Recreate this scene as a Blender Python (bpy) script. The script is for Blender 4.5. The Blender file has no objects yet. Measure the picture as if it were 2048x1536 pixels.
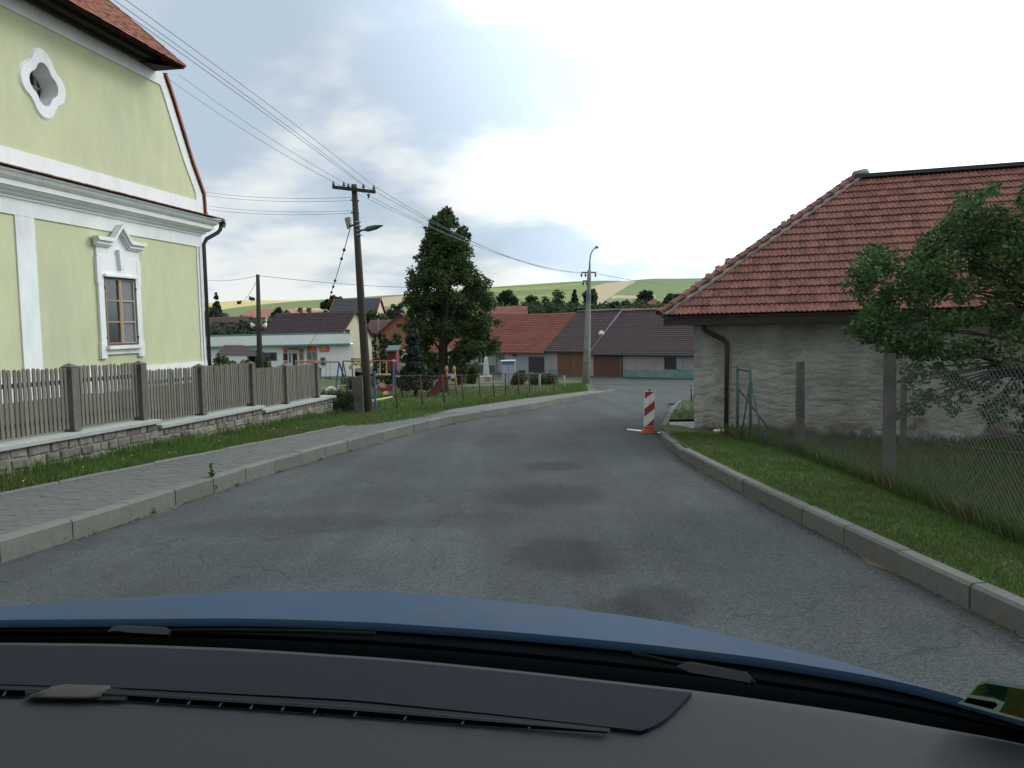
import bpy, math, random
import numpy as np
from mathutils import Vector, Matrix, noise

R = math.radians
random.seed(7)
rng = np.random.default_rng(11)
scene = bpy.context.scene
COL = scene.collection

# ------------------------------------------------------------------ camera
EYE = 1.99
FPX = 1650.0                       # focal length in pixels of the 2048 px wide photograph
PITCH = math.atan(114.4 / FPX)
ROLL = 0.022
_F = Vector((0, math.cos(PITCH), -math.sin(PITCH)))
_U0 = Vector((0, math.sin(PITCH), math.cos(PITCH)))
_R0 = Vector((1, 0, 0))
_RT = math.cos(ROLL) * _R0 - math.sin(ROLL) * _U0
_UP = math.sin(ROLL) * _R0 + math.cos(ROLL) * _U0
cam_data = bpy.data.cameras.new('camera')
cam_data.sensor_width = 36.0
cam_data.lens = 36.0 * FPX / 2048.0
cam_data.clip_start = 0.02
cam_data.clip_end = 5000.0
cam = bpy.data.objects.new('camera', cam_data)
COL.objects.link(cam)
M = Matrix((_RT, _UP, -_F)).transposed().to_4x4()
M.translation = Vector((0, 0, EYE))
cam.matrix_world = M
scene.camera = cam

# ------------------------------------------------------------------ daylight
SUN_DIR = Vector((0.74, 0.50, 0.56)).normalized()          # towards the sun, behind the clouds
SUN_EL = math.asin(SUN_DIR.z)
SUN_AZ = math.atan2(SUN_DIR.x, SUN_DIR.y)
world = bpy.data.worlds.new('World')
scene.world = world
world.use_nodes = True
wn, wl = world.node_tree.nodes, world.node_tree.links
wn.clear()


def W(kind, **kw):
    n = wn.new(kind)
    for k, v in kw.items():
        setattr(n, k, v)
    return n


def wmath(op, a, b=None, clamp=False):
    n = W('ShaderNodeMath', operation=op, use_clamp=clamp)
    for i, v in enumerate((a, b)):
        if v is None:
            continue
        if hasattr(v, 'links'):
            wl.new(v, n.inputs[i])
        else:
            n.inputs[i].default_value = v
    return n.outputs[0]


tc = W('ShaderNodeTexCoord')
sep = W('ShaderNodeSeparateXYZ')
wl.new(tc.outputs['Generated'], sep.inputs[0])
den = wmath('ADD', wmath('MAXIMUM', sep.outputs[2], 0.0), 0.30)
cx_ = wmath('DIVIDE', sep.outputs[0], den)
cy_ = wmath('DIVIDE', sep.outputs[1], den)
comb = W('ShaderNodeCombineXYZ')
wl.new(cx_, comb.inputs[0])
wl.new(cy_, comb.inputs[1])
comb.inputs[2].default_value = 3.7
n1 = W('ShaderNodeTexNoise')
n1.inputs['Scale'].default_value = 0.95
n1.inputs['Detail'].default_value = 9.0
n1.inputs['Roughness'].default_value = 0.52
n1.inputs['Distortion'].default_value = 0.15
wl.new(comb.outputs[0], n1.inputs['Vector'])
n2 = W('ShaderNodeTexNoise')
n2.inputs['Scale'].default_value = 2.3
n2.inputs['Detail'].default_value = 7.0
n2.inputs['Roughness'].default_value = 0.5
wl.new(comb.outputs[0], n2.inputs['Vector'])
cover = W('ShaderNodeMapRange')
cover.interpolation_type = 'SMOOTHSTEP'
cover.inputs['From Min'].default_value = 0.20
cover.inputs['From Max'].default_value = 0.40
wl.new(n1.outputs['Fac'], cover.inputs['Value'])
# light scattered through the cloud: brighter towards the sun, darker where the cloud is thick
dot = W('ShaderNodeVectorMath', operation='DOT_PRODUCT')
wl.new(tc.outputs['Generated'], dot.inputs[0])
dot.inputs[1].default_value = SUN_DIR
glow = W('ShaderNodeMapRange')
glow.inputs['From Min'].default_value = 0.45
glow.inputs['From Max'].default_value = 1.0
glow.inputs['To Min'].default_value = 0.0
glow.inputs['To Max'].default_value = 1.0
wl.new(dot.outputs['Value'], glow.inputs['Value'])
glow2 = wmath('POWER', glow.outputs[0], 1.3)
thick = W('ShaderNodeMapRange')
thick.interpolation_type = 'SMOOTHSTEP'
thick.inputs['From Min'].default_value = 0.40
thick.inputs['From Max'].default_value = 0.62
thick.inputs['To Min'].default_value = 1.0
thick.inputs['To Max'].default_value = 0.0
wl.new(n2.outputs['Fac'], thick.inputs['Value'])
base_l = wmath('MULTIPLY_ADD', thick.outputs[0], 3.0)
base_l.node.inputs[2].default_value = 7.4
lum = wmath('ADD', base_l, wmath('MULTIPLY', glow2, 24.0))
ccol = W('ShaderNodeMix', data_type='RGBA')
ccol.inputs['A'].default_value = (0.80, 0.93, 1.12, 1)
ccol.inputs['B'].default_value = (1.0, 1.0, 1.0, 1)
wl.new(thick.outputs[0], ccol.inputs['Factor'])
cloud = W('ShaderNodeVectorMath', operation='SCALE')
wl.new(ccol.outputs['Result'], cloud.inputs[0])
wl.new(lum, cloud.inputs['Scale'])
sky = W('ShaderNodeTexSky', sky_type='NISHITA', sun_disc=False)
sky.sun_elevation = SUN_EL
sky.sun_rotation = SUN_AZ
sky.air_density = 1.0
sky.dust_density = 0.6
mixs = W('ShaderNodeMix', data_type='RGBA')
wl.new(cover.outputs[0], mixs.inputs['Factor'])
wl.new(sky.outputs[0], mixs.inputs['A'])
wl.new(cloud.outputs[0], mixs.inputs['B'])
bg = W('ShaderNodeBackground')
bg.inputs['Strength'].default_value = 0.10
wl.new(mixs.outputs['Result'], bg.inputs['Color'])
wo = W('ShaderNodeOutputWorld')
wl.new(bg.outputs[0], wo.inputs['Surface'])

sun_l = bpy.data.lights.new('sun', 'SUN')
sun_l.energy = 1.25
sun_l.angle = R(12)
sun_l.color = (1.0, 0.95, 0.87)
sun = bpy.data.objects.new('sun', sun_l)
COL.objects.link(sun)
sun.rotation_euler = (-SUN_DIR).to_track_quat('-Z', 'Y').to_euler()

vs = scene.view_settings
vs.view_transform = 'Standard'
vs.look = 'None'
vs.gamma = 1.0
vs.exposure = -0.12
vs.use_curve_mapping = False
scene.cycles.max_bounces = 6
scene.cycles.transparent_max_bounces = 12
scene.cycles.use_denoising = True


# ------------------------------------------------------------------ materials
def mat(name, col, rough=0.8, var=0.15, vscale=3.0, bump=0.0, bscale=40.0, metal=0.0, spec=0.5,
        col2=None, c2scale=1.0, c2lo=0.5, c2hi=0.65, island=0.0, objvar=0.0, translucent=0.0, world_co=False,
        stretch=None, coat=0.0):
    m = bpy.data.materials.new(name)
    m.use_nodes = True
    nt = m.node_tree
    N, L = nt.nodes, nt.links
    p = N['Principled BSDF']
    p.inputs['Roughness'].default_value = rough
    p.inputs['Metallic'].default_value = metal
    p.inputs['Specular IOR Level'].default_value = spec
    if coat:
        p.inputs['Coat Weight'].default_value = coat
        p.inputs['Coat Roughness'].default_value = 0.08
    if world_co:
        g = N.new('ShaderNodeNewGeometry')
        vec = g.outputs['Position']
    else:
        t = N.new('ShaderNodeTexCoord')
        vec = t.outputs['Object']
    if stretch:
        mp = N.new('ShaderNodeMapping')
        mp.inputs['Scale'].default_value = stretch
        L.new(vec, mp.inputs['Vector'])
        vec = mp.outputs[0]
    cur = None
    rgb = N.new('ShaderNodeRGB')
    rgb.outputs[0].default_value = (*col, 1)
    cur = rgb.outputs[0]
    if col2 is not None:
        n = N.new('ShaderNodeTexNoise')
        n.inputs['Scale'].default_value = c2scale
        n.inputs['Detail'].default_value = 6
        L.new(vec, n.inputs['Vector'])
        mr = N.new('ShaderNodeMapRange')
        mr.interpolation_type = 'SMOOTHSTEP'
        mr.inputs['From Min'].default_value = c2lo
        mr.inputs['From Max'].default_value = c2hi
        L.new(n.outputs['Fac'], mr.inputs['Value'])
        mx = N.new('ShaderNodeMix')
        mx.data_type = 'RGBA'
        L.new(mr.outputs[0], mx.inputs['Factor'])
        L.new(cur, mx.inputs['A'])
        mx.inputs['B'].default_value = (*col2, 1)
        cur = mx.outputs['Result']
    fac = None

    def addf(sock, amt):
        nonlocal fac
        mr = N.new('ShaderNodeMapRange')
        mr.inputs['To Min'].default_value = 1 - amt
        mr.inputs['To Max'].default_value = 1 + amt
        L.new(sock, mr.inputs['Value'])
        if fac is None:
            fac = mr.outputs[0]
        else:
            mm = N.new('ShaderNodeMath')
            mm.operation = 'MULTIPLY'
            L.new(fac, mm.inputs[0])
            L.new(mr.outputs[0], mm.inputs[1])
            fac = mm.outputs[0]
    if var:
        n = N.new('ShaderNodeTexNoise')
        n.inputs['Scale'].default_value = vscale
        n.inputs['Detail'].default_value = 8
        n.inputs['Roughness'].default_value = 0.65
        L.new(vec, n.inputs['Vector'])
        st = N.new('ShaderNodeMapRange')
        st.inputs['From Min'].default_value = 0.25
        st.inputs['From Max'].default_value = 0.75
        L.new(n.outputs['Fac'], st.inputs['Value'])
        addf(st.outputs[0], var)
    if island and objvar:      # one even spread for single pieces and for joined ones
        g = N.new('ShaderNodeNewGeometry')
        g2 = N.new('ShaderNodeObjectInfo')
        sm = N.new('ShaderNodeMath')
        sm.operation = 'ADD'
        L.new(g.outputs['Random Per Island'], sm.inputs[0])
        L.new(g2.outputs['Random'], sm.inputs[1])
        fr_ = N.new('ShaderNodeMath')
        fr_.operation = 'FRACT'
        L.new(sm.outputs[0], fr_.inputs[0])
        addf(fr_.outputs[0], island)
    elif island:
        g = N.new('ShaderNodeNewGeometry')
        addf(g.outputs['Random Per Island'], island)
    elif objvar:
        g = N.new('ShaderNodeObjectInfo')
        addf(g.outputs['Random'], objvar)
    if fac is not None:
        vm = N.new('ShaderNodeVectorMath')
        vm.operation = 'SCALE'
        L.new(cur, vm.inputs[0])
        L.new(fac, vm.inputs['Scale'])
        cur = vm.outputs[0]
    L.new(cur, p.inputs['Base Color'])
    m['cur'] = 0
    if bump:
        n = N.new('ShaderNodeTexNoise')
        n.inputs['Scale'].default_value = bscale
        n.inputs['Detail'].default_value = 5
        L.new(vec, n.inputs['Vector'])
        b = N.new('ShaderNodeBump')
        b.inputs['Strength'].default_value = 1.0
        b.inputs['Distance'].default_value = bump
        L.new(n.outputs['Fac'], b.inputs['Height'])
        L.new(b.outputs[0], p.inputs['Normal'])
    if translucent:
        out = N['Material Output']
        tr = N.new('ShaderNodeBsdfTranslucent')
        L.new(cur, tr.inputs['Color'])
        ms = N.new('ShaderNodeMixShader')
        ms.inputs[0].default_value = translucent
        L.new(p.outputs[0], ms.inputs[1])
        L.new(tr.outputs[0], ms.inputs[2])
        L.new(ms.outputs[0], out.inputs['Surface'])
    return m


MT = {}


def mm(key, *a, **k):
    if key not in MT:
        MT[key] = mat(key, *a, **k)
    return MT[key]


mm('plaster_green', (0.53, 0.53, 0.325), 0.9, 0.09, 2.2, 0.006, 40, stretch=(1, 1, .4), col2=(0.47, 0.48, 0.31), c2scale=0.5, c2lo=.45, c2hi=.75)
mm('plaster_white', (0.74, 0.74, 0.72), 0.85, 0.09, 2.5, 0.005, 40, stretch=(1, 1, .4), col2=(0.55, 0.56, 0.53), c2scale=0.8, c2lo=.55, c2hi=.8)
mm('tile_old', (0.30, 0.105, 0.06), 0.85, 0.2, 6, 0, 0, island=0.25, col2=(0.14, 0.07, 0.05), c2scale=2.2, c2lo=.5, c2hi=.7)
mm('tile_barn', (0.225, 0.094, 0.070), 0.9, 0.25, 9, 0, 0, spec=.3, island=0.24, objvar=0.22, col2=(0.10, 0.06, 0.06), c2scale=11, c2lo=.50, c2hi=.68, world_co=True)
mm('dark_timber', (0.035, 0.027, 0.022), 0.85, 0.3, 6)
mm('window_wood', (0.10, 0.06, 0.045), 0.7, 0.3, 15)
mm('window_ochre', (0.32, 0.21, 0.11), 0.7, 0.25, 15)
mm('sash_grey', (0.34, 0.31, 0.29), 0.7, 0.2, 15)
mm('window_dark', (0.035, 0.04, 0.045), 0.12, 0.1, 3)
mm('curtain', (0.16, 0.15, 0.14), 0.5, 0.1, 3)
mm('gutter_dark', (0.03, 0.025, 0.023), 0.45, 0.2, 10)
mm('gutter_brown', (0.05, 0.03, 0.022), 0.5, 0.2, 10)
mm('zinc', (0.30, 0.34, 0.36), 0.4, 0.15, 8, metal=0.6)
mm('fence_wood', (0.155, 0.140, 0.112), 0.9, 0.3, 12, 0.002, 80, objvar=0.22, stretch=(4, 4, 0.6), col2=(0.07, 0.065, 0.055), c2scale=3, c2lo=.5, c2hi=.75)
mm('fence_post', (0.12, 0.108, 0.088), 0.95, 0.3, 9, 0.004, 70, objvar=0.12, col2=(0.06, 0.055, 0.045), c2scale=2.5)
mm('coping', (0.33, 0.34, 0.31), 0.9, 0.15, 5, 0.003, 60, col2=(0.28, 0.28, 0.25), c2scale=2.5, c2lo=.5, c2hi=.8)
mm('stone', (0.185, 0.17, 0.135), 0.95, 0.3, 6, 0.014, 16, objvar=0.28, col2=(0.115, 0.108, 0.095), c2scale=5, c2lo=.45, c2hi=.65)
mm('mortar', (0.25, 0.225, 0.16), 1.0, 0.25, 8, 0.01, 20)
mm('kerb', (0.125, 0.125, 0.106), 0.9, 0.18, 9, 0.003, 70, objvar=0.1, col2=(0.13, 0.125, 0.105), c2scale=2.2, c2lo=.5, c2hi=.75)
mm('paver', (0.098, 0.102, 0.095), 0.9, 0.15, 12, 0.002, 90, objvar=0.07, island=0.07, col2=(0.085, 0.09, 0.08), c2scale=3)
mm('joint_dirt', (0.075, 0.078, 0.065), 1, 0.3, 8)
mm('walk_asphalt', (0.120, 0.123, 0.115), 0.9, 0.12, 3, 0.003, 90, world_co=True, col2=(0.105, 0.108, 0.105), c2scale=.6)
mm('soil', (0.070, 0.055, 0.035), 1, 0.3, 4, world_co=True, col2=(0.055, 0.065, 0.025), c2scale=2)
mm('lawn', (0.050, 0.080, 0.020), 1, 0.25, 1.3, 0.02, 25, world_co=True, col2=(0.09, 0.09, 0.035), c2scale=0.5, c2lo=.5, c2hi=.7)
mm('grass_short', (0.075, 0.135, 0.024), 0.8, 0.2, 0.8, island=0.35, translucent=0.3, world_co=True, col2=(0.115, 0.12, 0.045), c2scale=0.7, c2lo=.5, c2hi=.7)
mm('grass_tall', (0.080, 0.120, 0.030), 0.8, 0.2, 0.8, island=0.4, translucent=0.3, world_co=True, col2=(0.13, 0.13, 0.055), c2scale=0.9, c2lo=.48, c2hi=.68)
mm('leaf_dark', (0.048, 0.088, 0.024), 0.8, 0.2, 0.6, island=0.45, translucent=0.25, world_co=True, col2=(0.085, 0.085, 0.018), c2scale=1.1, c2lo=.56, c2hi=.7)
mm('leaf_apple', (0.050, 0.108, 0.026), 0.75, 0.15, 1.5, island=0.45, translucent=0.25, world_co=True, col2=(0.085, 0.105, 0.022), c2scale=2.2, c2lo=.56, c2hi=.7)
mm('leaf_far', (0.046, 0.068, 0.038), 0.9, 0.2, 0.2, island=0.4, translucent=0.2, world_co=True, col2=(0.072, 0.095, 0.04), c2scale=0.25)
mm('leaf_light', (0.075, 0.100, 0.032), 0.9, 0.2, 0.3, island=0.4, translucent=0.2, world_co=True, col2=(0.05, 0.075, 0.03), c2scale=0.4)
mm('needle', (0.030, 0.055, 0.034), 0.8, 0.2, 1, island=0.4, translucent=0.1, world_co=True)
mm('thuja', (0.026, 0.052, 0.018), 0.8, 0.2, 1, island=0.4, translucent=0.15, world_co=True)
mm('bark', (0.055, 0.045, 0.035), 0.95, 0.3, 6, 0.01, 25)
mm('pole_wood', (0.040, 0.033, 0.025), 0.9, 0.3, 6, 0.004, 40, stretch=(5, 5, 0.4))
mm('concrete', (0.27, 0.265, 0.235), 0.9, 0.15, 4, 0.003, 60, col2=(0.17, 0.17, 0.155), c2scale=1.5)
mm('concrete_dark', (0.115, 0.105, 0.088), 0.95, 0.25, 5, 0.005, 40, col2=(0.07, 0.065, 0.055), c2scale=2.5)
mm('steel_dark', (0.03, 0.03, 0.035), 0.6, 0.2, 10)
mm('rust', (0.085, 0.040, 0.025), 0.9, 0.3, 12)
mm('wire', (0.15, 0.16, 0.17), 0.6, 0.1, 5, metal=0.3)
mm('wire_mesh', (0.13, 0.14, 0.135), 0.6, 0.2, 5, metal=0.3)
mm('porcelain', (0.10, 0.08, 0.08), 0.3, 0.1, 5)
mm('green_paint', (0.018, 0.065, 0.055), 0.5, 0.2, 8)
mm('red_paint', (0.33, 0.035, 0.03), 0.5, 0.15, 10)
mm('white_paint', (0.70, 0.70, 0.67), 0.5, 0.12, 10)
mm('cream_paint', (0.62, 0.55, 0.36), 0.7, 0.12, 5)
mm('orange_rubber', (0.42, 0.085, 0.035), 0.7, 0.15, 12)
mm('blue_play', (0.05, 0.10, 0.25), 0.5, 0.15, 10)
mm('purple_play', (0.10, 0.055, 0.16), 0.5, 0.15, 10)
mm('yellow_play', (0.50, 0.38, 0.10), 0.5, 0.15, 10)
mm('orange_play', (0.42, 0.19, 0.07), 0.6, 0.2, 10)
mm('slide_brown', (0.060, 0.020, 0.016), 0.9, 0.25, 6, spec=.1)
mm('tyre_white', (0.62, 0.62, 0.60), 0.8, 0.2, 10)
mm('rubber_black', (0.02, 0.02, 0.022), 0.8, 0.2, 10)
mm('shop_white', (0.86, 0.87, 0.86), 0.8, 0.05, 1)
mm('shop_teal', (0.10, 0.27, 0.23), 0.6, 0.1, 3)
mm('shop_orange', (0.72, 0.15, 0.035), 0.6, 0.08, 3)
mm('shop_glass', (0.16, 0.21, 0.20), 0.15, 0.2, 2)
mm('plaster_cream', (0.52, 0.47, 0.32), 0.9, 0.08, 1)
mm('plaster_pink', (0.36, 0.30, 0.31), 0.9, 0.15, 0.9, col2=(0.27, 0.25, 0.25), c2scale=0.9)
mm('plaster_grey', (0.30, 0.32, 0.33), 0.9, 0.12, 0.8)
mm('plinth_teal', (0.16, 0.28, 0.29), 0.9, 0.25, 1.5)
mm('plinth_grey', (0.09, 0.105, 0.12), 0.9, 0.15, 1.5)
mm('door_orange', (0.16, 0.075, 0.042), 0.7, 0.15, 2, stretch=(6, 6, .5))
mm('door_brown', (0.12, 0.05, 0.035), 0.7, 0.2, 2, stretch=(6, 6, .5))
mm('roof_red', (0.20, 0.058, 0.034), 0.85, 0.15, 1.2, col2=(0.15, 0.045, 0.03), c2scale=.8, world_co=True, island=.08)
mm('roof_purple', (0.040, 0.020, 0.024), 0.8, 0.2, 1.0, world_co=True, island=.08)
mm('roof_brown', (0.062, 0.040, 0.042), 0.85, 0.2, 1.0, world_co=True, island=.08)
mm('roof_brownred', (0.085, 0.030, 0.028), 0.85, 0.2, 1.0, world_co=True, island=.08)
mm('roof_slate', (0.032, 0.032, 0.040), 0.85, 0.2, 1.0, world_co=True, island=.08)
mm('roof_pink', (0.40, 0.17, 0.11), 0.85, 0.15, 1.0, world_co=True)
mm('gable_orange', (0.33, 0.13, 0.065), 0.9, 0.1, 1)
mm('red_shed', (0.16, 0.025, 0.028), 0.7, 0.1, 1)
mm('ridge_light', (0.26, 0.27, 0.28), 0.8, 0.15, 4)
mm('kiosk_grey', (0.36, 0.41, 0.47), 0.7, 0.08, 2)
mm('kiosk_blue', (0.05, 0.20, 0.50), 0.6, 0.08, 2)
mm('monument', (0.55, 0.56, 0.47), 0.8, 0.12, 4)
mm('monument_pink', (0.36, 0.25, 0.20), 0.8, 0.12, 4)
mm('field_green', (0.21, 0.25, 0.055), 1, 0.22, 0.09, world_co=True, col2=(0.12, 0.165, 0.04), c2scale=0.012, c2lo=.45, c2hi=.6)
mm('field_green_b', (0.13, 0.185, 0.05), 1, 0.25, 0.12, world_co=True, col2=(0.14, 0.17, 0.06), c2scale=0.02, c2lo=.45, c2hi=.6)
mm('field_yellow', (0.56, 0.45, 0.18), 1, 0.08, 0.03, world_co=True)
mm('field_beige', (0.40, 0.32, 0.19), 1, 0.10, 0.05, world_co=True)
mm('car_blue', (0.013, 0.040, 0.082), 0.55, 0.14, 14, metal=0.0, spec=.14, coat=0.0, col2=(0.022, 0.042, 0.068), c2scale=3.0, c2lo=.4, c2hi=.8)
mm('car_black', (0.001, 0.001, 0.0012), 1.0, 0.2, 10, spec=.0)
mm('car_seal', (0.003, 0.0045, 0.005), 0.9, 0.2, 10, spec=.02)
mm('headliner', (0.10, 0.10, 0.095), 0.95, 0.05, 10)
mm('dash_dark', (0.010, 0.0125, 0.018), 0.8, 0.08, 4, 0.0012, 900, spec=.14)
mm('dash_grey', (0.020, 0.0215, 0.026), 0.7, 0.08, 4, 0.0012, 900, spec=.28)
mm('dash_trim', (0.009, 0.012, 0.013), 0.6, 0.1, 4, spec=.06)
mm('dash_cover', (0.040, 0.038, 0.032), 0.7, 0.1, 4, 0.0008, 900, spec=.2)
mm('wiper_grey', (0.008, 0.009, 0.008), 0.8, 0.2, 10, spec=.05)
mm('sticker_green', (0.012, 0.12, 0.07), 0.4, 0.1, 30, translucent=.6)
mm('sticker_yellow', (0.12, 0.18, 0.03), 0.4, 0.3, 25, col2=(0.22, 0.14, 0.04), c2scale=40, translucent=.6)
mm('sticker_film', (0.06, 0.085, 0.07), 0.3, 0.2, 25, translucent=.6)
mm('sticker_ink', (0.012, 0.02, 0.06), 0.4, 0.1, 30)
mm('debris', (0.16, 0.14, 0.10), 1, 0.3, 20, island=.4)
mm('dirt_moss', (0.10, 0.085, 0.045), 1, 0.4, 12, world_co=True)
mm('flower_yellow', (0.65, 0.50, 0.04), 0.7, 0)


def asphalt():
    m = mat('asphalt', (0.055, 0.060, 0.058), 0.95, 0.12, 1.0, 0.005, 120, spec=.3, world_co=True, col2=(0.047, 0.051, 0.051), c2scale=0.35, c2lo=.45, c2hi=.6)
    nt = m.node_tree
    N, L = nt.nodes, nt.links
    p = N['Principled BSDF']
    g = N.new('ShaderNodeNewGeometry')
    cur = p.inputs['Base Color'].links[0].from_socket
    # aggregate grains
    v = N.new('ShaderNodeTexVoronoi')
    v.inputs['Scale'].default_value = 75
    L.new(g.outputs['Position'], v.inputs['Vector'])
    hs = N.new('ShaderNodeSeparateColor')
    L.new(v.outputs['Color'], hs.inputs[0])
    mr = N.new('ShaderNodeMapRange')
    mr.inputs['To Min'].default_value = 0.60
    mr.inputs['To Max'].default_value = 1.50
    L.new(hs.outputs[0], mr.inputs['Value'])
    sc = N.new('ShaderNodeVectorMath')
    sc.operation = 'SCALE'
    L.new(cur, sc.inputs[0])
    L.new(mr.outputs[0], sc.inputs['Scale'])
    cur = sc.outputs[0]
    # darker oil stains / patches and paler wheel tracks, each with a place of its own
    nz = N.new('ShaderNodeTexNoise')
    nz.inputs['Scale'].default_value = 1.3
    nz.inputs['Detail'].default_value = 9
    nz.inputs['Roughness'].default_value = 0.65
    nzs = N.new('ShaderNodeMath')
    nzs.operation = 'MULTIPLY_ADD'
    L.new(nz.outputs['Fac'], nzs.inputs[0])
    nzs.inputs[1].default_value = 1.5
    nzs.inputs[2].default_value = -0.3
    L.new(g.outputs['Position'], nz.inputs['Vector'])
    for (x, y, rx, ry, val) in STAINS:
        mp = N.new('ShaderNodeMapping')
        mp.vector_type = 'POINT'
        mp.inputs['Location'].default_value = (-x / rx, -y / ry, 0)
        mp.inputs['Scale'].default_value = (1 / rx, 1 / ry, 0)
        L.new(g.outputs['Position'], mp.inputs['Vector'])
        ln = N.new('ShaderNodeVectorMath')
        ln.operation = 'LENGTH'
        L.new(mp.outputs[0], ln.inputs[0])
        ad = N.new('ShaderNodeMath')
        ad.operation = 'ADD'
        L.new(ln.outputs['Value'], ad.inputs[0])
        L.new(nzs.outputs[0], ad.inputs[1])
        r2 = N.new('ShaderNodeMapRange')
        r2.interpolation_type = 'SMOOTHSTEP'
        r2.inputs['From Min'].default_value = 1.05
        r2.inputs['From Max'].default_value = 1.75
        r2.inputs['To Min'].default_value = val * .90
        r2.inputs['To Max'].default_value = 1.0
        L.new(ad.outputs[0], r2.inputs['Value'])
        s2 = N.new('ShaderNodeVectorMath')
        s2.operation = 'SCALE'
        L.new(cur, s2.inputs[0])
        L.new(r2.outputs[0], s2.inputs['Scale'])
        cur = s2.outputs[0]
    # worn, slightly paler wheel tracks and long faint seams: noise drawn out along the road
    for sc_, st_, lo_, hi_, a_, b_ in ((1.1, (1.0, 0.06, 1), .42, .62, .90, 1.12), (3.2, (1.0, 0.25, 1), .45, .6, 1.0, 1.07)):
        mp = N.new('ShaderNodeMapping')
        mp.inputs['Scale'].default_value = st_
        L.new(g.outputs['Position'], mp.inputs['Vector'])
        tn = N.new('ShaderNodeTexNoise')
        tn.inputs['Scale'].default_value = sc_
        tn.inputs['Detail'].default_value = 6
        L.new(mp.outputs[0], tn.inputs['Vector'])
        r3 = N.new('ShaderNodeMapRange')
        r3.interpolation_type = 'SMOOTHSTEP'
        for k_, v_ in (('From Min', lo_), ('From Max', hi_), ('To Min', a_), ('To Max', b_)):
            r3.inputs[k_].default_value = v_
        L.new(tn.outputs['Fac'], r3.inputs['Value'])
        s3 = N.new('ShaderNodeVectorMath')
        s3.operation = 'SCALE'
        L.new(cur, s3.inputs[0])
        L.new(r3.outputs[0], s3.inputs['Scale'])
        cur = s3.outputs[0]
    # hairline cracks in patches
    cw = N.new('ShaderNodeTexNoise')
    cw.inputs['Scale'].default_value = 1.1
    cw.inputs['Detail'].default_value = 6
    L.new(g.outputs['Position'], cw.inputs['Vector'])
    cm = N.new('ShaderNodeVectorMath')
    cm.operation = 'MULTIPLY_ADD'
    L.new(cw.outputs['Color'], cm.inputs[0])
    cm.inputs[1].default_value = (1.2, 1.2, 0)
    L.new(g.outputs['Position'], cm.inputs[2])
    cv = N.new('ShaderNodeTexVoronoi')
    cv.feature = 'DISTANCE_TO_EDGE'
    cv.inputs['Scale'].default_value = 0.42
    L.new(cm.outputs[0], cv.inputs['Vector'])
    cr_ = N.new('ShaderNodeMapRange')
    cr_.inputs['From Min'].default_value = 0.0
    cr_.inputs['From Max'].default_value = 0.0045
    cr_.inputs['To Min'].default_value = 0.62
    cr_.inputs['To Max'].default_value = 1.0
    L.new(cv.outputs['Distance'], cr_.inputs['Value'])
    s4 = N.new('ShaderNodeVectorMath')
    s4.operation = 'SCALE'
    L.new(cur, s4.inputs[0])
    L.new(cr_.outputs[0], s4.inputs['Scale'])
    cur = s4.outputs[0]
    L.new(cur, p.inputs['Base Color'])
    MT['asphalt'] = m


# ------------------------------------------------------------------ where things stand: the lie of the land
_GY = np.array([-40, -10, 0, 9, 16, 26, 40, 58, 68, 80, 95, 120, 150, 200, 260], float)
_GD = np.array([1.1, 1.75, 1.99, 2.24, 2.45, 2.82, 3.42, 4.22, 4.62, 4.72, 4.6, 4.0, 2.6, -0.6, -3.0], float)
_fy = np.linspace(-40, 260, 1201)


def _smooth(a, k=13):
    ker = np.ones(k) / k
    p_ = np.concatenate([np.full(k // 2, a[0]), a, np.full(k // 2, a[-1])])
    return np.convolve(p_, ker, 'valid')


_fd = _smooth(_smooth(np.interp(_fy, _GY, _GD)))


def sstep(a, b, x):
    t = np.clip((np.asarray(x, float) - a) / (b - a), 0, 1)
    return t * t * (3 - 2 * t)


def gz(x, y):
    """height of the natural ground and road at (x, y)"""
    d = np.interp(y, _fy, _fd)
    lift = 0.65 * sstep(-8, -16, x) * sstep(62, 76, y)
    return EYE - d + lift


def gzf(x, y):
    return float(gz(x, y))


def ray(px, py):
    return (_F + _RT * ((px - 1024) / FPX) + _UP * ((768 - py) / FPX)).normalized()


def at(px, py, y):
    """the point seen at a place of the photograph that stands y metres ahead"""
    r = ray(px, py)
    return Vector((0, 0, EYE)) + r * (y / r.y)


def drop(px, py, h):
    """the same on a level h metres below the eye"""
    r = ray(px, py)
    return Vector((0, 0, EYE)) + r * (-h / r.z)


def ground(px, py, off=0.0):
    r = ray(px, py)
    lo, hi = 1.5, 130.0
    f = lambda y: (EYE + r.z * y / r.y) - (gzf(r.x * y / r.y, y) + off)
    y = lo
    while y < hi and f(y) > 0:
        y += 0.5
    a, b = max(lo, y - 0.5), y
    for _ in range(30):
        c = (a + b) / 2
        if f(c) > 0:
            a = c
        else:
            b = c
    y = (a + b) / 2
    return Vector((r.x * y / r.y, y, gzf(r.x * y / r.y, y) + off))


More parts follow.
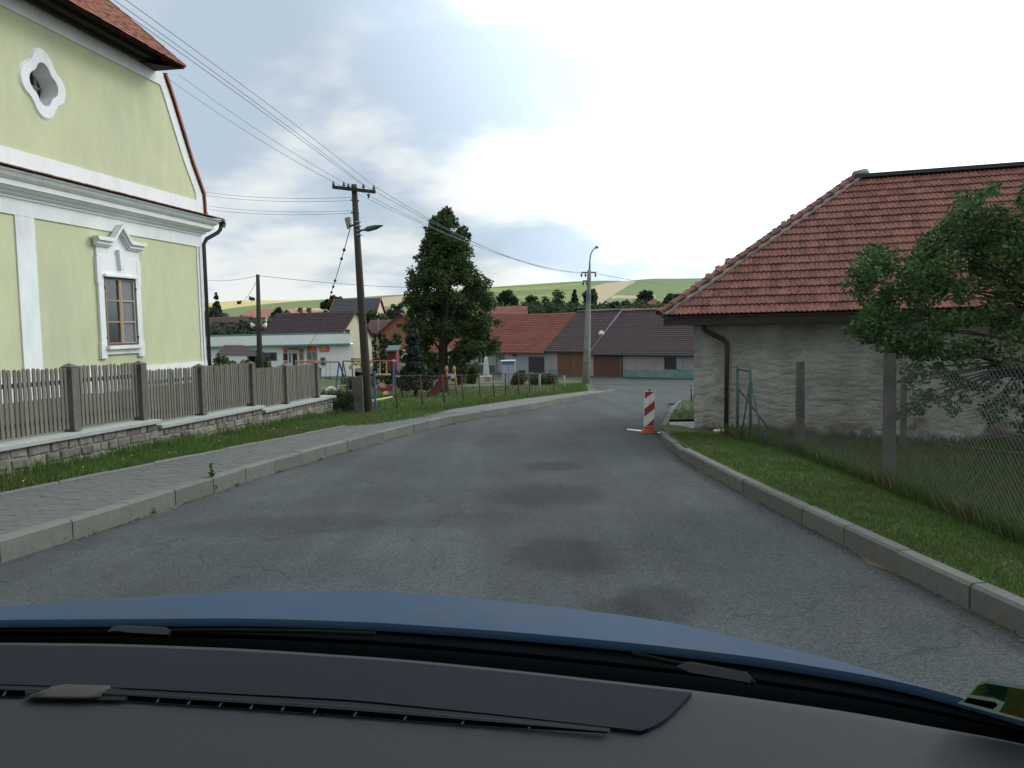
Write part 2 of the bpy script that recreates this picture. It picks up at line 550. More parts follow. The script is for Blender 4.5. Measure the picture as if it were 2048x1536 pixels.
# ------------------------------------------------------------------ mesh helpers
class MB:
    def __init__(s):
        s.v, s.f, s.m = [], [], []
        s.cur = 0

    def add(s, vs_, fs):
        o = len(s.v)
        s.v.extend([tuple(p) for p in vs_])
        for f in fs:
            s.f.append(tuple(i + o for i in f))
            s.m.append(s.cur)
        return s

    def box(s, x0, x1, y0, y1, z0, z1):
        return s.add([(x0, y0, z0), (x1, y0, z0), (x1, y1, z0), (x0, y1, z0), (x0, y0, z1), (x1, y0, z1), (x1, y1, z1), (x0, y1, z1)],
                     [(0, 3, 2, 1), (4, 5, 6, 7), (0, 1, 5, 4), (1, 2, 6, 5), (2, 3, 7, 6), (3, 0, 4, 7)])

    def hexa(s, b, t):
        """b, t: four bottom and four top points, anticlockwise from above"""
        return s.add(list(b) + list(t), [(0, 3, 2, 1), (4, 5, 6, 7), (0, 1, 5, 4), (1, 2, 6, 5), (2, 3, 7, 6), (3, 0, 4, 7)])

    def quad(s, a, b, c, d):
        return s.add([a, b, c, d], [(0, 1, 2, 3)])

    def prism(s, poly, d):
        """polygon (list of 3-D points) extruded by vector d"""
        n = len(poly)
        d = Vector(d)
        top = [Vector(p) + d for p in poly]
        fs = [tuple(range(n)), tuple(range(2 * n - 1, n - 1, -1))]
        fs += [(i, i + n, (i + 1) % n + n, (i + 1) % n) for i in range(n)]
        return s.add(list(poly) + top, fs)

    def tube(s, pts, r, n=8, cap=True):
        pts = [Vector(p) for p in pts]
        rs = r if isinstance(r, (list, tuple)) else [r] * len(pts)
        rings = []
        prev = None
        for i, p in enumerate(pts):
            d = (pts[min(i + 1, len(pts) - 1)] - pts[max(i - 1, 0)])
            d = d.normalized() if d.length > 1e-9 else Vector((0, 0, 1))
            if prev is None:
                a = d.orthogonal().normalized()
            else:
                a = prev - d * prev.dot(d)
                a = a.normalized() if a.length > 1e-6 else d.orthogonal().normalized()
            prev = a
            b = d.cross(a)
            rings.append([p + (a * math.cos(2 * math.pi * k / n) + b * math.sin(2 * math.pi * k / n)) * rs[i] for k in range(n)])
        vs_ = [q for rg in rings for q in rg]
        fs = []
        for i in range(len(pts) - 1):
            for k in range(n):
                fs.append((i * n + k, i * n + (k + 1) % n, (i + 1) * n + (k + 1) % n, (i + 1) * n + k))
        if cap:
            fs.append(tuple(range(n - 1, -1, -1)))
            fs.append(tuple(range((len(pts) - 1) * n, len(pts) * n)))
        return s.add(vs_, fs)

    def bar(s, a, b, w, h, up=(0, 0, 1)):
        a, b = Vector(a), Vector(b)
        d = (b - a).normalized()
        up = Vector(up)
        side = d.cross(up)
        if side.length < 1e-4:
            side = d.cross(Vector((0, 1, 0)))
        side.normalize()
        u = side.cross(d).normalized()
        q = [side * (i * w / 2) + u * (j * h / 2) for i, j in ((-1, -1), (1, -1), (1, 1), (-1, 1))]
        return s.add([a + k for k in q] + [b + k for k in q], [(0, 1, 2, 3), (7, 6, 5, 4), (0, 4, 5, 1), (1, 5, 6, 2), (2, 6, 7, 3), (3, 7, 4, 0)])

    def grid(s, rows):
        n = len(rows[0])
        vs_ = [p for r in rows for p in r]
        fs = [(i * n + j, i * n + j + 1, (i + 1) * n + j + 1, (i + 1) * n + j) for i in range(len(rows) - 1) for j in range(n - 1)]
        return s.add(vs_, fs)

    def lathe(s, prof, c=(0, 0, 0), n=14):
        c = Vector(c)
        vs_ = [c + Vector((r * math.cos(2 * math.pi * k / n), r * math.sin(2 * math.pi * k / n), z)) for r, z in prof for k in range(n)]
        fs = [(i * n + k, i * n + (k + 1) % n, (i + 1) * n + (k + 1) % n, (i + 1) * n + k) for i in range(len(prof) - 1) for k in range(n)]
        fs += [tuple(range(n - 1, -1, -1)), tuple(range((len(prof) - 1) * n, len(prof) * n))]
        return s.add(vs_, fs)

    def mesh(s, name, mats, smooth=False):
        me = bpy.data.meshes.new(name)
        me.from_pydata(s.v, [], s.f)
        if not isinstance(mats, (list, tuple)):
            mats = [mats]
        for m in mats:
            me.materials.append(MT[m] if isinstance(m, str) else m)
        if len(mats) > 1:
            me.polygons.foreach_set('material_index', s.m)
        if smooth:
            me.polygons.foreach_set('use_smooth', [True] * len(me.polygons))
        me.update()
        return me

    def obj(s, name, mats, parent=None, smooth=False, bevel=0.0):
        o = bpy.data.objects.new(name, s.mesh(name, mats, smooth))
        COL.objects.link(o)
        if parent is not None:
            o.parent = parent
        if bevel:
            b = o.modifiers.new('bevel', 'BEVEL')
            b.width = bevel
            b.segments = 2
            b.limit_method = 'ANGLE'
        return o


def np_obj(name, V, faces, mats, parent=None, smooth=False):
    """V: n x 3, faces: m x k array"""
    me = bpy.data.meshes.new(name)
    V = np.asarray(V, np.float32)
    faces = np.asarray(faces, np.int32)
    m, k = faces.shape
    me.vertices.add(len(V))
    me.vertices.foreach_set('co', V.ravel())
    me.loops.add(m * k)
    me.loops.foreach_set('vertex_index', faces.ravel())
    me.polygons.add(m)
    me.polygons.foreach_set('loop_start', np.arange(0, m * k, k, dtype=np.int32))
    me.polygons.foreach_set('use_smooth', np.full(m, smooth, bool))
    me.materials.append(MT[mats])
    me.update(calc_edges=True)
    me.validate()
    o = bpy.data.objects.new(name, me)
    COL.objects.link(o)
    if parent is not None:
        o.parent = parent
    return o


def thing(name, label, cat, loc=(0, 0, 0), rotz=0.0, group=None):
    o = bpy.data.objects.new(name, None)
    o.empty_display_size = 0.2
    COL.objects.link(o)
    o.location = loc
    o.rotation_euler = (0, 0, rotz)
    o['label'] = label
    o['category'] = cat
    if group:
        o['group'] = group
    return o


def tag(o, label, cat, group=None, kind=None):
    o['label'] = label
    if cat:
        o['category'] = cat
    if group:
        o['group'] = group
    if kind:
        o['kind'] = kind
    return o


def struct(o, label=None):
    o['kind'] = 'structure'
    if label:
        o['label'] = label
    return o


def stuff(o):
    o['kind'] = 'stuff'
    return o


def piece(me, name, parent, loc=(0, 0, 0), rot=(0, 0, 0), scale=(1, 1, 1)):
    o = bpy.data.objects.new(name, me)
    COL.objects.link(o)
    o.parent = parent
    o.location = loc
    o.rotation_euler = rot
    o.scale = scale
    return o


def catenary(a, b, sag, n=24):
    a, b = Vector(a), Vector(b)
    return [a.lerp(b, i / n) - Vector((0, 0, sag * 4 * (i / n) * (1 - i / n))) for i in range(n + 1)]


def polyfn(pts):
    """pts: (x, y) points of rising y -> x as a function of y, straight beyond the ends"""
    pts = sorted(pts, key=lambda p: p[1])
    X = [p[0] for p in pts]
    Y = [p[1] for p in pts]

    def f(y):
        if y <= Y[0]:
            return X[0] + (y - Y[0]) * (X[1] - X[0]) / (Y[1] - Y[0])
        return float(np.interp(y, Y, X))
    return f


def ribbon(name, fa, fb, y0, y1, dy, off, matn, cols=6, extra=None):
    """a sheet between the lines x=fa(y) and x=fb(y), off above the ground"""
    n = max(2, int((y1 - y0) / dy))
    rows = []
    for i in range(n + 1):
        y = y0 + (y1 - y0) * i / n
        xa, xb = fa(y), fb(y)
        r = []
        for j in range(cols + 1):
            t = j / cols
            x = xa + (xb - xa) * t
            o = off(t, x, y) if callable(off) else off
            r.append((x, y, gzf(x, y) + o))
        rows.append(r)
    return MB().grid(rows).obj(name, matn, smooth=True)

# ================================================================== THE GROUND
kl = [(0, 1128), (208, 1061), (400, 996), (526, 953), (650, 916), (700, 902), (800, 873), (900, 848), (1052, 822), (1128, 806), (1205, 793), (1230, 787)]
KL = [ground(px, py) for px, py in kl]
d0 = (KL[1] - KL[0]).normalized()
KL = [KL[0] - d0 * 11, KL[0] - d0 * 5] + KL
xl = polyfn([(p.x, p.y) for p in KL])
bl = [(0, 989), (266, 935), (400, 909), (697, 851), (760, 846), (850, 832), (900, 818), (1052, 796), (1179, 781)]
BL = [ground(px, py, 0.25) for px, py in bl]
d1 = (BL[2] - BL[0]).normalized()
BL = [BL[0] - d1 * 11] + BL
xb = polyfn([(p.x, p.y) for p in BL])
kr = [(2048, 1275), (1950, 1221), (1684, 1098), (1502, 990), (1380, 931), (1343, 905)]
KR = [ground(px, py) for px, py in kr]
d2 = (KR[3] - KR[0]).normalized()
KR = [KR[0] - d2 * 10] + KR
kc = [(1326, 886), (1319.5, 873), (1322, 862), (1329, 848), (1340, 826), (1356, 811)]
KC = [ground(px, py) for px, py in kc]
KR += KC
# the straight part is one smooth sweep
_cf = np.polyfit([p.y for p in KR[1:7]], [p.x for p in KR[1:7]], 2)
KR = [Vector((float(np.polyval(_cf, y)), y, gzf(0, y))) for y in np.arange(-4, 14.6, .5)] + KC
for a_, b_ in zip(KR, KR[1:]):
    if b_.y <= a_.y:
        b_.y = a_.y + .05
xr = polyfn([(p.x, p.y) for p in KR])
YEND = KL[-1].y
print('kerb end', [tuple(round(c, 2) for c in p) for p in (KL[2], KL[-1], KR[1], KR[-1], BL[1], BL[-1])])


def base_off(x, y):
    return -0.35 * (1 - float(sstep(95, 110, y)))


rows = []
for y in np.concatenate([np.arange(-40, 90, 2.5), np.arange(90, 216, 5)]):
    rows.append([(x, y, gzf(x, y) + base_off(x, y)) for x in np.concatenate([np.arange(-240, -40, 20), np.arange(-40, 41, 4), np.arange(60, 261, 20)])])
struct(MB().grid(rows).obj('ground', 'lawn', smooth=True))

# oil stains, patches and tracks in the asphalt: x, y, half width, half length, tone
STAINS = []
for px, py, rx, ry, v in ((1105, 931, 0.55, 0.55, 0.62), (1085, 990, 0.75, 1.0, 0.66), (1130, 1110, 0.55, 0.75, 0.60),
                          (900, 1040, 1.1, 0.5, 0.85), (1310, 1205, 0.35, 0.5, 0.66), (1240, 1230, 0.28, 0.5, 0.75),
                          (560, 1050, 1.3, 0.6, 0.86), (1000, 880, 0.5, 1.8, 0.82), (1230, 860, 1.2, 1.2, 0.88)):
    g_ = ground(px, py)
    STAINS.append((g_.x, g_.y, rx, ry, v))
asphalt()
xl_road = lambda y: xl(min(y, YEND)) - (0.05 if y < YEND else min((y - YEND) * 3, 12))
xr_road = lambda y: xr(y) + 0.05 if y < KR[-1].y else KR[-1].x + min(30, (y - KR[-1].y) * 7)
struct(ribbon('road', xl_road, xr_road, -4, 66, 0.5, 0.0, 'asphalt', cols=16))
# street along the row of low houses
RO = Vector((4.4, 79.0, 0)) - Vector((0.693, -0.721, 0)) * 13.2          # left end of the row
RU = Vector((0.693, -0.721, 0)).normalized()
RN = Vector((-0.721, -0.693, 0)).normalized()
rows = []
for i in range(0, 41):
    s_ = -30 + i * 2
    rows.append([(lambda p: (p.x, p.y, gzf(p.x, p.y) + 0.012))(RO + RU * s_ + RN * o_) for o_ in (1.6, 3, 5, 7, 9, 11, 13)])
struct(MB().grid(rows).obj('side_street', 'asphalt', smooth=True))
rows = []
for i in range(0, 41):
    s_ = -30 + i * 2
    rows.append([(lambda p: (p.x, p.y, gzf(p.x, p.y) + 0.03))(RO + RU * s_ + RN * o_) for o_ in (-1, 0, 0.8, 1.6)])
struct(MB().grid(rows).obj('verge', 'lawn', smooth=True))


def kerb_row(pts, h, w, side, step=1.0, name='kerb', y_from=-20):
    """separate kerb stones along a polyline; side = +1 when the stones lie to the left of the line"""
    root = bpy.data.objects.new(name, None)
    COL.objects.link(root)
    root['kind'] = 'structure'
    P = [Vector((p[0], p[1])) for p in pts]
    cum = [0]
    for a, b in zip(P, P[1:]):
        cum.append(cum[-1] + (b - a).length)

    def pt(s):
        k = min(max(np.searchsorted(cum, s) - 1, 0), len(P) - 2)
        t = (s - cum[k]) / max(cum[k + 1] - cum[k], 1e-6)
        return P[k].lerp(P[k + 1], t)
    s = 0.0
    k = 0
    while s < cum[-1] - 0.2:
        e = min(s + step, cum[-1])
        a, b = pt(s + 0.008), pt(e - 0.008)
        d = (b - a).normalized()
        n_ = Vector((-d.y, d.x)) * side
        jz = random.uniform(-0.006, 0.006)
        jn = random.uniform(-0.006, 0.006)
        prof = [(0.0, -0.12), (0.0, h - 0.025), (0.025, h), (w, h), (w, -0.12)]
        mb = MB()
        rings = []
        for q in (a, b):
            z0 = gzf(q.x, q.y)
            rings.append([(q.x + n_.x * (u + jn), q.y + n_.y * (u + jn), z0 + v + (jz if v > 0 else 0)) for u, v in prof])
        m_ = len(prof)
        vs_ = rings[0] + rings[1]
        fs = [(i, (i + 1) % m_, (i + 1) % m_ + m_, i + m_) for i in range(m_)] + [tuple(range(m_ - 1, -1, -1)), tuple(range(m_, 2 * m_))]
        mb.add(vs_, fs)
        mb.obj('kerb_stone', 'kerb', root)
        s = e
        k += 1
    # dark bed showing in the joints
    rows = []
    L_ = int(cum[-1] / 0.5)
    for i in range(L_ + 1):
        a = pt(cum[-1] * i / L_)
        b = pt(min(cum[-1], cum[-1] * i / L_ + 0.1))
        c = pt(max(0, cum[-1] * i / L_ - 0.1))
        d = (b - c).normalized()
        n_ = Vector((-d.y, d.x)) * side
        rows.append([(a.x + n_.x * u, a.y + n_.y * u, gzf(a.x, a.y) + v) for u, v in ((0.03, -0.1), (0.03, h - 0.03), (w - 0.02, h - 0.03), (w - 0.02, -0.1))])
    MB().grid(rows).obj('mortar_joint', 'joint_dirt', root)
    return root


kerb_row([(p.x, p.y) for p in KL if p.y > -6], 0.235, 0.15, +1, name='kerb_left')
kerb_row([(p.x, p.y) for p in KR[:-len(KC)]], 0.20, 0.13, -1, name='kerb_right')
kerb_row([(p.x, p.y) for p in [KR[-len(KC) - 1]] + KC], 0.17, 0.16, -1, step=0.55, name='kerb_bend')
kerb_row([(p.x, p.y) for p in BL[:5] if p.y > -2], 0.265, 0.06, +1, name='edging_kerb')

# grit and moss gathered in the gutters
for nm, f_, s_ in (('gutter_dirt', xl, 1), ('gutter_dirt', xr, -1)):
    rows = []
    y = 2.0
    while y < 34:
        w_ = 0.16 * noise.noise(Vector((y * 0.9, s_ * 5, 0))) + 0.08 * noise.noise(Vector((y * 3.1, 3, 0)))
        rows.append([(f_(y), y, gzf(f_(y), y) + 0.012), (f_(y) + s_ * max(w_, 0.004), y, gzf(f_(y), y) + 0.004)])
        y += 0.12
        if s_ < 0 and y > 15:
            break
    struct(MB().grid(rows).obj(nm, 'dirt_moss'))

# pavement beyond the pole, and the bed under the pavers
YP = 25.0
struct(ribbon('pavement', lambda y: xl(y) - 0.14, lambda y: xb(y), YP, BL[-1].y, 0.5, 0.232, 'walk_asphalt', cols=3))
walk = struct(ribbon('pavement_bed', lambda y: xl(y) - 0.14, lambda y: xb(y) + .005, -8, YP, 0.5, 0.226, 'joint_dirt', cols=2))
pave_me = MB()
pave_me.hexa([(-.0985, -.0485, -.03), (.0985, -.0485, -.03), (.0985, .0485, -.03), (-.0985, .0485, -.03)],
             [(-.096, -.046, .018), (.096, -.046, .018), (.096, .046, .018), (-.096, .046, .018)])
pv_mesh = pave_me.mesh('paver', 'paver')
far_v, far_f = [], []
cnt = 0
y = 5.2
row_i = 0
while y < YP - .05:
    a = Vector((xl(y), y))
    b = Vector((xl(y + .5), y + .5))
    ang = math.atan2(b.y - a.y, b.x - a.x) - math.pi / 2
    x0 = xl(y) - 0.155
    x1 = xb(y) + 0.01
    wdt = x0 - x1
    off = 0.1 if row_i % 2 else 0.0
    t = 0.1 - off
    while t < wdt:
        tc_ = t
        x = x0 - tc_ * math.cos(ang)
        yy = y - tc_ * math.sin(ang)
        sx = 1.0
        if t + 0.1 > wdt:
            sx = max((wdt - (t - 0.1)) / 0.2, 0.1)
            x = x0 - (t - 0.1) - 0.1 * sx
        if t < 0.05:
            sx = 0.5
            x = x0 - 0.05
        z = gzf(x, yy) + 0.213 + random.uniform(-.003, .003)
        vis = (x / yy) > -0.66 if yy > 0.5 else False
        if vis and cnt < 300 and yy > 6.5:
            piece(pv_mesh, 'paver', walk, (x, yy, z), (random.uniform(-.012, .012), random.uniform(-.012, .012), ang), (sx, 1, 1))
            cnt += 1
        elif vis or yy > 5:
            ca, sa = math.cos(ang), math.sin(ang)
            rx, ry = random.uniform(-.014, .014), random.uniform(-.014, .014)
            o = len(far_v)
            for vx, vy, vz in pave_me.v:
                vx *= sx
                vz2 = vz + vx * ry + vy * rx
                far_v.append((x + vx * ca - vy * sa, yy + vx * sa + vy * ca, z + vz2))
            far_f += [(o + 4, o + 5, o + 6, o + 7), (o, o + 1, o + 5, o + 4), (o + 1, o + 2, o + 6, o + 5), (o + 2, o + 3, o + 7, o + 6), (o + 3, o, o + 4, o + 7)]
        t += 0.2
    y += 0.1
    row_i += 1
o = np_obj('pavers', far_v, far_f, 'paver', walk)
stuff(o)

# ---- left bank up to the wall under the picket fence, yard behind
xf = lambda y: -8.51 + 0.099 * y
hw = lambda y: float(np.interp(y, [4, 10, 16, 26], [0.44, 0.40, 0.30, 0.16]))
bank_off = lambda t, x, y: 0.235 + (hw(y) - 0.235) * t + 0.02 * noise.noise(Vector((x * 2, y * 2, 0)))
struct(ribbon('grass_bank', lambda y: xb(y) - .05, lambda y: xf(y) + 0.16, -6, 26.4, 0.4, bank_off, 'lawn', cols=5))


def cop_h(y):
    """height of the coping's top, stepped down the hill"""
    if y < 15.7:
        return EYE - (1.53 + 0.025 * (y - 13.4))
    if y < 20.7:
        return EYE - (1.70 + 0.022 * (y - 15.7))
    return EYE - (1.93 + 0.02 * (y - 20.7))


def bld(s, n=0.0, h=0.0):
    """baroque house: s metres along the gable wall from the corner (towards us is negative), n out of the wall, h above the eye"""
    return Vector((-9.83 + 0.1512 * s + 0.9885 * n, 26.5 + 0.9885 * s - 0.1512 * n, EYE + h))


rows = []
for i in range(45):
    y = -6 + i * 0.75
    y = min(y, 26.3)
    xw = -9.83 + 0.153 * (y - 26.5)
    rows.append([(xf(y) - .15, y, cop_h(y) - 0.14), (xw * .5 + xf(y) * .5, y, cop_h(y) - 0.12), (xw - .5, y, EYE - 1.32)])
struct(MB().grid(rows).obj('yard', 'lawn', smooth=True))
# playground lawn
PGE = [(BL[-1].x, BL[-1].y)] + [(p.x, p.y) for p in (ground(1172, 768, .1), ground(1128, 762, .1), ground(1095, 760, .1))]
xpg = polyfn([(p.x, p.y) for p in BL] + PGE[1:])
struct(ribbon('playground_lawn', lambda y: xpg(y) + .35 * (y > 27), lambda y: xpg(y) - 60, 25.4, max(p[1] for p in PGE), 1.0,
              lambda t, x, y: 0.222 - 0.13 * min(1, t * 8) + 0.012 * noise.noise(Vector((x * .5, y * .5, 0))), 'lawn', cols=30))
# grey path crossing the playground
a, b = ground(700, 778, .1), ground(1010, 771, .1)
rows = [[(a.x + (b.x - a.x) * t + 0, a.y + (b.y - a.y) * t + o_, gzf(a.x + (b.x - a.x) * t, a.y + (b.y - a.y) * t + o_) + 0.12) for o_ in (0, 1.5, 3.4)] for t in np.linspace(-.3, 1.1, 20)]
struct(MB().grid(rows).obj('path', 'walk_asphalt', smooth=True))


def garden_off(x, y):
    u = x - xr(min(y, 16)) - 0.1
    return float(np.interp(u, [0, 0.25, 1.6, 2.4, 5, 14], [0.185, 0.20, 0.10, -0.02, -0.16, -0.2])) * (1 if y > 3 else 1) + 0.025 * noise.noise(Vector((x * 1.5, y * 1.5, 4)))


struct(ribbon('garden_lawn', lambda y: xr(min(y, 17.6)) + 0.11, lambda y: 26.0, -8, 19.3, 0.4, lambda t, x, y: garden_off(x, y), 'lawn', cols=60))
# patch of grass and the pale slab between the kerb bend and the barn
struct(ribbon('grass_patch', lambda y: xr(y) + .15, lambda y: xr(y) + 6, 21.2, KR[-1].y, 0.5, 0.16, 'lawn', cols=6))
a = ground(1333, 862, .12)
b = ground(1338, 846, .12)
mb = MB()
g0 = lambda p: Vector((p.x, p.y, gzf(p.x, p.y) - 0.1))
q = [a + Vector((0.02, 0, 0)), a + Vector((1.6, -.25, 0)), b + Vector((1.6, -.2, 0)), b + Vector((.02, 0, 0))]
mb.hexa([g0(p) for p in q], [Vector((p.x, p.y, gzf(p.x, p.y) + .15)) for p in q])
struct(mb.obj('paving_slab', 'coping', bevel=.01))
struct(ribbon('driveway', lambda y: xr(y) + 0.15, lambda y: xr(y) + 3.2, 17.7, 21.3, 0.3, 0.10, 'walk_asphalt', cols=4))

# ---- hills with their fields
sky_px = [(-900, 640), (-200, 620), (300, 610), (430, 606), (492, 601), (560, 601), (640, 600), (700, 596.5), (798, 590), (900, 583), (996, 574), (1077, 568), (1147, 564), (1200, 562), (1255, 562.5), (1280, 560), (1306, 558), (1370, 557.5), (1436, 556.6), (1600, 556), (2100, 560), (3000, 600)]
SX = [p[0] for p in sky_px]
SE = [((653.6 - 0.022 * (p[0] - 1024)) - p[1]) / FPX for p in sky_px]


def field(px, py, frac):
    yb = np.interp(px, [300, 475, 520, 574, 640], [640, 614.5, 609, 604, 599.5])
    if px < 640 and py < yb:
        return 2
    if 745 < px < 880 and 592 + (800 - px) * .1 < py < 606 + (780 - px) * 0.09 + (6 if px < 800 else 0):
        return 3
    if 1160 < px < 1290:
        l_ = np.interp(py, [563, 566, 574, 584, 598, 606], [1240, 1212, 1182, 1184, 1192, 1188])
        r_ = np.interp(py, [563, 575, 585, 597, 606], [1272, 1250, 1234, 1216, 1204])
        if l_ < px < r_:
            return 3
    if 1222 < px < 1310 and 591 < py < 596.5:
        return 3
    if 590 < px < 700 and 616 < py < 621:
        return 3
    if px > 1200:
        return 1
    if px < 800:
        return 1
    return 0


us = np.concatenate([np.arange(-900, 380, 40), np.arange(380, 1460, 3), np.arange(1460, 3000, 40)])
fr = np.concatenate([np.linspace(0.0, 0.25, 6)[:-1], np.linspace(0.25, 1.0, 70)])
rows = []
for i, f_ in enumerate(fr):
    D = 210 + 420 * f_
    r_ = []
    for u in us:
        tan_ = np.interp(u, SX, SE)
        dirx = (u - 1024) / FPX
        y_ = D
        elev = tan_ * y_ * (0.12 + 0.88 * f_ ** 0.75) * 1.0
        r_.append((dirx * y_, y_, EYE + elev + 0.12 * noise.noise(Vector((u * .02, D * .02, 0)))))
    rows.append(r_)
last = rows[-1]
rows.append([(x * 1.15, y * 1.15, z - 4) for x, y, z in last])
rows.append([(x * 1.9, y * 1.9, z - 30) for x, y, z in last])
hb = MB()
hb.grid(rows)
hill = bpy.data.objects.new('hills', hb.mesh('hills', ['field_green', 'field_green_b', 'field_yellow', 'field_beige'], smooth=True))
COL.objects.link(hill)
struct(hill)
nu = len(us)
idx = []
inv = M.inverted()
for i in range(len(rows) - 1):
    for j in range(nu - 1):
        a = rows[i][j]
        c = rows[i + 1][j + 1]
        m_ = inv @ Vector(((a[0] + c[0]) / 2, (a[1] + c[1]) / 2, (a[2] + c[2]) / 2))
        px_, py_ = 1024 - m_.x / m_.z * FPX, 768 + m_.y / m_.z * FPX
        idx.append(field(px_, py_, 0) if i < len(rows) - 3 else (2 if px_ < 640 else 1))
hill.data.polygons.foreach_set('material_index', idx)
# skirt of farmland behind the camera and to the sides
mb = MB()
mb.add([(-3000, -3000, -34), (3000, -3000, -34), (3000, 3000, -34), (-3000, 3000, -34)], [(0, 1, 2, 3)])
struct(mb.obj('far_land', 'lawn'))


# ================================================================== GRASS AND LEAVES
def blades(name, pts, hmin, hmax, wmin, wmax, matn, lean=0.35, parent=None):
    """pts: n x 3 root points; each blade one bent pair of triangles"""
    n = len(pts)
    pts = np.asarray(pts, np.float32)
    h = rng.uniform(hmin, hmax, n)
    w = rng.uniform(wmin, wmax, n)
    a = rng.uniform(0, 2 * np.pi, n)
    b = rng.uniform(0, 2 * np.pi, n)
    l = rng.uniform(0.05, lean, n) * h
    V = np.zeros((n, 4, 3), np.float32)
    dx, dy = np.cos(a) * w / 2, np.sin(a) * w / 2
    V[:, 0] = pts + np.stack([-dx, -dy, np.zeros(n)], 1)
    V[:, 1] = pts + np.stack([dx, dy, np.zeros(n)], 1)
    V[:, 2] = pts + np.stack([dx * .6 + np.cos(b) * l * .4, dy * .6 + np.sin(b) * l * .4, h * .6], 1)
    V[:, 3] = pts + np.stack([np.cos(b) * l, np.sin(b) * l, h], 1)
    f = np.arange(n)[:, None] * 4
    F = np.concatenate([f + np.array([[0, 1, 2]]), f + np.array([[0, 2, 3]])])
    return stuff(np_obj(name, V.reshape(-1, 3), F, matn, parent))


def scatter(n, y0, y1, fa, fb, hfun, ybias=1.0, clump=0.0):
    out = []
    while len(out) < n:
        y = y0 + (y1 - y0) * rng.random() ** ybias
        xa, xb_ = fa(y), fb(y)
        x = xa + (xb_ - xa) * rng.random()
        if clump and noise.noise(Vector((x * 1.3, y * 1.3, 9))) < clump * (rng.random() * 2 - 1) - 0.1:
            continue
        out.append((x, y, hfun(x, y)))
    return out


bank_z = lambda x, y: gzf(x, y) + bank_off(min(1, max(0, (x - xb(y)) / (xf(y) + .16 - xb(y)))), x, y) - 0.01
blades('grass', scatter(30000, 7, 26.4, lambda y: xb(y) - .06, lambda y: xf(y) + .2, bank_z, 0.9), 0.03, 0.12, 0.008, 0.02, 'grass_short')
blades('grass', scatter(3500, 7, 26.4, lambda y: xf(y) + .5, lambda y: xf(y) + .18, bank_z, 0.8, clump=.5), 0.08, 0.24, 0.01, 0.02, 'grass_short')
gar_z = lambda x, y: gzf(x, y) + garden_off(x, y) - 0.01
fence_x = lambda y: float(np.interp(y, [4, 6.7, 10.6, 14.5, 16.6], [4.45, 4.6, 4.84, 5.06, 4.55]))
blades('grass', scatter(60000, 4.2, 17.4, lambda y: xr(y) + .14, lambda y: fence_x(y) + .2, gar_z, 1.2), 0.02, 0.065, 0.005, 0.011, 'grass_short', 0.6)
blades('grass', scatter(52000, 6.0, 17.8, lambda y: fence_x(y) - .1, lambda y: min(13, 0.7 * y + 1.5), gar_z, 0.9), 0.06, 0.30, 0.006, 0.014, 'grass_tall', 0.5)
blades('grass', scatter(2500, 6.5, 16.5, lambda y: fence_x(y) - .12, lambda y: fence_x(y) + .12, gar_z, 0.9), 0.10, 0.30, 0.008, 0.016, 'grass_tall', 0.5)
blades('grass', scatter(2500, 21.3, KR[-1].y, lambda y: xr(y) + .15, lambda y: xr(y) + 3, lambda x, y: gzf(x, y) + .15), 0.03, 0.09, 0.015, 0.03, 'grass_short')
pg_z = lambda x, y: gzf(x, y) + 0.222 - 0.13 * min(1, max(0, (xpg(y) - x) / 7.5))
blades('grass', scatter(22000, 26.5, 56, lambda y: xpg(y) - .05, lambda y: xpg(y) - 8 - (y - 26) * .25, pg_z, 1.3), 0.04, 0.12, 0.015, 0.04, 'grass_short')
blades('grass', scatter(3500, 26.5, 50, lambda y: xpg(y) - .1, lambda y: xpg(y) - 1.3, pg_z, 1.2, clump=.5), 0.08, 0.26, 0.015, 0.035, 'grass_short')


def leaf_cloud(clusters, per, size, squash=0.8, droop=0.0):
    """clusters: (x, y, z, radius); returns vertices and faces of rhombic leaves"""
    C = np.asarray(clusters, float)
    k = rng.integers(0, len(C), per * len(C)) if False else np.repeat(np.arange(len(C)), np.maximum(6, (per * (C[:, 3] / C[:, 3].mean()) ** 2)).astype(int))
    n = len(k)
    d = rng.normal(size=(n, 3))
    d /= np.linalg.norm(d, axis=1)[:, None]
    r = rng.random(n) ** 0.45
    P = C[k, :3] + d * (r * C[k, 3])[:, None] * np.array([1, 1, squash])
    P[:, 2] -= droop * (r * C[k, 3]) * rng.random(n)
    a = rng.normal(size=(n, 3))
    a[:, 2] *= 0.6
    a /= np.linalg.norm(a, axis=1)[:, None]
    b = np.cross(a, rng.normal(size=(n, 3)))
    b /= np.linalg.norm(b, axis=1)[:, None]
    s = size * rng.uniform(0.6, 1.3, n)
    V = np.zeros((n, 4, 3))
    V[:, 0] = P - a * s[:, None] * .55
    V[:, 1] = P + b * s[:, None] * .32
    V[:, 2] = P + a * s[:, None] * .55
    V[:, 3] = P - b * s[:, None] * .32
    F = np.arange(n * 4).reshape(n, 4)
    return V.reshape(-1, 3), F


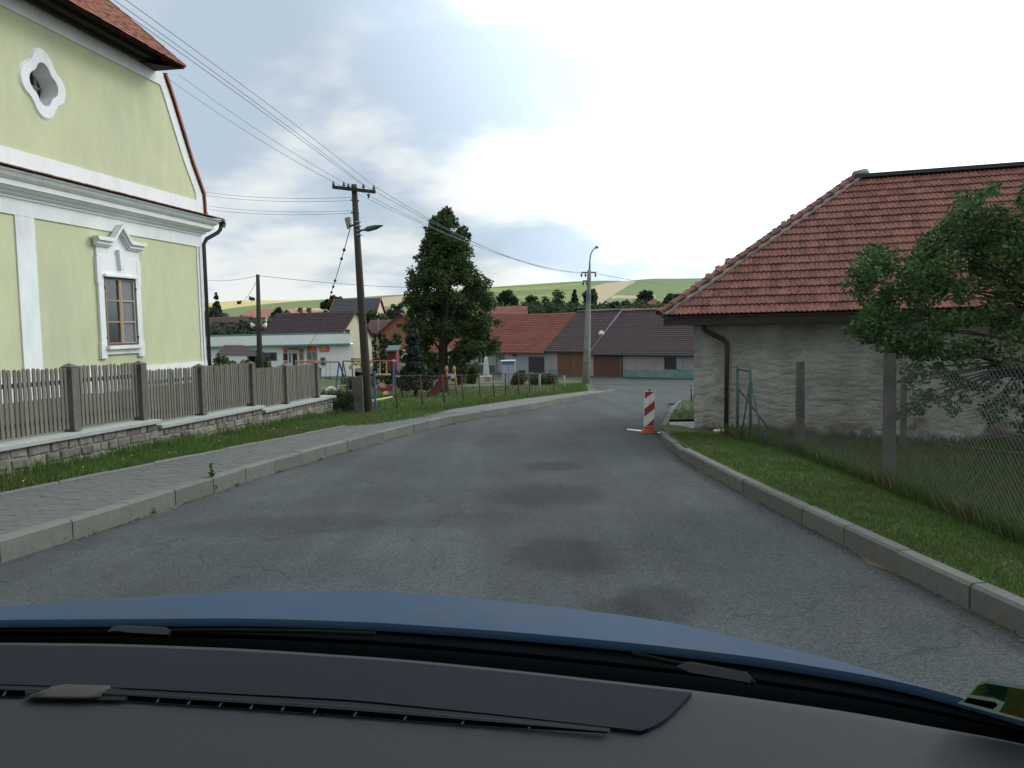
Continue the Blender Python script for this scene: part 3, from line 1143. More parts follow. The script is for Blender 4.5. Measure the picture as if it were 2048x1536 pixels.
def blob_clusters(cx, cy, cz, rx, ry, rz, n, rad, shape='round'):
    out = []
    while len(out) < n:
        d = rng.normal(size=3)
        d /= np.linalg.norm(d)
        r = rng.random() ** 0.4
        u, v, w = d * r
        if shape == 'cone':
            h = rng.random() ** 1.5
            a = rng.random() * 6.283
            rr = (1 - h) ** .8 * (0.35 + 0.65 * rng.random())
            out.append((cx + rx * rr * math.cos(a), cy + ry * rr * math.sin(a), cz - rz + 2 * rz * h, rad * (1.05 - 0.75 * h)))
            continue
        if shape == 'column':
            h = rng.random()
            a = rng.random() * 6.283
            rr = (0.5 + .5 * rng.random()) * (1 - max(0, h - .8) * 3)
            out.append((cx + rx * rr * math.cos(a), cy + ry * rr * math.sin(a), cz - rz + 2 * rz * h, rad))
            continue
        lump = 1 + 0.28 * noise.noise(Vector((u * 2.2 + cx, v * 2.2 + cy, w * 2.2)))
        out.append((cx + rx * u * lump, cy + ry * v * lump, cz + rz * w * lump, rad * rng.uniform(.7, 1.25)))
    return out


def tree(name, label, x, y, z0, top, width, shape='round', leaf='leaf_far', n=26, per=90, size=0.35, trunk=0.16, cat='tree', group=None, base=0.15, depth=None, crown_name='crown', rad=None):
    """z0 base, top: height of the tree above it"""
    t = thing(name, label, cat, (x, y, z0), 0, group)
    lo = top * base
    rz = (top - lo) / 2
    rad = rad or (width * (0.17 if shape == 'round' else 0.15))
    cl = blob_clusters(0, 0, lo + rz, max(width / 2 - rad * .8, .1), max((depth or width) / 2 - rad * .8, .1), rz - rad * .6, n, rad, shape)
    V, F = leaf_cloud(cl, per, size)
    stuff(np_obj(crown_name, V, F, leaf, t))
    mb = MB()
    mb.tube([(0, 0, -.5), (0.03 * top, 0, top * .35), (0, 0.02 * top, top * .8)], [trunk, trunk * .75, trunk * .2], 7)
    for k in range(5 if shape == 'round' else 0):
        c = cl[k]
        mb.tube([(0, 0, top * (.25 + .08 * k)), (c[0] * .5, c[1] * .5, (top * (.25 + .08 * k) + c[2]) * .5), c[:3]], [trunk * .5, trunk * .3, trunk * .1], 5)
    mb.obj('trunk', 'bark', t, smooth=True)
    return t

# ================================================================== PICKET FENCE ON ITS STONE WALL
FA = math.atan2(0.099, 1.0)                       # the fence leans this much to the right of straight ahead
wall = thing('stone_wall', 'low rubble stone wall with pale stepped concrete coping under the grey picket fence', 'wall', (xf(10), 10, gzf(xf(10), 10)))
WO = Vector((xf(10), 10, gzf(xf(10), 10)))
ins = lambda x, y, z: (x - WO.x, y - WO.y, z - WO.z)
mb = MB()
rows = []
for y in np.arange(-4, 26.31, 0.5):
    y = min(y, 26.28)
    zt, zb = cop_h(y) - 0.085, gzf(xf(y), y) - 0.2
    rows.append([ins(xf(y) - .16, y, zb), ins(xf(y) - .16, y, zt), ins(xf(y) + .155, y, zt), ins(xf(y) + .155, y, zb)])
mb.grid(rows)
e = rows[-1]
mb.add([(p[0], p[1] + .002, p[2]) for p in e], [(0, 1, 2, 3)])
mb.obj('wall_core', 'mortar', wall)
for y0, y1 in ((-4, 15.7), (15.7, 20.7), (20.7, 26.42)):
    n = 1 if y0 > 0 else 3
    for k in range(n):
        a_, b_ = y0 + (y1 - y0) * k / n, y0 + (y1 - y0) * (k + 1) / n - (0.01 if k < n - 1 else 0)
        za, zb = cop_h(a_ + 1e-4), cop_h(b_ - 1e-3)
        o1, o2 = -.22, .25
        mb = MB()
        mb.hexa([ins(xf(a_) + o1, a_, za - .085), ins(xf(a_) + o2, a_, za - .10), ins(xf(b_) + o2, b_, zb - .10), ins(xf(b_) + o1, b_, zb - .085)],
                [ins(xf(a_) + o1, a_, za), ins(xf(a_) + o2, a_, za - .03), ins(xf(b_) + o2, b_, zb - .03), ins(xf(b_) + o1, b_, zb)])
        mb.obj('coping_slab', 'coping', wall, bevel=0.008)
for lvl in range(4):
    y = 8.6 + random.random() * .2
    while y < 26.25:
        L_ = random.uniform(0.18, 0.50)
        yb_ = min(y + L_, 26.27)
        ct = cop_h((y + yb_) / 2) - 0.098
        zt = ct - lvl * 0.16 + random.uniform(-.015, .015) * (lvl > 0)
        zb = zt - 0.145
        gr = gzf(xf(y), y) + hw(y) - .06
        if zt > gr + .02 and yb_ - y > .06:
            px_ = xf(y) + .156
            pr = random.uniform(0.008, 0.034)
            j = lambda a=.014: random.uniform(-a, a)
            mb = MB()
            xa, xc = xf(y) + .14, xf(yb_) + .14
            q = [(y + j(), zb + j()), (yb_ - .02 + j(), zb + j()), (yb_ - .02 + j(), zt + j()), (y + j(), zt + j() * .3)]
            bk = [(0.0, *p) for p in q]
            cy_2, cz_2 = (y + yb_) / 2, (zt + zb) / 2
            V = []
            for (yy, zz) in q:
                V.append(ins(xf(yy) + .13, yy, zz))
            for (yy, zz) in q:
                V.append(ins(xf(yy) + .156 + pr * .6, yy + .004 * (1 if yy < cy_2 else -1), zz + .004 * (1 if zz < cz_2 else -1)))
            for (yy, zz) in q:
                V.append(ins(xf(yy) + .16 + pr, yy + .022 * (1 if yy < cy_2 else -1), zz + .022 * (1 if zz < cz_2 else -1)))
            F = []
            for r_ in (0, 4):
                for k in range(4):
                    F.append((r_ + k, r_ + (k + 1) % 4, r_ + (k + 1) % 4 + 4, r_ + k + 4))
            F.append((8, 9, 10, 11))
            mb.add(V, F)
            mb.obj('stone', 'stone', wall)
        y = yb_ + random.uniform(.012, .035)

fen = thing('picket_fence', 'weathered grey wooden picket fence with square posts on the stone wall', 'fence', (xf(10), 10, cop_h(10)))
FO = Vector((xf(10), 10, cop_h(10)))
pm = MB()
w_, d_, hgt = .031, .011, 1.0
prof = [(-w_, 0), (w_, 0), (w_, hgt - .035), (w_ * .72, hgt - .012), (w_ * .3, hgt), (-w_ * .3, hgt), (-w_ * .72, hgt - .012), (-w_, hgt - .035)]
pm.prism([(0, a, b) for a, b in prof], (d_ * 2, 0, 0))
pk = pm.mesh('picket', 'fence_wood')
pp = MB()
pp.box(-.095, .095, -.095, .095, 0, 1.05)
pp.add([(-.105, -.105, 1.05), (.105, -.105, 1.05), (.105, .105, 1.05), (-.105, .105, 1.05), (0, 0, 1.115)], [(3, 2, 1, 0), (0, 1, 4), (1, 2, 4), (2, 3, 4), (3, 0, 4)])
pp_me = pp.mesh('post', 'fence_post')
posts_y = [8.7, 11.1, 13.4, 15.45, 17.8, 20.45, 22.7, 25.25]
for y in posts_y:
    piece(pp_me, 'post', fen, (xf(y) - FO.x, y - FO.y, cop_h(y) - FO.z - .01), (0, 0, -FA))
for a_, b_ in zip(posts_y, posts_y[1:]):
    z0 = cop_h((a_ + b_) / 2) if b_ not in (15.45, 20.45) else cop_h(a_ + .1)
    sl = -0.02
    for hr in (0.20, 0.79):
        mb = MB()
        mb.bar((xf(a_ + .1) - FO.x - .02, a_ + .1 - FO.y, z0 + hr - FO.z + .02), (xf(b_ - .1) - FO.x - .02, b_ - .1 - FO.y, z0 + hr - FO.z - .02), .035, .07)
        mb.obj('rail', 'fence_wood', fen)
    n = int((b_ - a_ - .22) / .108)
    for k in range(n + 1):
        y = a_ + .15 + (b_ - a_ - .30) * k / n
        if y < 10.2:
            continue
        dz = random.uniform(-.008, .008)
        piece(pk, 'picket', fen, (xf(y) + .002 - FO.x, y - FO.y, z0 + .035 + dz - (y - (a_ + b_) / 2) * .02 - FO.z), (random.uniform(-.008, .008), random.uniform(-.006, .006), -FA + random.uniform(-.04, .04)),
              (1, 1, random.uniform(.985, 1.01)))

# ================================================================== BAROQUE HOUSE (local: x out of the gable wall, y along it, z up)
HB = -2.75                                          # ground level below the eye at the house
house = thing('baroque_house', 'pale green baroque house with white trim and a red tiled half-hipped roof', 'house',
              (-9.83, 26.5, EYE + HB), -0.1518)
BN = Vector((0.9885, -0.1512, 0))
BS = Vector((0.1512, 0.9885, 0))


def sh(px, py, n=0.0):
    """place on the gable wall (n metres out of it): metres along it and height above the eye"""
    r = ray(px, py)
    c = Vector((-9.83, 26.5, EYE)) + BN * n
    k = (c - Vector((0, 0, EYE))).dot(BN) / r.dot(BN)
    p = Vector((0, 0, EYE)) + r * k
    return (p - Vector((-9.83, 26.5, 0))).dot(BS), p.z - EYE


L = lambda n, s, h: (n, s, h - HB)
SL = -17.5
mb = MB()
mb.box(-12, -0.0, SL, 0, -.3, 3.72 - HB)
mb.obj('wall', 'plaster_green', house)
s_l, _ = sh(397, 600)
s_p0, s_p1 = sh(38, 600)[0], sh(76, 600)[0]
h_fr = (sh(76, 438)[1] + sh(396, 494)[1]) / 2
h_pl = (sh(281, 733)[1] + sh(401, 723)[1]) / 2
print('house', s_l, s_p0, s_p1, h_fr, h_pl, 'panel h', sh(76, 438), sh(396, 494))
mb = MB()
mb.box(0.0, .03, s_l, .03, h_pl - HB, h_fr - HB)
mb.box(-.8, .0, .0, .03, h_pl - HB, h_fr - HB)
mb.obj('corner_pilaster', 'plaster_white', house)
mb = MB()
mb.box(0.0, .03, s_p0, s_p1, h_pl - HB, h_fr - HB)
mb.obj('pilaster', 'plaster_white', house)
mb = MB()
mb.box(0.0, .03, SL, s_p0 - 5.2, h_pl - HB, h_fr - HB)
mb.obj('pilaster', 'plaster_white', house)
mb = MB()
mb.box(0.0, .036, SL, .036, h_fr - HB, 3.12 - HB)
mb.box(-12, .0, .0, .036, h_fr - HB, 3.12 - HB)
mb.obj('frieze', 'plaster_white', house)
mb = MB()
mb.box(0.0, .05, SL, .05, -.3, h_pl - HB)
mb.box(-12, .0, .0, .05, -.3, h_pl - HB)
mb.obj('plinth', 'plaster_white', house)
prof = [(0.0, 3.10), (0.07, 3.10), (0.07, 3.15), (0.115, 3.165), (0.16, 3.20), (0.16, 3.23), (.20, 3.23), (0.27, 3.275), (0.29, 3.31), (.33, 3.31), (0.33, 3.44), (.36, 3.44), (.43, 3.50), (.47, 3.58), (.50, 3.58), (.50, 3.63), (0.0, 3.74)]
rows = [[L(n, SL, h) for n, h in prof], [L(n, n, h) for n, h in prof], [L(-12, n, h) for n, h in prof]]
MB().grid([r[::-1] for r in rows]).obj('cornice', 'plaster_white', house)
# tiles on the ledge
lt = MB()
lt.box(-.02, .62, -.082, .082, 0, .022)
lt_me = lt.mesh('ledge_tile', 'tile_old')
s = SL + .1
while s < .50:
    piece(lt_me, 'ledge_tile', house, L(0, s, 3.745 + random.uniform(-.004, .004)), (random.uniform(-.02, .02), .15, 0))
    s += .17
# gable
gp = [(429, 433), (410, 392), (388, 330), (368, 265), (350, 205), (333, 154)]
G = [sh(*p) for p in gp]
G = [(s_ - .22, h_) for s_, h_ in G]
G[0] = (0.28, 3.76)
G.insert(1, (.27, 4.1))
SC = -8.3
print('gable', [tuple(round(c, 2) for c in g) for g in G], 'quatrefoil', sh(85, 170), sh(38, 170)[0], sh(132, 170)[0], sh(85, 100)[1], sh(85, 241)[1], 'left edge', sh(0, 300), 'eave', sh(370, 135, 0.9), sh(316, 165), sh(13, 6))
outer = G + [(2 * SC - s_, h_) for s_, h_ in reversed(G)]
QC = sh(85, 169)
QW = (sh(132, 170)[0] - sh(38, 170)[0]) / 2
QH = (sh(85, 100)[1] - sh(85, 241)[1]) / 2


def quatre(k, n=48):
    out = []
    for i in range(n):
        a = 2 * math.pi * i / n
        c, s_ = abs(math.cos(a)), abs(math.sin(a))
        # union of four lobes
        d, r = 0.52, 0.48
        best = 0
        for ux, uy in ((1, 0), (-1, 0), (0, 1), (0, -1)):
            b = (math.cos(a) * ux + math.sin(a) * uy) * d
            disc = r * r - d * d + b * b
            if disc > 0:
                best = max(best, b + math.sqrt(disc))
        best = max(best, 0.79)
        out.append((QC[0] + math.cos(a) * best * QW * k, QC[1] + math.sin(a) * best * QH * k))
    return out


from mathutils.geometry import tessellate_polygon
hole = quatre(0.60)
p3 = [Vector((s_, h_, 0)) for s_, h_ in outer]
q3 = [Vector((s_, h_, 0)) for s_, h_ in hole]
tri = tessellate_polygon([p3, q3])
mb = MB()
allp = p3 + q3
mb.add([L(0, p.x, p.y) for p in allp], [tuple(t) for t in tri])
mb.obj('gable_wall', 'plaster_green', house)
mb = MB()
n_ = len(hole)
mb.add([L(0, *p) for p in hole] + [L(-.42, *p) for p in hole], [(i, (i + 1) % n_, (i + 1) % n_ + n_, i + n_) for i in range(n_)])
mb.obj('window_reveal', 'plaster_white', house)
o_, i_ = quatre(1.0), quatre(0.60)
mid = quatre(.93)
mb = MB()
mb.add([L(0.0, *p) for p in o_] + [L(.045, *p) for p in mid] + [L(.045, *p) for p in i_] + [L(0.0, *p) for p in i_],
       [(r * n_ + i, r * n_ + (i + 1) % n_, (r + 1) * n_ + (i + 1) % n_, (r + 1) * n_ + i) for r in range(3) for i in range(n_)])
mb.obj('quatrefoil_surround', 'plaster_white', house)
wr = MB()
wr.box(-.46, -.43, QC[0] - QW * .62, QC[0] + QW * .62, QC[1] - QH * .62 - HB, QC[1] + QH * .62 - HB)
win = wr.obj('quatrefoil_window', 'window_dark', house)
mb = MB()
for ds in (-.27, 0.0, .27):
    mb.box(-.43, -.38, QC[0] + ds - .022, QC[0] + ds + .022, QC[1] - QH * .6 - HB, QC[1] + QH * .6 - HB)
for dh in (-.3, 0.03, .36):
    mb.box(-.429, -.385, QC[0] - QW * .6, QC[0] + QW * .6, QC[1] + dh - .02 - HB, QC[1] + dh + .02 - HB)
mb.obj('muntin', 'sash_grey', win)
# white bands on the gable
mb = MB()
mb.box(0, .03, 2 * SC, -.02, 3.75 - HB, 4.20 - HB)
mb.obj('gable_band', 'plaster_white', house)
for sg in (1, -1):
    rows = []
    for (s_, h_), (s2, h2) in zip(G, G[1:] + [(G[-1][0] * 2 - G[-2][0], G[-1][1] * 2 - G[-2][1])]):
        if h_ > 7.5 and h_ > G[-1][1]:
            continue
        f = (lambda s__: s__) if sg > 0 else (lambda s__: 2 * SC - s__)
        rows.append([L(.0, f(s_ - .40), h_), L(.032, f(s_ - .39), h_), L(.032, f(s_ + .0), h_), L(.0, f(s_ + .01), h_)])
    MB().grid(rows).obj('gable_edge_band', 'plaster_white', house)
HT = G[-1][1]
mb = MB()
mb.box(0, .034, 2 * SC - G[-1][0], G[-1][0], HT - .34 - HB, HT + .02 - HB)
mb.obj('gable_band', 'plaster_white', house)
# verge tiles and steep lower roof
rows = []
for s_, h_ in [(0.62, 3.60)] + G:
    rows.append([L(.10, s_ + .03, h_ + .02), L(.10, s_ + .10, h_ + .08), L(-.3, s_ + .10, h_ + .08)])
MB().grid(rows).obj('verge_tiles', 'tile_old', house)
k = 0
stp = []
side = [(0.66, 3.62), (0.22, 3.86)] + G[1:]
cum = [0]
for a_, b_ in zip(side, side[1:]):
    cum.append(cum[-1] + math.hypot(b_[0] - a_[0], b_[1] - a_[1]))
mb = MB()
nst = int(cum[-1] / .16)
for i in range(nst):
    t0, t1 = cum[-1] * i / nst, cum[-1] * (i + 1) / nst
    s0, h0 = np.interp(t0, cum, [p[0] for p in side]), np.interp(t0, cum, [p[1] for p in side])
    s1, h1 = np.interp(t1, cum, [p[0] for p in side]), np.interp(t1, cum, [p[1] for p in side])
    mb.add([L(.08, s0 + .13, h0 + .06), L(-12, s0 + .13, h0 + .06), L(-12, s1 + .09, h1 + .06), L(.08, s1 + .09, h1 + .06), L(.08, s0 + .08, h0 + .02), L(-12, s0 + .08, h0 + .02)],
           [(0, 1, 2, 3), (4, 5, 1, 0)])
mb.obj('lower_roof', 'tile_old', house)
# half hip: soffit, eave tiles and the slope that rises behind
es, eh = sh(370, 137, .95)
print('hip eave', es, eh)
ER = es                                     # right corner of the eave
EL = 2 * SC - es
prof = [(0.0, HT + .02), (.14, HT + .03), (.16, HT + .12), (.34, HT + .14), (.37, HT + .26), (.60, HT + .28), (.64, HT + .36), (.90, eh - .02)]
rows = [[L(n, EL, h) for n, h in prof], [L(n, ER - .06, h) for n, h in prof]]
mb = MB().grid(rows)
c = rows[1]
mb.add(c + [L(0, ER - .06, eh - .02)], [tuple(range(len(c) + 1))])
mb.obj('soffit', 'dark_timber', house)
PT = math.tan(R(46))
HN, HH = 4.2, 4.2 * PT                       # plan run and rise of the hip
bt = MB()
bt.hexa([(-.085, -.02, 0), (.085, -.02, 0), (.085, .24, 0), (-.085, .24, 0)], [(-.085, -.02, .018), (.085, -.02, .018), (.085, .24, .018), (-.085, .24, .018)])
V_, F_ = [], []
cl_ = math.hypot(HN, HH)
ca, sa = HN / cl_, HH / cl_
nr = int(cl_ / .155)
for r_ in range(nr):
    d = r_ * .155
    nn, hh = .95 - d * ca, eh + .02 + d * sa
    smax, smin = ER - d * ca, EL + d * ca
    s = smin + (0.085 if r_ % 2 else 0.0)
    while s < smax:
        if s > -12:
            o = len(V_)
            jt = random.uniform(-.006, .006)
            for vx, vy, vz in bt.v:
                lift = .030 - vy * .12 + jt
                vz += lift
                V_.append(L(nn - vy * ca + vz * sa, s + vx, hh + vy * sa + vz * ca))
            F_ += [(o + a_, o + b_, o + c_, o + d_) for a_, b_, c_, d_ in ((0, 3, 2, 1), (4, 5, 6, 7), (0, 1, 5, 4), (1, 2, 6, 5), (2, 3, 7, 6), (3, 0, 4, 7))]
        s += .172
stuff(np_obj('roof_tiles', V_, F_, 'tile_old', house))
mb = MB()
mb.add([L(.93, ER, eh), L(.93, EL, eh), L(.95 - HN, EL + HN, eh + HH), L(.95 - HN, ER - HN, eh + HH)], [(0, 3, 2, 1)])
# right and left upper slopes and back
mb.add([L(.93, ER, eh), L(-12, ER, eh), L(-12, ER - HN, eh + HH), L(.95 - HN, ER - HN, eh + HH)], [(0, 1, 2, 3)])
mb.add([L(.93, EL, eh), L(-12, EL, eh), L(-12, EL + HN, eh + HH), L(.95 - HN, EL + HN, eh + HH)], [(3, 2, 1, 0)])
mb.add([L(-12, EL + HN, eh + HH), L(.95 - HN, EL + HN, eh + HH), L(.95 - HN, ER - HN, eh + HH), L(-12, ER - HN, eh + HH)], [(0, 1, 2, 3)])
mb.obj('upper_roof', 'tile_old', house)
mb = MB()
mb.add([L(.93, ER, eh - .01), L(-12, ER, eh - .01), L(-12, ER - .9, HT), L(.0, ER - .9, HT)], [(0, 1, 2, 3)])
mb.add([L(.93, ER, eh - .012), L(.93, EL, eh - .012), L(.6, EL, HT + .3), L(.6, ER - .3, HT + .3)], [(0, 1, 2, 3)])
mb.obj('eave_boards', 'dark_timber', house)
mb = MB()
hp = [L(.95 - HN * t, ER - HN * t, eh + HH * t + .03) for t in np.linspace(0, 1, 22)]
for a_, b_ in zip(hp, hp[1:]):
    mb.tube([a_, Vector(b_) + (Vector(b_) - Vector(a_)) * .15], [.085, .065], 6)
mb.obj('hip_tiles', 'tile_old', house)

# ground floor window
w0, w1 = sh(205, 600)[0], sh(269, 600)[0]
wc = (w0 + w1) / 2
ww = (w1 - w0) / 2
wt, wb = sh(237, 556)[1], sh(237, 690)[1]
print('window', wc, ww, wt, wb)
sur = thing_parent = house
fr0 = MB()
so, st_, sb_ = ww + .22, wt + 1.0, wb - .34
fr0.box(0, .07, wc - so, wc - ww, sb_ - HB, wt + .06 - HB)
fr0.box(0, .07, wc + ww, wc + so, sb_ - HB, wt + .06 - HB)
fr0.box(0, .069, wc - ww, wc + ww, wb - .24 - HB, wb - .02 - HB)
fr0.box(0, .071, wc - so, wc + so, wt + .02 - HB, wt + .55 - HB)
fr0.box(0, .08, wc - so - .03, wc - ww - .06, sb_ - HB, sb_ + .42 - HB)
fr0.box(0, .08, wc + ww + .06, wc + so + .03, sb_ - HB, sb_ + .42 - HB)
fr0.box(0, .078, wc - so - .03, wc - ww - .06, wt - .18 - HB, wt + .5 - HB)
fr0.box(0, .078, wc + ww + .06, wc + so + .03, wt - .18 - HB, wt + .5 - HB)
# tympanum
pk_, fl_ = wt + 1.27, wt + .84
fr0.prism([L(0.0, wc - so, wt + .5), L(0.0, wc + so, wt + .5), L(0.0, wc + so, fl_), L(0.0, wc + so * .45, fl_), L(0.0, wc, pk_), L(0.0, wc - so * .45, fl_), L(0.0, wc - so, fl_)], (.06, 0, 0))
fr0.obj('window_surround', 'plaster_white', house, bevel=.006)
pl = [(-so - .10, fl_ - .02), (-so * .42, fl_ - .02), (0, pk_ - .05), (so * .42, fl_ - .02), (so + .10, fl_ - .02)]
mb = MB()
for th, n1_, n0_, dz in ((.10, .24, 0, .09), (.09, .17, 0, 0.0), (.04, .12, 0, -.045)):
    low = [(x, z + dz) for x, z in pl]
    up_ = [(x + (.05 if dz > 0 else 0) * (1 if x > 0 else -1) * (abs(x) > so * .9), z + dz + th) for x, z in pl]
    for k in range(4):
        a_, b_, c_, d_ = low[k], low[k + 1], up_[k + 1], up_[k]
        mb.prism([L(0.05, wc + q_[0], q_[1]) for q_ in (a_, b_, c_, d_)], (n1_ - .05, 0, 0))
mb.obj('pediment', 'plaster_white', house)
mb = MB()
mb.prism([L(.06, wc - .06, wt + .22), L(.06, wc + .06, wt + .22), L(.06, wc + .11, wt + .74), L(.06, wc - .11, wt + .74)], (.10, 0, 0))
mb.obj('keystone', 'plaster_white', house, bevel=.01)
mb = MB()
mb.box(.0, .15, wc - ww - .02, wc + ww + .02, wt + .0 - HB, wt + .07 - HB)
mb.obj('window_hood', 'plaster_white', house, bevel=.01)
mb = MB()
mb.box(.0, .17, wc - ww - .03, wc + ww + .03, wb - .11 - HB, wb - .01 - HB)
mb.obj('sill', 'plaster_white', house, bevel=.012)
wf = MB()
for a_, b_ in ((wc - ww, wc - ww + .06), (wc + ww - .06, wc + ww)):
    wf.box(.0, .065, a_, b_, wb - HB, wt - HB)
wf.box(.0, .064, wc - ww, wc + ww, wt - .05 - HB, wt - HB)
wf.box(.0, .066, wc - ww, wc + ww, wb - HB, wb + .05 - HB)
wfo = wf.obj('window', 'window_wood', house)
for sg in (-1, 1):
    a_, b_ = (wc - ww + .06, wc - .012) if sg < 0 else (wc + .012, wc + ww - .06)
    sash = MB()
    for q0, q1 in ((a_, a_ + .05), (b_ - .05, b_)):
        sash.box(.012, .052, q0, q1, wb + .05 - HB, wt - .05 - HB)
    hh = (wt - wb - .1)
    for t in (0, 1 / 3, 2 / 3, 1):
        z_ = wb + .05 + hh * t
        sash.box(.013, .050, a_, b_, z_ - .02 - HB + (.02 if t == 0 else 0), z_ + .02 - HB - (.02 if t == 1 else 0))
    sash.obj('sash', 'window_ochre' if sg < 0 else 'sash_grey', wfo)
    for t in range(3):
        mb = MB()
        mb.box(.008, .014, a_ + .045, b_ - .045, wb + .06 + hh * t / 3 - HB, wb + .04 + hh * (t + 1) / 3 - HB)
        mb.obj('pane', 'window_dark' if sg < 0 else 'curtain', wfo)
mb = MB()
for sg in (-1, 1):
    for z_ in (wt - .28, wb + .2):
        mb.box(.066, .078, wc + sg * (ww - .02) - .03, wc + sg * (ww - .02) + .03, z_ - .035 - HB, z_ + .035 - HB)
mb.obj('hinge', 'steel_dark', wfo)
mb = MB()
mb.box(.02, .055, wc - .02, wc + .02, wb + .05 - HB, wt - .05 - HB)
mb.obj('mullion', 'window_ochre', wfo)
# gutter and downpipe at the corner
mb = MB()
mb.tube([L(.55, .62, 3.60), L(-12, .62, 3.60)], .075, 8)
mb.obj('gutter', 'gutter_dark', house, smooth=True)
mb = MB()
mb.tube([L(.42, .64, 3.56), L(.40, .62, 3.36), L(.33, .56, 3.25), L(.12, .22, 3.02), L(.07, .12, 2.85), L(.07, .12, HB)], .062, 10)
mb.obj('downpipe', 'gutter_dark', house, smooth=True)
mb = MB()
mb.tube([L(.48, .70, 3.42), L(.48, .70, 3.56)], [.05, .085], 8)
mb.obj('gutter_outlet', 'zinc', house)
mb = MB()
mb.tube([L(.05, -.14, 2.75), L(.05, -.14, -2.2)], .012, 6)
mb.obj('lightning_cable', 'zinc', house)

# ================================================================== BARN (local: x along the wall, y back, z up)
KB = -2.85
C2 = Vector((4.07, 18.4, 0))
barn = thing('barn', 'old stone barn with rough grey plaster and an orange pantile hipped roof', 'barn', (C2.x, C2.y, EYE + KB), math.atan2(-.33, .944))
BL_ = 15.0
BW = 8.0


def barn_plaster():
    m = mat('barn_plaster', (0.37, 0.36, 0.315), 0.95, 0.20, 3.2, 0.03, 16, col2=(0.27, 0.26, 0.225), c2scale=1.1, c2lo=.45, c2hi=.65)
    nt = m.node_tree
    N, Lk = nt.nodes, nt.links
    p = N['Principled BSDF']
    cur = p.inputs['Base Color'].links[0].from_socket
    t = N.new('ShaderNodeTexCoord')
    sp = N.new('ShaderNodeSeparateXYZ')
    Lk.new(t.outputs['Object'], sp.inputs[0])
    nz = N.new('ShaderNodeTexNoise')
    nz.inputs['Scale'].default_value = 1.4
    nz.inputs['Detail'].default_value = 8
    Lk.new(t.outputs['Object'], nz.inputs['Vector'])
    a = N.new('ShaderNodeMath')
    a.operation = 'MULTIPLY_ADD'
    Lk.new(nz.outputs['Fac'], a.inputs[0])
    a.inputs[1].default_value = -1.9
    Lk.new(sp.outputs[2], a.inputs[2])
    mr = N.new('ShaderNodeMapRange')
    mr.inputs['From Min'].default_value = -0.55
    mr.inputs['From Max'].default_value = -0.30
    mr.inputs['To Min'].default_value = 1
    mr.inputs['To Max'].default_value = 0
    Lk.new(a.outputs[0], mr.inputs['Value'])
    vr = N.new('ShaderNodeTexVoronoi')
    vr.inputs['Scale'].default_value = 5
    mp = N.new('ShaderNodeMapping')
    mp.inputs['Scale'].default_value = (1, 1, 2.2)
    Lk.new(t.outputs['Object'], mp.inputs[0])
    Lk.new(mp.outputs[0], vr.inputs['Vector'])
    mx0 = N.new('ShaderNodeMix')
    mx0.data_type = 'RGBA'
    s_ = N.new('ShaderNodeSeparateColor')
    Lk.new(vr.outputs['Color'], s_.inputs[0])
    Lk.new(s_.outputs[0], mx0.inputs['Factor'])
    mx0.inputs['A'].default_value = (0.10, 0.062, 0.042, 1)
    mx0.inputs['B'].default_value = (0.165, 0.14, 0.11, 1)
    mx = N.new('ShaderNodeMix')
    mx.data_type = 'RGBA'
    Lk.new(mr.outputs[0], mx.inputs['Factor'])
    Lk.new(cur, mx.inputs['A'])
    Lk.new(mx0.outputs['Result'], mx.inputs['B'])
    Lk.new(mx.outputs['Result'], p.inputs['Base Color'])
    MT['barn_plaster'] = m


barn_plaster()
WT = -0.06 - KB                              # wall top
rows = []
for z in np.linspace(-.3, WT, 96):
    r_ = []
    for x in np.arange(0, BL_ + .01, .05):
        k = noise.fractal(Vector((x * 1.2, z * 2.6, 1.5)), 0.8, 2.0, 5)
        k2 = noise.noise(Vector((x * 3.0, z * 9, 7)))
        k3 = abs(noise.noise(Vector((x * 2.2, z * 7, 3))))
        r_.append((x, -.02 - .024 * k - .010 * k2 + .017 * (1 - k3) ** 8, z))
    rows.append(r_)
mb = MB().grid(rows)
mb.add([(0, -.0, -.3), (0, BW, -.3), (0, BW, WT), (0, -.0, WT), (BL_, 0, -.3), (BL_, BW, -.3), (BL_, BW, WT), (BL_, 0, WT)], [(0, 3, 2, 1), (4, 5, 6, 7), (1, 2, 6, 5)])
mb.obj('wall', 'barn_plaster', barn, smooth=False)
mb = MB()
mb.box(-.12, BL_ + .1, -.14, .12, WT + .003, WT + .17)
mb.box(-.12, .12, .12, BW, WT + .003, WT + .17)
mb.obj('wall_plate', 'dark_timber', barn)
EH = 0.15 - KB
RB = 4.0
RH = 3.52 - KB
OV = 0.62
sl_run = RB + OV
sl_rise = RH - EH
sl_len = math.hypot(sl_run, sl_rise)
cb, sb = sl_run / sl_len, sl_rise / sl_len
x = .25
while x < BL_:
    mb = MB()
    mb.hexa([(x - .06, -OV + .04, EH - .12), (x + .06, -OV + .04, EH - .12), (x + .06, .6, EH + .34), (x - .06, .6, EH + .34)],
            [(x - .06, -OV + .04, EH - .02), (x + .06, -OV + .04, EH - .02), (x + .06, .6, EH + .44), (x - .06, .6, EH + .44)])
    mb.obj('rafter', 'dark_timber', barn)
    x += .95
HR = 4.25                                    # plan run of the hip end
RX0 = -OV + HR
mb = MB()
mb.add([(-OV, -OV, EH), (BL_ + .4, -OV, EH), (BL_ + .4, RB, RH), (RX0, RB, RH), (-OV, BW + OV, EH), (BL_ + .4, BW + OV, EH)],
       [(0, 1, 2, 3), (3, 2, 5, 4), (4, 0, 3)])
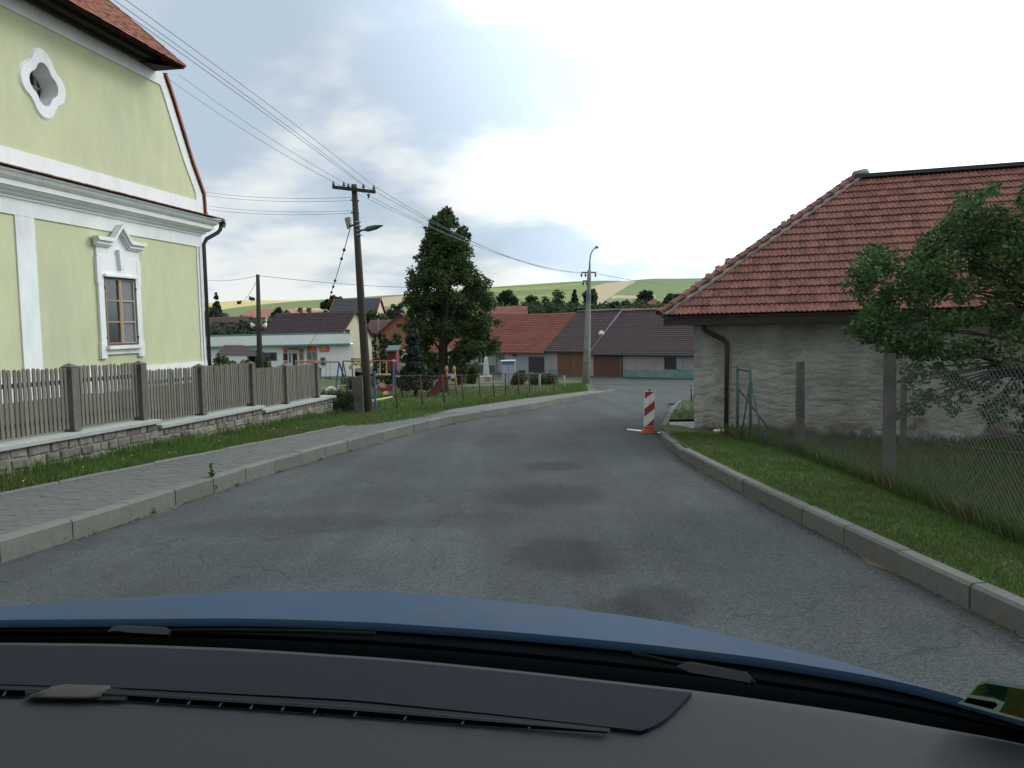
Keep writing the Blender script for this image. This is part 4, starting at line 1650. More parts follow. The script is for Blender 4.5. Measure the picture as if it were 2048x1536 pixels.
mb.add([(-OV, -OV, EH - .03), (BL_ + .4, -OV, EH - .03), (BL_ + .4, RB, RH - .03), (RX0, RB, RH - .03), (-OV, BW + OV, EH - .03), (BL_ + .4, BW + OV, EH - .03)],
       [(3, 2, 1, 0), (4, 5, 2, 3), (3, 0, 4)])
mb.add([(-OV, -OV, EH - .03), (BL_ + .4, -OV, EH - .03), (BL_ + .4, -OV, EH), (-OV, -OV, EH), (-OV, BW + OV, EH - .03), (-OV, BW + OV, EH)], [(0, 1, 2, 3), (4, 0, 3, 5)])
mb.obj('roof_deck', 'dark_timber', barn)
# pantiles
TW, TL, TH = .20, .36, .31
secs = [(0, .004), (.018, .0), (.045, .004), (.068, .022), (.088, .022), (.102, .002), (.145, .004), (.168, .022), (.188, .022), (.20, .004)]
tb = MB()
for yy, dz in ((0, 0.052), (TL, .012)):
    for u_, v_ in secs:
        tb.v.append((u_ - TW / 2, yy, v_ + dz))
for u_, v_ in secs:
    tb.v.append((u_ - TW / 2, 0.0, v_ + .052 - .020))
ns = len(secs)
for i in range(ns - 1):
    tb.f.append((i, i + 1, i + 1 + ns, i + ns))
    tb.f.append((i + 2 * ns, i + 1 + 2 * ns, i + 1, i))
tb.m = [0] * len(tb.f)
tile_me = tb.mesh('roof_tile', 'tile_barn', smooth=False)
Rm = Matrix.Rotation(math.atan2(sl_rise, sl_run), 3, 'X')
V_, F_ = [], []
nrow = int(sl_len / TH)
cnt = 0
cand = []
for r_ in range(nrow + 1):
    d = r_ * TH
    if d > sl_len - .15:
        break
    by, bz = -OV - .03 + d * cb, EH + d * sb
    x_lo = -OV + d * cb * (HR / sl_run) - .02
    x = BL_ + .3
    while x > x_lo - .05:
        cand.append((r_, x, by, bz))
        x -= TW
rot_e = Rm.to_euler()
for r_, x, by, bz in cand:
    if x < 9.0 and r_ < 9 and cnt < 300:
        piece(tile_me, 'roof_tile', barn, (x + random.uniform(-.003, .003), by, bz + random.uniform(-.003, .003)),
              (rot_e.x + random.uniform(-.012, .012), random.uniform(-.015, .015), random.uniform(-.012, .012)))
        cnt += 1
    else:
        o = len(V_)
        jr = random.uniform(-.004, .004)
        for v in tb.v:
            p = Rm @ Vector(v)
            V_.append((x + p.x, by + p.y, bz + p.z + jr))
        F_ += [tuple(i + o for i in f) for f in tb.f]
# hip end, seen edge on
ang = math.atan2(sl_rise, HR)
hl = math.hypot(sl_rise, HR)
ch, s_h = HR / hl, sl_rise / hl
for r_ in range(int(hl / TH)):
    d = r_ * TH
    xx, zz = -OV - .03 + d * ch, EH + d * s_h
    y0_, y1_ = -OV + d * ch * (sl_run / HR), BW + OV - d * ch * (sl_run / HR)
    y = y0_ + .1
    while y < y1_:
        o = len(V_)
        for vx, vy, vz in tb.v:
            V_.append((xx + vy * ch - vz * s_h, y - vx, zz + vy * s_h + vz * ch))
        F_ += [tuple(i + o for i in f) for f in tb.f]
        y += TW
stuff(np_obj('roof_tiles', V_, F_, 'tile_barn', barn))
A_, B_ = Vector((-OV, -OV, EH + .03)), Vector((RX0, RB, RH + .05))
mb = MB()
dd = (B_ - A_).normalized()
mb.bar(A_ + Vector((.07, -.02, .02)), B_ + Vector((.07, -.02, .02)), .15, .05, up=(0, 0, 1))
mb.obj('hip_mortar', 'concrete', barn)
n = 19
capm = MB()
cl2 = (B_ - A_).length / n
rows = []
for u_, rr in ((0, .12), (cl2 * 1.12, .09)):
    rows.append([(u_, rr * math.cos(a), rr * .75 * math.sin(a)) for a in np.linspace(-.3, math.pi + .3, 9)])
capm.grid(rows)
capm.add([(0, rr2 * math.cos(a), rr2 * .75 * math.sin(a)) for rr2 in (.12, .10) for a in np.linspace(-.3, math.pi + .3, 9)], [(i, i + 1, i + 10, i + 9) for i in range(8)])
cap_me = capm.mesh('hip_tile', 'tile_barn')
q = dd.to_track_quat('X', 'Z').to_euler()
for k in range(n):
    c = A_ + dd * (cl2 * k) + Vector((-.05, .03, .03))
    piece(cap_me, 'hip_tile', barn, c, q)
mb = MB()
mb.bar((RX0 - .1, RB, RH + .035), (BL_ + .4, RB, RH + .035), .44, .09)
mb.obj('ridge_sheet', 'steel_dark', barn)
mb = MB()
mb.tube([B_ + Vector((-.12, -.1, .0)), B_ + Vector((.16, .05, .05))], [.12, .15], 8)
mb.obj('ridge_end', 'concrete', barn, smooth=True)


def bn(px, py, b=0.0):
    r = ray(px, py)
    nrm = Vector((.33, .944, 0))
    c = C2 + nrm * b
    k = c.dot(nrm) / r.dot(nrm)
    p = Vector((0, 0, EYE)) + r * k
    return Vector(((p - C2).dot(Vector((.944, -.33, 0))), b, p.z - EYE - KB))


mb = MB()
mb.tube([bn(1406, 646, -.25), bn(1408, 658, -.24), bn(1414, 664, -.22), bn(1445, 678, -.14), bn(1453, 686, -.12), bn(1454, 700, -.11), bn(1452, 884, -.11)], .05, 10)
mb.obj('downpipe', 'gutter_brown', barn, smooth=True)
mb = MB()
mb.box(-OV + .05, BL_, -OV + .03, -OV + .07, EH - .20, EH - .04)
mb.box(-OV + .05, BL_, -OV + .07, -.13, EH - .19, EH - .16)
mb.obj('fascia_board', 'dark_timber', barn)
for px, py, s_ in ((1672, 858, .12), (1700, 868, .09), (1735, 862, .08), (1560, 868, .06), (1640, 872, .10)):
    c = bn(px, py, -.055)
    ring = []
    for k in range(11):
        a = 2 * math.pi * k / 11
        rr = s_ * (0.7 + .5 * random.random())
        ring.append((c.x + rr * 1.5 * math.cos(a), c.y, c.z + rr * math.sin(a)))
    mb = MB()
    mb.prism(ring, (0, .06, 0))
    mb.obj('bare_stone', 'stone', barn)
c = bn(1438, 881, -.35)
mb = MB()
mb.lathe([(.02, -.03), (.10, -.02), (.12, .02), (.06, .06), (.01, .065)], (0, 0, 0), 7)
wp = C2 + Vector((.944, -.33, 0)) * c.x + Vector((.33, .944, 0)) * c.y
o = mb.obj('pale_stone', 'white_paint')
o.location = (wp.x, wp.y, gar_z(wp.x, wp.y) + .03)
o.scale = (1.2, .8, .8)
tag(o, 'small whitish stone at the foot of the brown downpipe', 'stone')

# ================================================================== GARDEN FENCE ON THE RIGHT
def post_at(px, py_b, py_t, y):
    b, t = at(px, py_b, y), at(px, py_t, y)
    return Vector((b.x, y, b.z)), t.z


cf = thing('chain_link_fence', 'sagging chain-link fence on square concrete posts beside the mown strip', 'fence', (4.84, 10.6, gar_z(4.84, 10.6)))
CO = Vector(cf.location)
fp = []
for px, pb, pt, y, w in ((None, None, None, 6.7, .13), (1777, 1000, 706, 10.6, .135), (1600, 938, 722, 14.3, .135), (1806, 905, 752, 15.3, .10)):
    if px is None:
        x, z0, zt = 4.62, gar_z(4.62, 6.7), gar_z(4.62, 6.7) + 1.85
    else:
        b, zt = post_at(px, pb, pt, y)
        x, z0 = b.x, b.z
    mb = MB()
    mb.hexa([(x - w / 2 - CO.x, y - w / 2 - CO.y, z0 - .3 - CO.z), (x + w / 2 - CO.x, y - w / 2 - CO.y, z0 - .3 - CO.z), (x + w / 2 - CO.x, y + w / 2 - CO.y, z0 - .3 - CO.z), (x - w / 2 - CO.x, y + w / 2 - CO.y, z0 - .3 - CO.z)],
            [(x - w / 2 + .01 - CO.x, y - w / 2 - CO.y, zt - CO.z), (x + w / 2 - .01 - CO.x, y - w / 2 - CO.y, zt - CO.z), (x + w / 2 - .01 - CO.x, y + w / 2 - CO.y, zt - .02 - CO.z), (x - w / 2 + .01 - CO.x, y + w / 2 - CO.y, zt - .02 - CO.z)])
    mb.obj('fence_post', 'concrete_dark', cf, bevel=.012)
    fp.append((x, y, z0, zt))
gp0 = at(1475, 890, 16.6)
seg = [(4.4, 3.2, gar_z(4.4, 3.2), gar_z(4.4, 3.2) + 1.8), fp[0], fp[1], fp[2], (gp0.x, 16.6, at(1475, 890, 16.6).z, at(1475, 745, 16.6).z)]
V_, F_ = [], []


def thin(a, b, r):
    a, b = Vector(a), Vector(b)
    d = (b - a).normalized()
    u = d.orthogonal().normalized()
    v = d.cross(u)
    o = len(V_)
    for p in (a, b):
        for k in range(3):
            q = p + (u * math.cos(k * 2.094) + v * math.sin(k * 2.094)) * r - CO
            V_.append(tuple(q))
    F_.extend([(o, o + 1, o + 4, o + 3), (o + 1, o + 2, o + 5, o + 4), (o + 2, o, o + 3, o + 5)])


for (xa, ya, za, ta), (xb_, yb_, zb, tb_) in zip(seg, seg[1:]):
    Ls = math.hypot(xb_ - xa, yb_ - ya)
    bz = lambda s: za + (zb - za) * s / Ls + .06
    tz = lambda s: (ta + (tb_ - ta) * s / Ls - .12) - .10 * math.sin(math.pi * s / Ls)
    H = 1.65
    pt = lambda s, z: (xa + (xb_ - xa) * s / Ls - .075, ya + (yb_ - ya) * s / Ls, z)
    step = .075
    s = -H
    while s < Ls:
        for sg in (1, -1):
            # line z = bz + (sg>0 ? u : H-u), u from 0..H at s+u
            u0, u1 = max(0, -s), min(H, Ls - s)
            if u1 - u0 > .03:
                n = 4
                prev = None
                for i in range(n + 1):
                    u = u0 + (u1 - u0) * i / n
                    sc_ = s + u
                    f = u / H if sg > 0 else 1 - u / H
                    z = bz(sc_) + (tz(sc_) - bz(sc_)) * f
                    p = pt(sc_, z)
                    if prev:
                        thin(prev, p, .0016)
                    prev = p
        s += step
    for f in (.02, .5, .98):
        prev = None
        for i in range(13):
            s = Ls * i / 12
            p = pt(s, bz(s) + (tz(s) - bz(s)) * f)
            if prev:
                thin(prev, p, .0025)
            prev = p
stuff(np_obj('wire_mesh', V_, F_, 'wire_mesh', cf))

gc = thing('corner_posts', 'dark green steel corner posts with slanting braces against the barn wall', 'fence post', at(1475, 892, 16.6))
GO = Vector(gc.location)
rel = lambda p: Vector(p) - GO
for px, pb, pt_, y in ((1475, 905, 732, 16.6), (1501, 915, 738, 16.1)):
    mb = MB()
    mb.tube([rel(at(px, pb, y)) - Vector((0, 0, .25)), rel(at(px, pt_, y))], .032, 8)
    mb.obj('post', 'green_paint', gc, smooth=True)
for a, b, r in (((1475, 738, 16.6), (1501, 743, 16.1), .022), ((1502, 762, 16.1), (1533, 918, 15.2), .02), ((1500, 764, 16.1), (1479, 895, 16.3), .018), ((1476, 776, 16.6), (1561, 888, 16.0), .02)):
    mb = MB()
    mb.tube([rel(at(*a)), rel(at(*b))], r, 7)
    mb.obj('brace', 'green_paint', gc, smooth=True)
gs = thing('steel_post', 'short dark green steel post standing in the grass at the barn corner', 'post', ground(1383, 812))
mb = MB()
mb.tube([(0, 0, -.2), (0, 0, .75)], .03, 8)
mb.obj('post', 'green_paint', gs, smooth=True)
mb = MB()
mb.tube([(.10, 0, .0), (.12, 0, .45)], .035, 8)
mb.tube([(-.85, -.1, .10), (.1, 0, .06)], .035, 6)
mb.obj('rail', 'green_paint', gs)

# ================================================================== ROADWORKS BEACON
g = ground(1299, 865)
bc = thing('traffic_beacon', 'red and white striped roadworks beacon board on an orange rubber foot', 'traffic beacon', g, R(-2))
mb = MB()
mb.hexa([(-.19, -.16, 0), (.19, -.16, 0), (.19, .16, 0), (-.19, .16, 0)], [(-.15, -.12, .09), (.15, -.12, .09), (.15, .12, .09), (-.15, .12, .09)])
mb.hexa([(-.13, -.04, .09), (.13, -.04, .09), (.13, .04, .09), (-.13, .04, .09)], [(-.12, -.035, .15), (.12, -.035, .15), (.12, .035, .15), (-.12, .035, .15)])
mb.obj('foot', 'orange_rubber', bc, bevel=.01)
lean = .035
bw, bh, z0 = .125, .84, .15
X = lambda u, v: (-bw + 2 * bw * u + lean * v - .015, z0 + bh * v)
mb = MB()
mb.prism([(X(u, v)[0], -.02, X(u, v)[1]) for u, v in ((0, 0), (1, 0), (1, 1), (0, 1))], (0, .04, 0))
mb.obj('board', 'white_paint', bc, bevel=.004)
for poly in ([(0.02, .985), (.93, .985), (0.02, .79)], [(0.02, .50), (.98, .73), (.98, .50), (0.02, .28)], [(.22, .012), (.98, .225), (.98, .012)]):
    mb = MB()
    mb.prism([(X(u, v)[0], -.0225, X(u, v)[1]) for u, v in poly], (0, -.003, 0))
    mb.obj('stripe', 'red_paint', bc)
mb = MB()
mb.box(-.01, .03, -.02, .02, .985, 1.03)
mb.obj('handle', 'rubber_black', bc)
pts = [ground(px, py) for px, py in ((1254, 858), (1270, 859.5), (1286, 861), (1304, 863), (1322, 865))]
pts2 = [ground(px, py) for px, py in ((1254, 859.6), (1270, 861.6), (1286, 863.4), (1304, 865.3), (1322, 867))]
mb = MB()
mb.grid([[tuple(p + Vector((0, 0, .006))) for p in pts2], [tuple(p + Vector((0, 0, .006))) for p in pts]])
struct(mb.obj('road_marking', 'white_paint'))

# ================================================================== POLES AND WIRES
PY = 26.4
pb_, ptp = at(737, 842, PY), at(708, 370, PY)
pole = thing('utility_pole', 'leaning dark wooden utility pole with crossarm, lamp and grey box beside the playground fence', 'utility pole', pb_)
PO = Vector(pb_)
rp = lambda px, py, y=PY: at(px, py, y) - PO
mb = MB()
mb.tube([Vector((0, 0, -.4)), rp(736, 800), rp(722, 600), rp(708, 369)], [.155, .15, .12, .088], 12)
mb.obj('pole', 'pole_wood', pole, smooth=True)
mb = MB()
mb.bar(rp(665, 374, PY - .1), rp(751, 384, PY - .1), .09, .10)
mb.obj('crossarm', 'pole_wood', pole)
INS = [(667, 366), (688, 367), (727, 371), (748, 374)]
insm = MB()
insm.lathe([(.012, -.10), (.012, 0.0), (.045, .0), (.05, .05), (.028, .07), (.038, .09), (.02, .13), (.002, .135)], n=8)
ins_me = insm.mesh('insulator', 'porcelain', smooth=True)
for px, py in INS:
    piece(ins_me, 'insulator', pole, rp(px, py + 5, PY - .1))
for px, py in ((697, 375), (737, 388)):
    piece(ins_me, 'insulator', pole, rp(px, py, PY - .15), (math.pi if py > 380 else 0, 0, 0))
for py in (401, 426):
    mb = MB()
    mb.bar(rp(702, py - 1), rp(718, py + 1), .03, .05)
    mb.obj('wire_bracket', 'steel_dark', pole)
for py in (444, 452, 462, 470):
    mb = MB()
    a = rp(711 + (py - 370) * .062, py)
    mb.tube([a - Vector((0, 0, .02)), a + Vector((0, 0, .02))], [.115, .115], 12)
    mb.obj('steel_band', 'zinc', pole)
mb = MB()
mb.hexa([rp(694, 459), rp(700, 456), rp(704, 455, PY + .3), rp(698, 458, PY + .3)], [rp(688, 436), rp(699, 433), rp(703, 434, PY + .3), rp(692, 436, PY + .3)])
mb.obj('meter_box', 'concrete', pole, bevel=.03)
mb = MB()
mb.tube([rp(699, 452), rp(712, 449)], .03, 6)
mb.obj('box_bracket', 'steel_dark', pole)
lamp = MB()
a, b, c, d = rp(716, 461), rp(728, 460, PY - .3), rp(740, 456, PY - .5), rp(766, 451, PY - 1.0)
lamp.tube([a, b, c], .03, 7)
lo = lamp.obj('lamp_arm', 'steel_dark', pole, smooth=True)
mb = MB()
mb.tube([b, b.lerp(d, .25), b.lerp(d, .6), d], [.03, .09, .08, .015], 8)
mb.obj('lamp_head', 'green_paint', lo, smooth=True)
mb = MB()
a = rp(723, 842)
mb.hexa([a + Vector((-.17, -.3, -.4)), a + Vector((.14, -.3, -.4)), a + Vector((.14, -.05, -.4)), a + Vector((-.17, -.05, -.4))],
        [a + Vector((-.16, -.3, 1.42)), a + Vector((.12, -.3, 1.46)), a + Vector((.12, -.06, 1.46)), a + Vector((-.16, -.06, 1.42))])
mb.obj('concrete_stub', 'concrete_dark', pole, bevel=.02)

LPY = 57.0
lpb = ground(1171, 774)
LPY = lpb.y
print('lamp pole y', LPY)
lpole = thing('street_lamp', 'tall grey concrete lamp post with small crossarm and curved lamp at the road junction', 'street lamp', lpb)
LO_ = Vector(lpb)
lp = lambda px, py, y=None: at(px, py, y or LPY) - LO_
mb = MB()
mb.tube([Vector((0, 0, -.3)), lp(1174, 700), lp(1178, 560), lp(1178.5, 540)], [.27, .22, .13, .12], 12)
mb.obj('pole', 'concrete', lpole, smooth=True)
for py, x0, x1 in ((545, 1163, 1192), (562, 1166, 1178)):
    mb = MB()
    mb.bar(lp(x0, py), lp(x1, py), .08, .09)
    mb.obj('crossarm', 'steel_dark', lpole)
    for px in (x0, x0 + 8, x1 - 1):
        piece(ins_me, 'insulator', lpole, lp(px, py + 3), (math.pi, 0, 0), (1.5, 1.5, 1.5))
mb = MB()
mb.tube([lp(1179, 545), lp(1179.5, 522), lp(1181, 510), lp(1185, 501), lp(1191, 495)], [.06, .05, .045, .04, .04], 8)
la = mb.obj('lamp_arm', 'zinc', lpole, smooth=True)
mb = MB()
mb.tube([lp(1190, 496), lp(1193, 494), lp(1197, 494)], [.05, .11, .06], 8)
mb.obj('lamp_head', 'zinc', la, smooth=True)

P2Y = 45.0
q = at(519, 700, P2Y)
p2 = thing('wooden_pole', 'slim grey wooden pole with two white horn speakers, standing behind the picket fence', 'utility pole', (q.x, P2Y, gzf(q.x, P2Y)))
P2O = Vector(p2.location)
r2 = lambda px, py, y=P2Y: at(px, py, y) - P2O
mb = MB()
mb.tube([Vector((0.05, 0, -.3)), r2(519, 700), r2(515.5, 549)], [.17, .15, .095], 10)
mb.obj('pole', 'pole_wood', p2, smooth=True)
for sg, (xa, xb_) in ((-1, (511, 503)), (1, (524, 532))):
    mb = MB()
    mb.tube([r2(xa, 651), r2((xa * .5 + xb_ * .5), 651), r2(xb_, 651.5)], [.05, .09, .19], 12)
    mb.obj('horn_speaker', 'white_paint', p2, smooth=True)
mb = MB()
mb.bar(r2(506, 650), r2(528, 651), .04, .04)
mb.obj('bracket', 'steel_dark', p2)


def wire(pts, label, r=.007, group='overhead wires', name='overhead_wire', mat_='wire'):
    c = Vector(pts[0])
    mb = MB()
    mb.tube([Vector(p) - c for p in pts], r, 5, cap=False)
    o = mb.obj(name, mat_, smooth=True)
    o.location = c
    return tag(o, label, 'wire', group)


ends = [((336, 156), 15.3), ((262, 12), 12.6), ((300, 40), 12.6), ((349, 62), 13.1)]
thr = [((336, 156), 14.7), ((370, 107), 14.7), ((414, 140), 16.5), ((414, 118), 15.6)]
names = ['lowest', 'second lowest', 'second highest', 'highest']
for k in (0, 1):
    ipx, ipy = INS[k]
    wire(catenary(at(ipx, ipy - 2, PY - .1), (at(337, 158, 24.3), at(357, 149, 25.2))[k], .12), ['lower', 'upper'][k] + ' of two power lines ending under the roof corner of the green house', .006)
for k, (ii, dx, (tp, ty)) in enumerate(((2, -4, ((384, 122), 15.0)), (2, 0, ((398, 122), 15.8)), (3, 0, ((414, 118), 15.6)))):
    a = at(INS[ii][0] + dx, INS[ii][1] - 2, PY - .1)
    t_ = at(tp[0], tp[1], ty)
    d = (t_ - a)
    pts = []
    for i in range(31):
        u = i / 30 * 2.6
        p = a + d * u
        p.z = a.z + (t_.z - a.z) * (u * 1.25 - u * u * .25)
        pts.append(p)
    wire(pts, ['left', 'middle', 'right'][k] + ' of three power lines running overhead past the roof of the green house', .006)
for k, ((ipx, ipy), tpx) in enumerate(zip(INS, (1163, 1170, 1184, 1191))):
    wire(catenary(at(ipx, ipy - 2, PY - .1), at(tpx, 545.5, LPY), .55 + .1 * k), f'{["lowest", "second lowest", "second highest", "highest"][k]} of the four lines sagging from the wooden pole past the big tree', .007)
for k, (pa, pb2) in enumerate((((705, 394.5), (412, 384.5)), ((705, 401), (412, 391)), ((708, 421), (418, 412.5)), ((706, 426), (418, 419)))):
    wire(catenary(at(*pa, PY), at(*pb2, 34), .12), f'{["top", "second", "third", "bottom"][k]} of four level wires between the leaning pole and the green house', .006)
wire(catenary(r2(516, 551) + P2O, at(380, 553, 62), .3), 'thin wire left of the slim speaker pole', .012)
wire(catenary(r2(516, 551) + P2O, at(1168, 563, LPY), .55, 30), 'long thin wire from the speaker pole to the concrete lamp post', .013)
wire(catenary(at(1190, 546, LPY), at(1480, 563, 85), .6), 'thin wire leading right from the lamp post above the hill', .016)
a, b = at(700, 458, PY), at(611, 693, 78)
cpts = catenary(a, b, .9, 40)
wire(cpts, 'dark service cable dropping from the leaning pole to the shop canopy', .014, name='service_cable', mat_='steel_dark')
bd = MB()
c0 = Vector(cpts[0])
for u in (2, 3, 6, 7, 8):
    p = cpts[u] - c0
    d_ = (cpts[u + 1] - cpts[u]).normalized()
    bd.tube([p - d_ * .14, p - d_ * .05, p + d_ * .05, p + d_ * .14], [.02, .055, .055, .02], 7)
bo = bd.obj('insulator', 'steel_dark', bpy.data.objects['service_cable'], smooth=True)
wire(catenary(at(514, 560, P2Y), at(488, 601, 52), .1), 'short slanting stay wire below the top of the slim pole', .012)

# ================================================================== PLAYGROUND FENCE
pf = [(796, 825, 748), (847, 818, 748), (891, 813, 750), (928, 807, 748), (962, 804, 746), (990, 800, 746), (1011, 797, 746), (1037, 793, 746), (1059, 789, 745), (1079, 786, 748), (1108, 783, 749), (1128, 781, 751)]
q0 = ground(796, 825, .12)
pfe = thing('playground_fence', 'low rusty wire fence with a thin top rail in front of the playground', 'fence', q0)
FO2 = Vector(q0)
tops = []
b_prev = None
for k, (px, pb2, pt_) in enumerate(pf):
    b = ground(px, pb2, .1)
    t = at(px - (7 if k < 3 else 5 if k < 6 else 0), pt_, b.y)
    r = .028 if px not in (1079, 1128) else .06
    mb = MB()
    mb.tube([b - FO2 - Vector((0, 0, .2)), t - FO2], r, 7)
    mb.obj('post', 'rust' if px not in (1079, 1128) else 'concrete', pfe, smooth=True)
    tops.append((b, t))
b, t = tops[0]
e0 = at(722, 757, 27.2), at(722, 845, 27.2)
tops_all = [(Vector((b.x - 2.0, b.y - 1.2, b.z)), Vector((t.x - 2.0, t.y - 1.2, t.z - .02)))] + tops
mb = MB()
for (b1, t1), (b2, t2) in zip(tops_all, tops_all[1:]):
    mb.tube([p - FO2 for p in catenary(t1 - Vector((0, 0, .03)), t2 - Vector((0, 0, .03)), .03, 6)], .011, 5)
mb.obj('top_rail', 'rust', pfe)
V_, F_ = [], []
CO_keep = CO
CO = FO2
for (b1, t1), (b2, t2) in zip(tops_all, tops_all[1:]):
    n = max(int((b2 - b1).length / .13), 1)
    for i in range(n):
        thin(b1.lerp(b2, i / n) + Vector((0, 0, .03)), t1.lerp(t2, i / n) - Vector((0, 0, .04)), .0028)
    for f in (.12, .36, .6, .84):
        thin(b1.lerp(t1, f), b2.lerp(t2, f), .0028)
stuff(np_obj('wire_mesh', V_, F_, 'rust', pfe))
CO = CO_keep


# ================================================================== PLAYGROUND
def local_thing(name, label, cat, px, py, off=0.08, y=None, group=None):
    g = ground(px, py, off) if y is None else Vector((at(px, py, y).x, y, gzf(at(px, py, y).x, y) + off))
    t = thing(name, label, cat, g, 0, group)
    return t, (lambda a, b, yy=None: at(a, b, yy or g.y) - g), g


def tb_(mb, *pts, r=.03, n=7):
    mb.tube(list(pts), r, n)
    return mb


sw, s_, g = local_thing('swing_set', 'swing set with blue legs and orange top bar right of the last picket', 'swing', 677, 790, y=45)
tb_(MB(), s_(590, 723), s_(678, 724), r=.045).obj('top_bar', 'orange_play', sw)
for px, sh_ in ((678, -5), (678, 14)):
    t1 = s_(px, 724)
    b1 = s_(px + sh_, 770)
    b1.z = 0
    tb_(MB(), t1, b1 + Vector((0, -.5 if sh_ < 0 else .9, 0)), r=.045).obj('leg', 'blue_play', sw)
for sh_ in (-.5, .9):
    t1 = s_(592, 723)
    tb_(MB(), t1, Vector((t1.x - .3, sh_, 0)), r=.045).obj('leg', 'blue_play', sw)
tb_(MB(), s_(675, 773), s_(692, 771), r=.05).obj('foot_bar', 'yellow_play', sw)
for px in (630, 638, 652, 660):
    tb_(MB(), s_(px, 724), s_(px, 755), r=.012, n=5).obj('chain', 'steel_dark', sw)
for px in (634, 656):
    q_ = s_(px, 756)
    mb = MB()
    mb.box(q_.x - .16, q_.x + .16, -.1, .1, q_.z - .02, q_.z + .02)
    mb.obj('seat', 'rubber_black', sw)

ty, s_, g = local_thing('tyre', 'half-buried white painted tyre standing upright on the playground lawn', 'tyre', 662, 784, y=42)
mb = MB()
n1_, n2_ = 22, 10
vs_ = []
for i in range(n1_):
    a = 2 * math.pi * i / n1_
    for j in range(n2_):
        b = 2 * math.pi * j / n2_
        rr = .24 + .085 * math.cos(b)
        vs_.append((rr * math.cos(a), .10 * math.sin(b), .16 + rr * math.sin(a)))
mb.add(vs_, [(i * n2_ + j, ((i + 1) % n1_) * n2_ + j, ((i + 1) % n1_) * n2_ + (j + 1) % n2_, i * n2_ + (j + 1) % n2_) for i in range(n1_) for j in range(n2_)])
o = mb.obj('tread', 'tyre_white', ty, smooth=True)
o.rotation_euler = (0, 0, R(28))
o.location = (0, 0, .12)

fr, s_, g = local_thing('climbing_swing', 'purple and blue frame with red top bar and yellow swings behind the pole', 'swing', 735, 790, y=43)
tb_(MB(), s_(686, 722, 46), s_(789, 722, 40), r=.04).obj('top_bar', 'red_paint', fr)
for (a, b) in (((686, 722, 46), (681, 0, 46.6)), ((686, 722, 46), (697, 0, 45.6))):
    t1 = s_(*a)
    b1 = s_(b[0], 760, b[2])
    b1.z = .02
    tb_(MB(), t1, b1, r=.035).obj('leg', 'purple_play', fr)
for py in (731, 741, 751):
    k_ = (py - 722) / 60
    tb_(MB(), s_(686 - 5 * k_, py, 46), s_(686 + 11 * k_, py, 46), r=.022).obj('rung', 'purple_play', fr)
for (a, b) in (((788, 722, 40), (785, 0, 39.4)), ((788, 722, 40), (806, 0, 41.2))):
    t1 = s_(*a)
    b1 = s_(b[0], 780, b[2])
    b1.z = .03
    tb_(MB(), t1, b1, r=.04).obj('leg', 'blue_play', fr)
mb = MB()
mb.lathe([(.03, -.07), (.09, -.03), (.09, .03), (.03, .07)], s_(788, 722, 40), 8)
mb.obj('corner_joint', 'yellow_play', fr)
tb_(MB(), s_(792, 753, 40), s_(800, 753, 40), r=.04).obj('cross_bar', 'yellow_play', fr)
for px in (760, 773):
    tb_(MB(), s_(px, 723, 42), s_(px, 748, 42), r=.035).obj('swing_rod', 'yellow_play', fr)
    q_ = s_(px, 749, 42)
    mb = MB()
    mb.box(q_.x - .2, q_.x + .2, q_.y - .12, q_.y + .12, q_.z - .03, q_.z + .03)
    mb.obj('seat', 'cream_paint', fr)

pn, s_, g = local_thing('play_gym', 'dark climbing frame carrying round yellow discs left of the wooden pole', 'play equipment', 714, 770, y=50)
for px in (704, 727):
    t1 = s_(px, 717)
    tb_(MB(), t1, Vector((t1.x, 0, 0)), r=.04).obj('post', 'purple_play', pn)
tb_(MB(), s_(702, 718), s_(730, 718), r=.04).obj('top_bar', 'steel_dark', pn)
for px, py in ((706, 725), (718, 726), (724, 731), (702, 735)):
    c = s_(px, py)
    mb = MB()
    m_ = 14
    mb.prism([(c.x + .13 * math.cos(2 * math.pi * k / m_), c.y - .05, c.z + .14 * math.sin(2 * math.pi * k / m_)) for k in range(m_)], (0, .05, 0))
    mb.obj('disc', 'yellow_play' if px != 718 else 'cream_paint', pn)

bar, s_, g = local_thing('balance_bar', 'low blue post with a sloping yellow bar just right of the wooden pole', 'play equipment', 751, 822)
tb_(MB(), Vector((0, 0, -.1)), s_(749, 742), r=.045).obj('post', 'blue_play', bar)
tb_(MB(), s_(742, 802, g.y), s_(784, 794, g.y + 8), r=.04).obj('bar', 'yellow_play', bar)

sp, s_, g = local_thing('spring_rider', 'red and cream spring rider toy between the blue play posts', 'spring rider', 771, 790, y=41)
mb = MB()
mb.prism([(-.42, -.12, .42), (-.2, -.12, .30), (.3, -.12, .34), (.42, -.12, .62), (.22, -.12, .66), (.05, -.12, .52), (-.2, -.12, .54), (-.36, -.12, .70)], (0, .24, 0))
mb.obj('body', 'red_paint', sp, bevel=.03)
mb = MB()
mb.lathe([(.02, .10), (.14, .12), (.17, .2), (.13, .3), (.05, .33)], (.05, -.1, 0), 10)
mb.obj('seat', 'cream_paint', sp, smooth=True)
mb = MB()
mb.tube([(.08 * math.cos(a), .08 * math.sin(a), a / 40) for a in np.linspace(0, 14, 50)], .012, 5)
mb.obj('spring', 'steel_dark', sp)

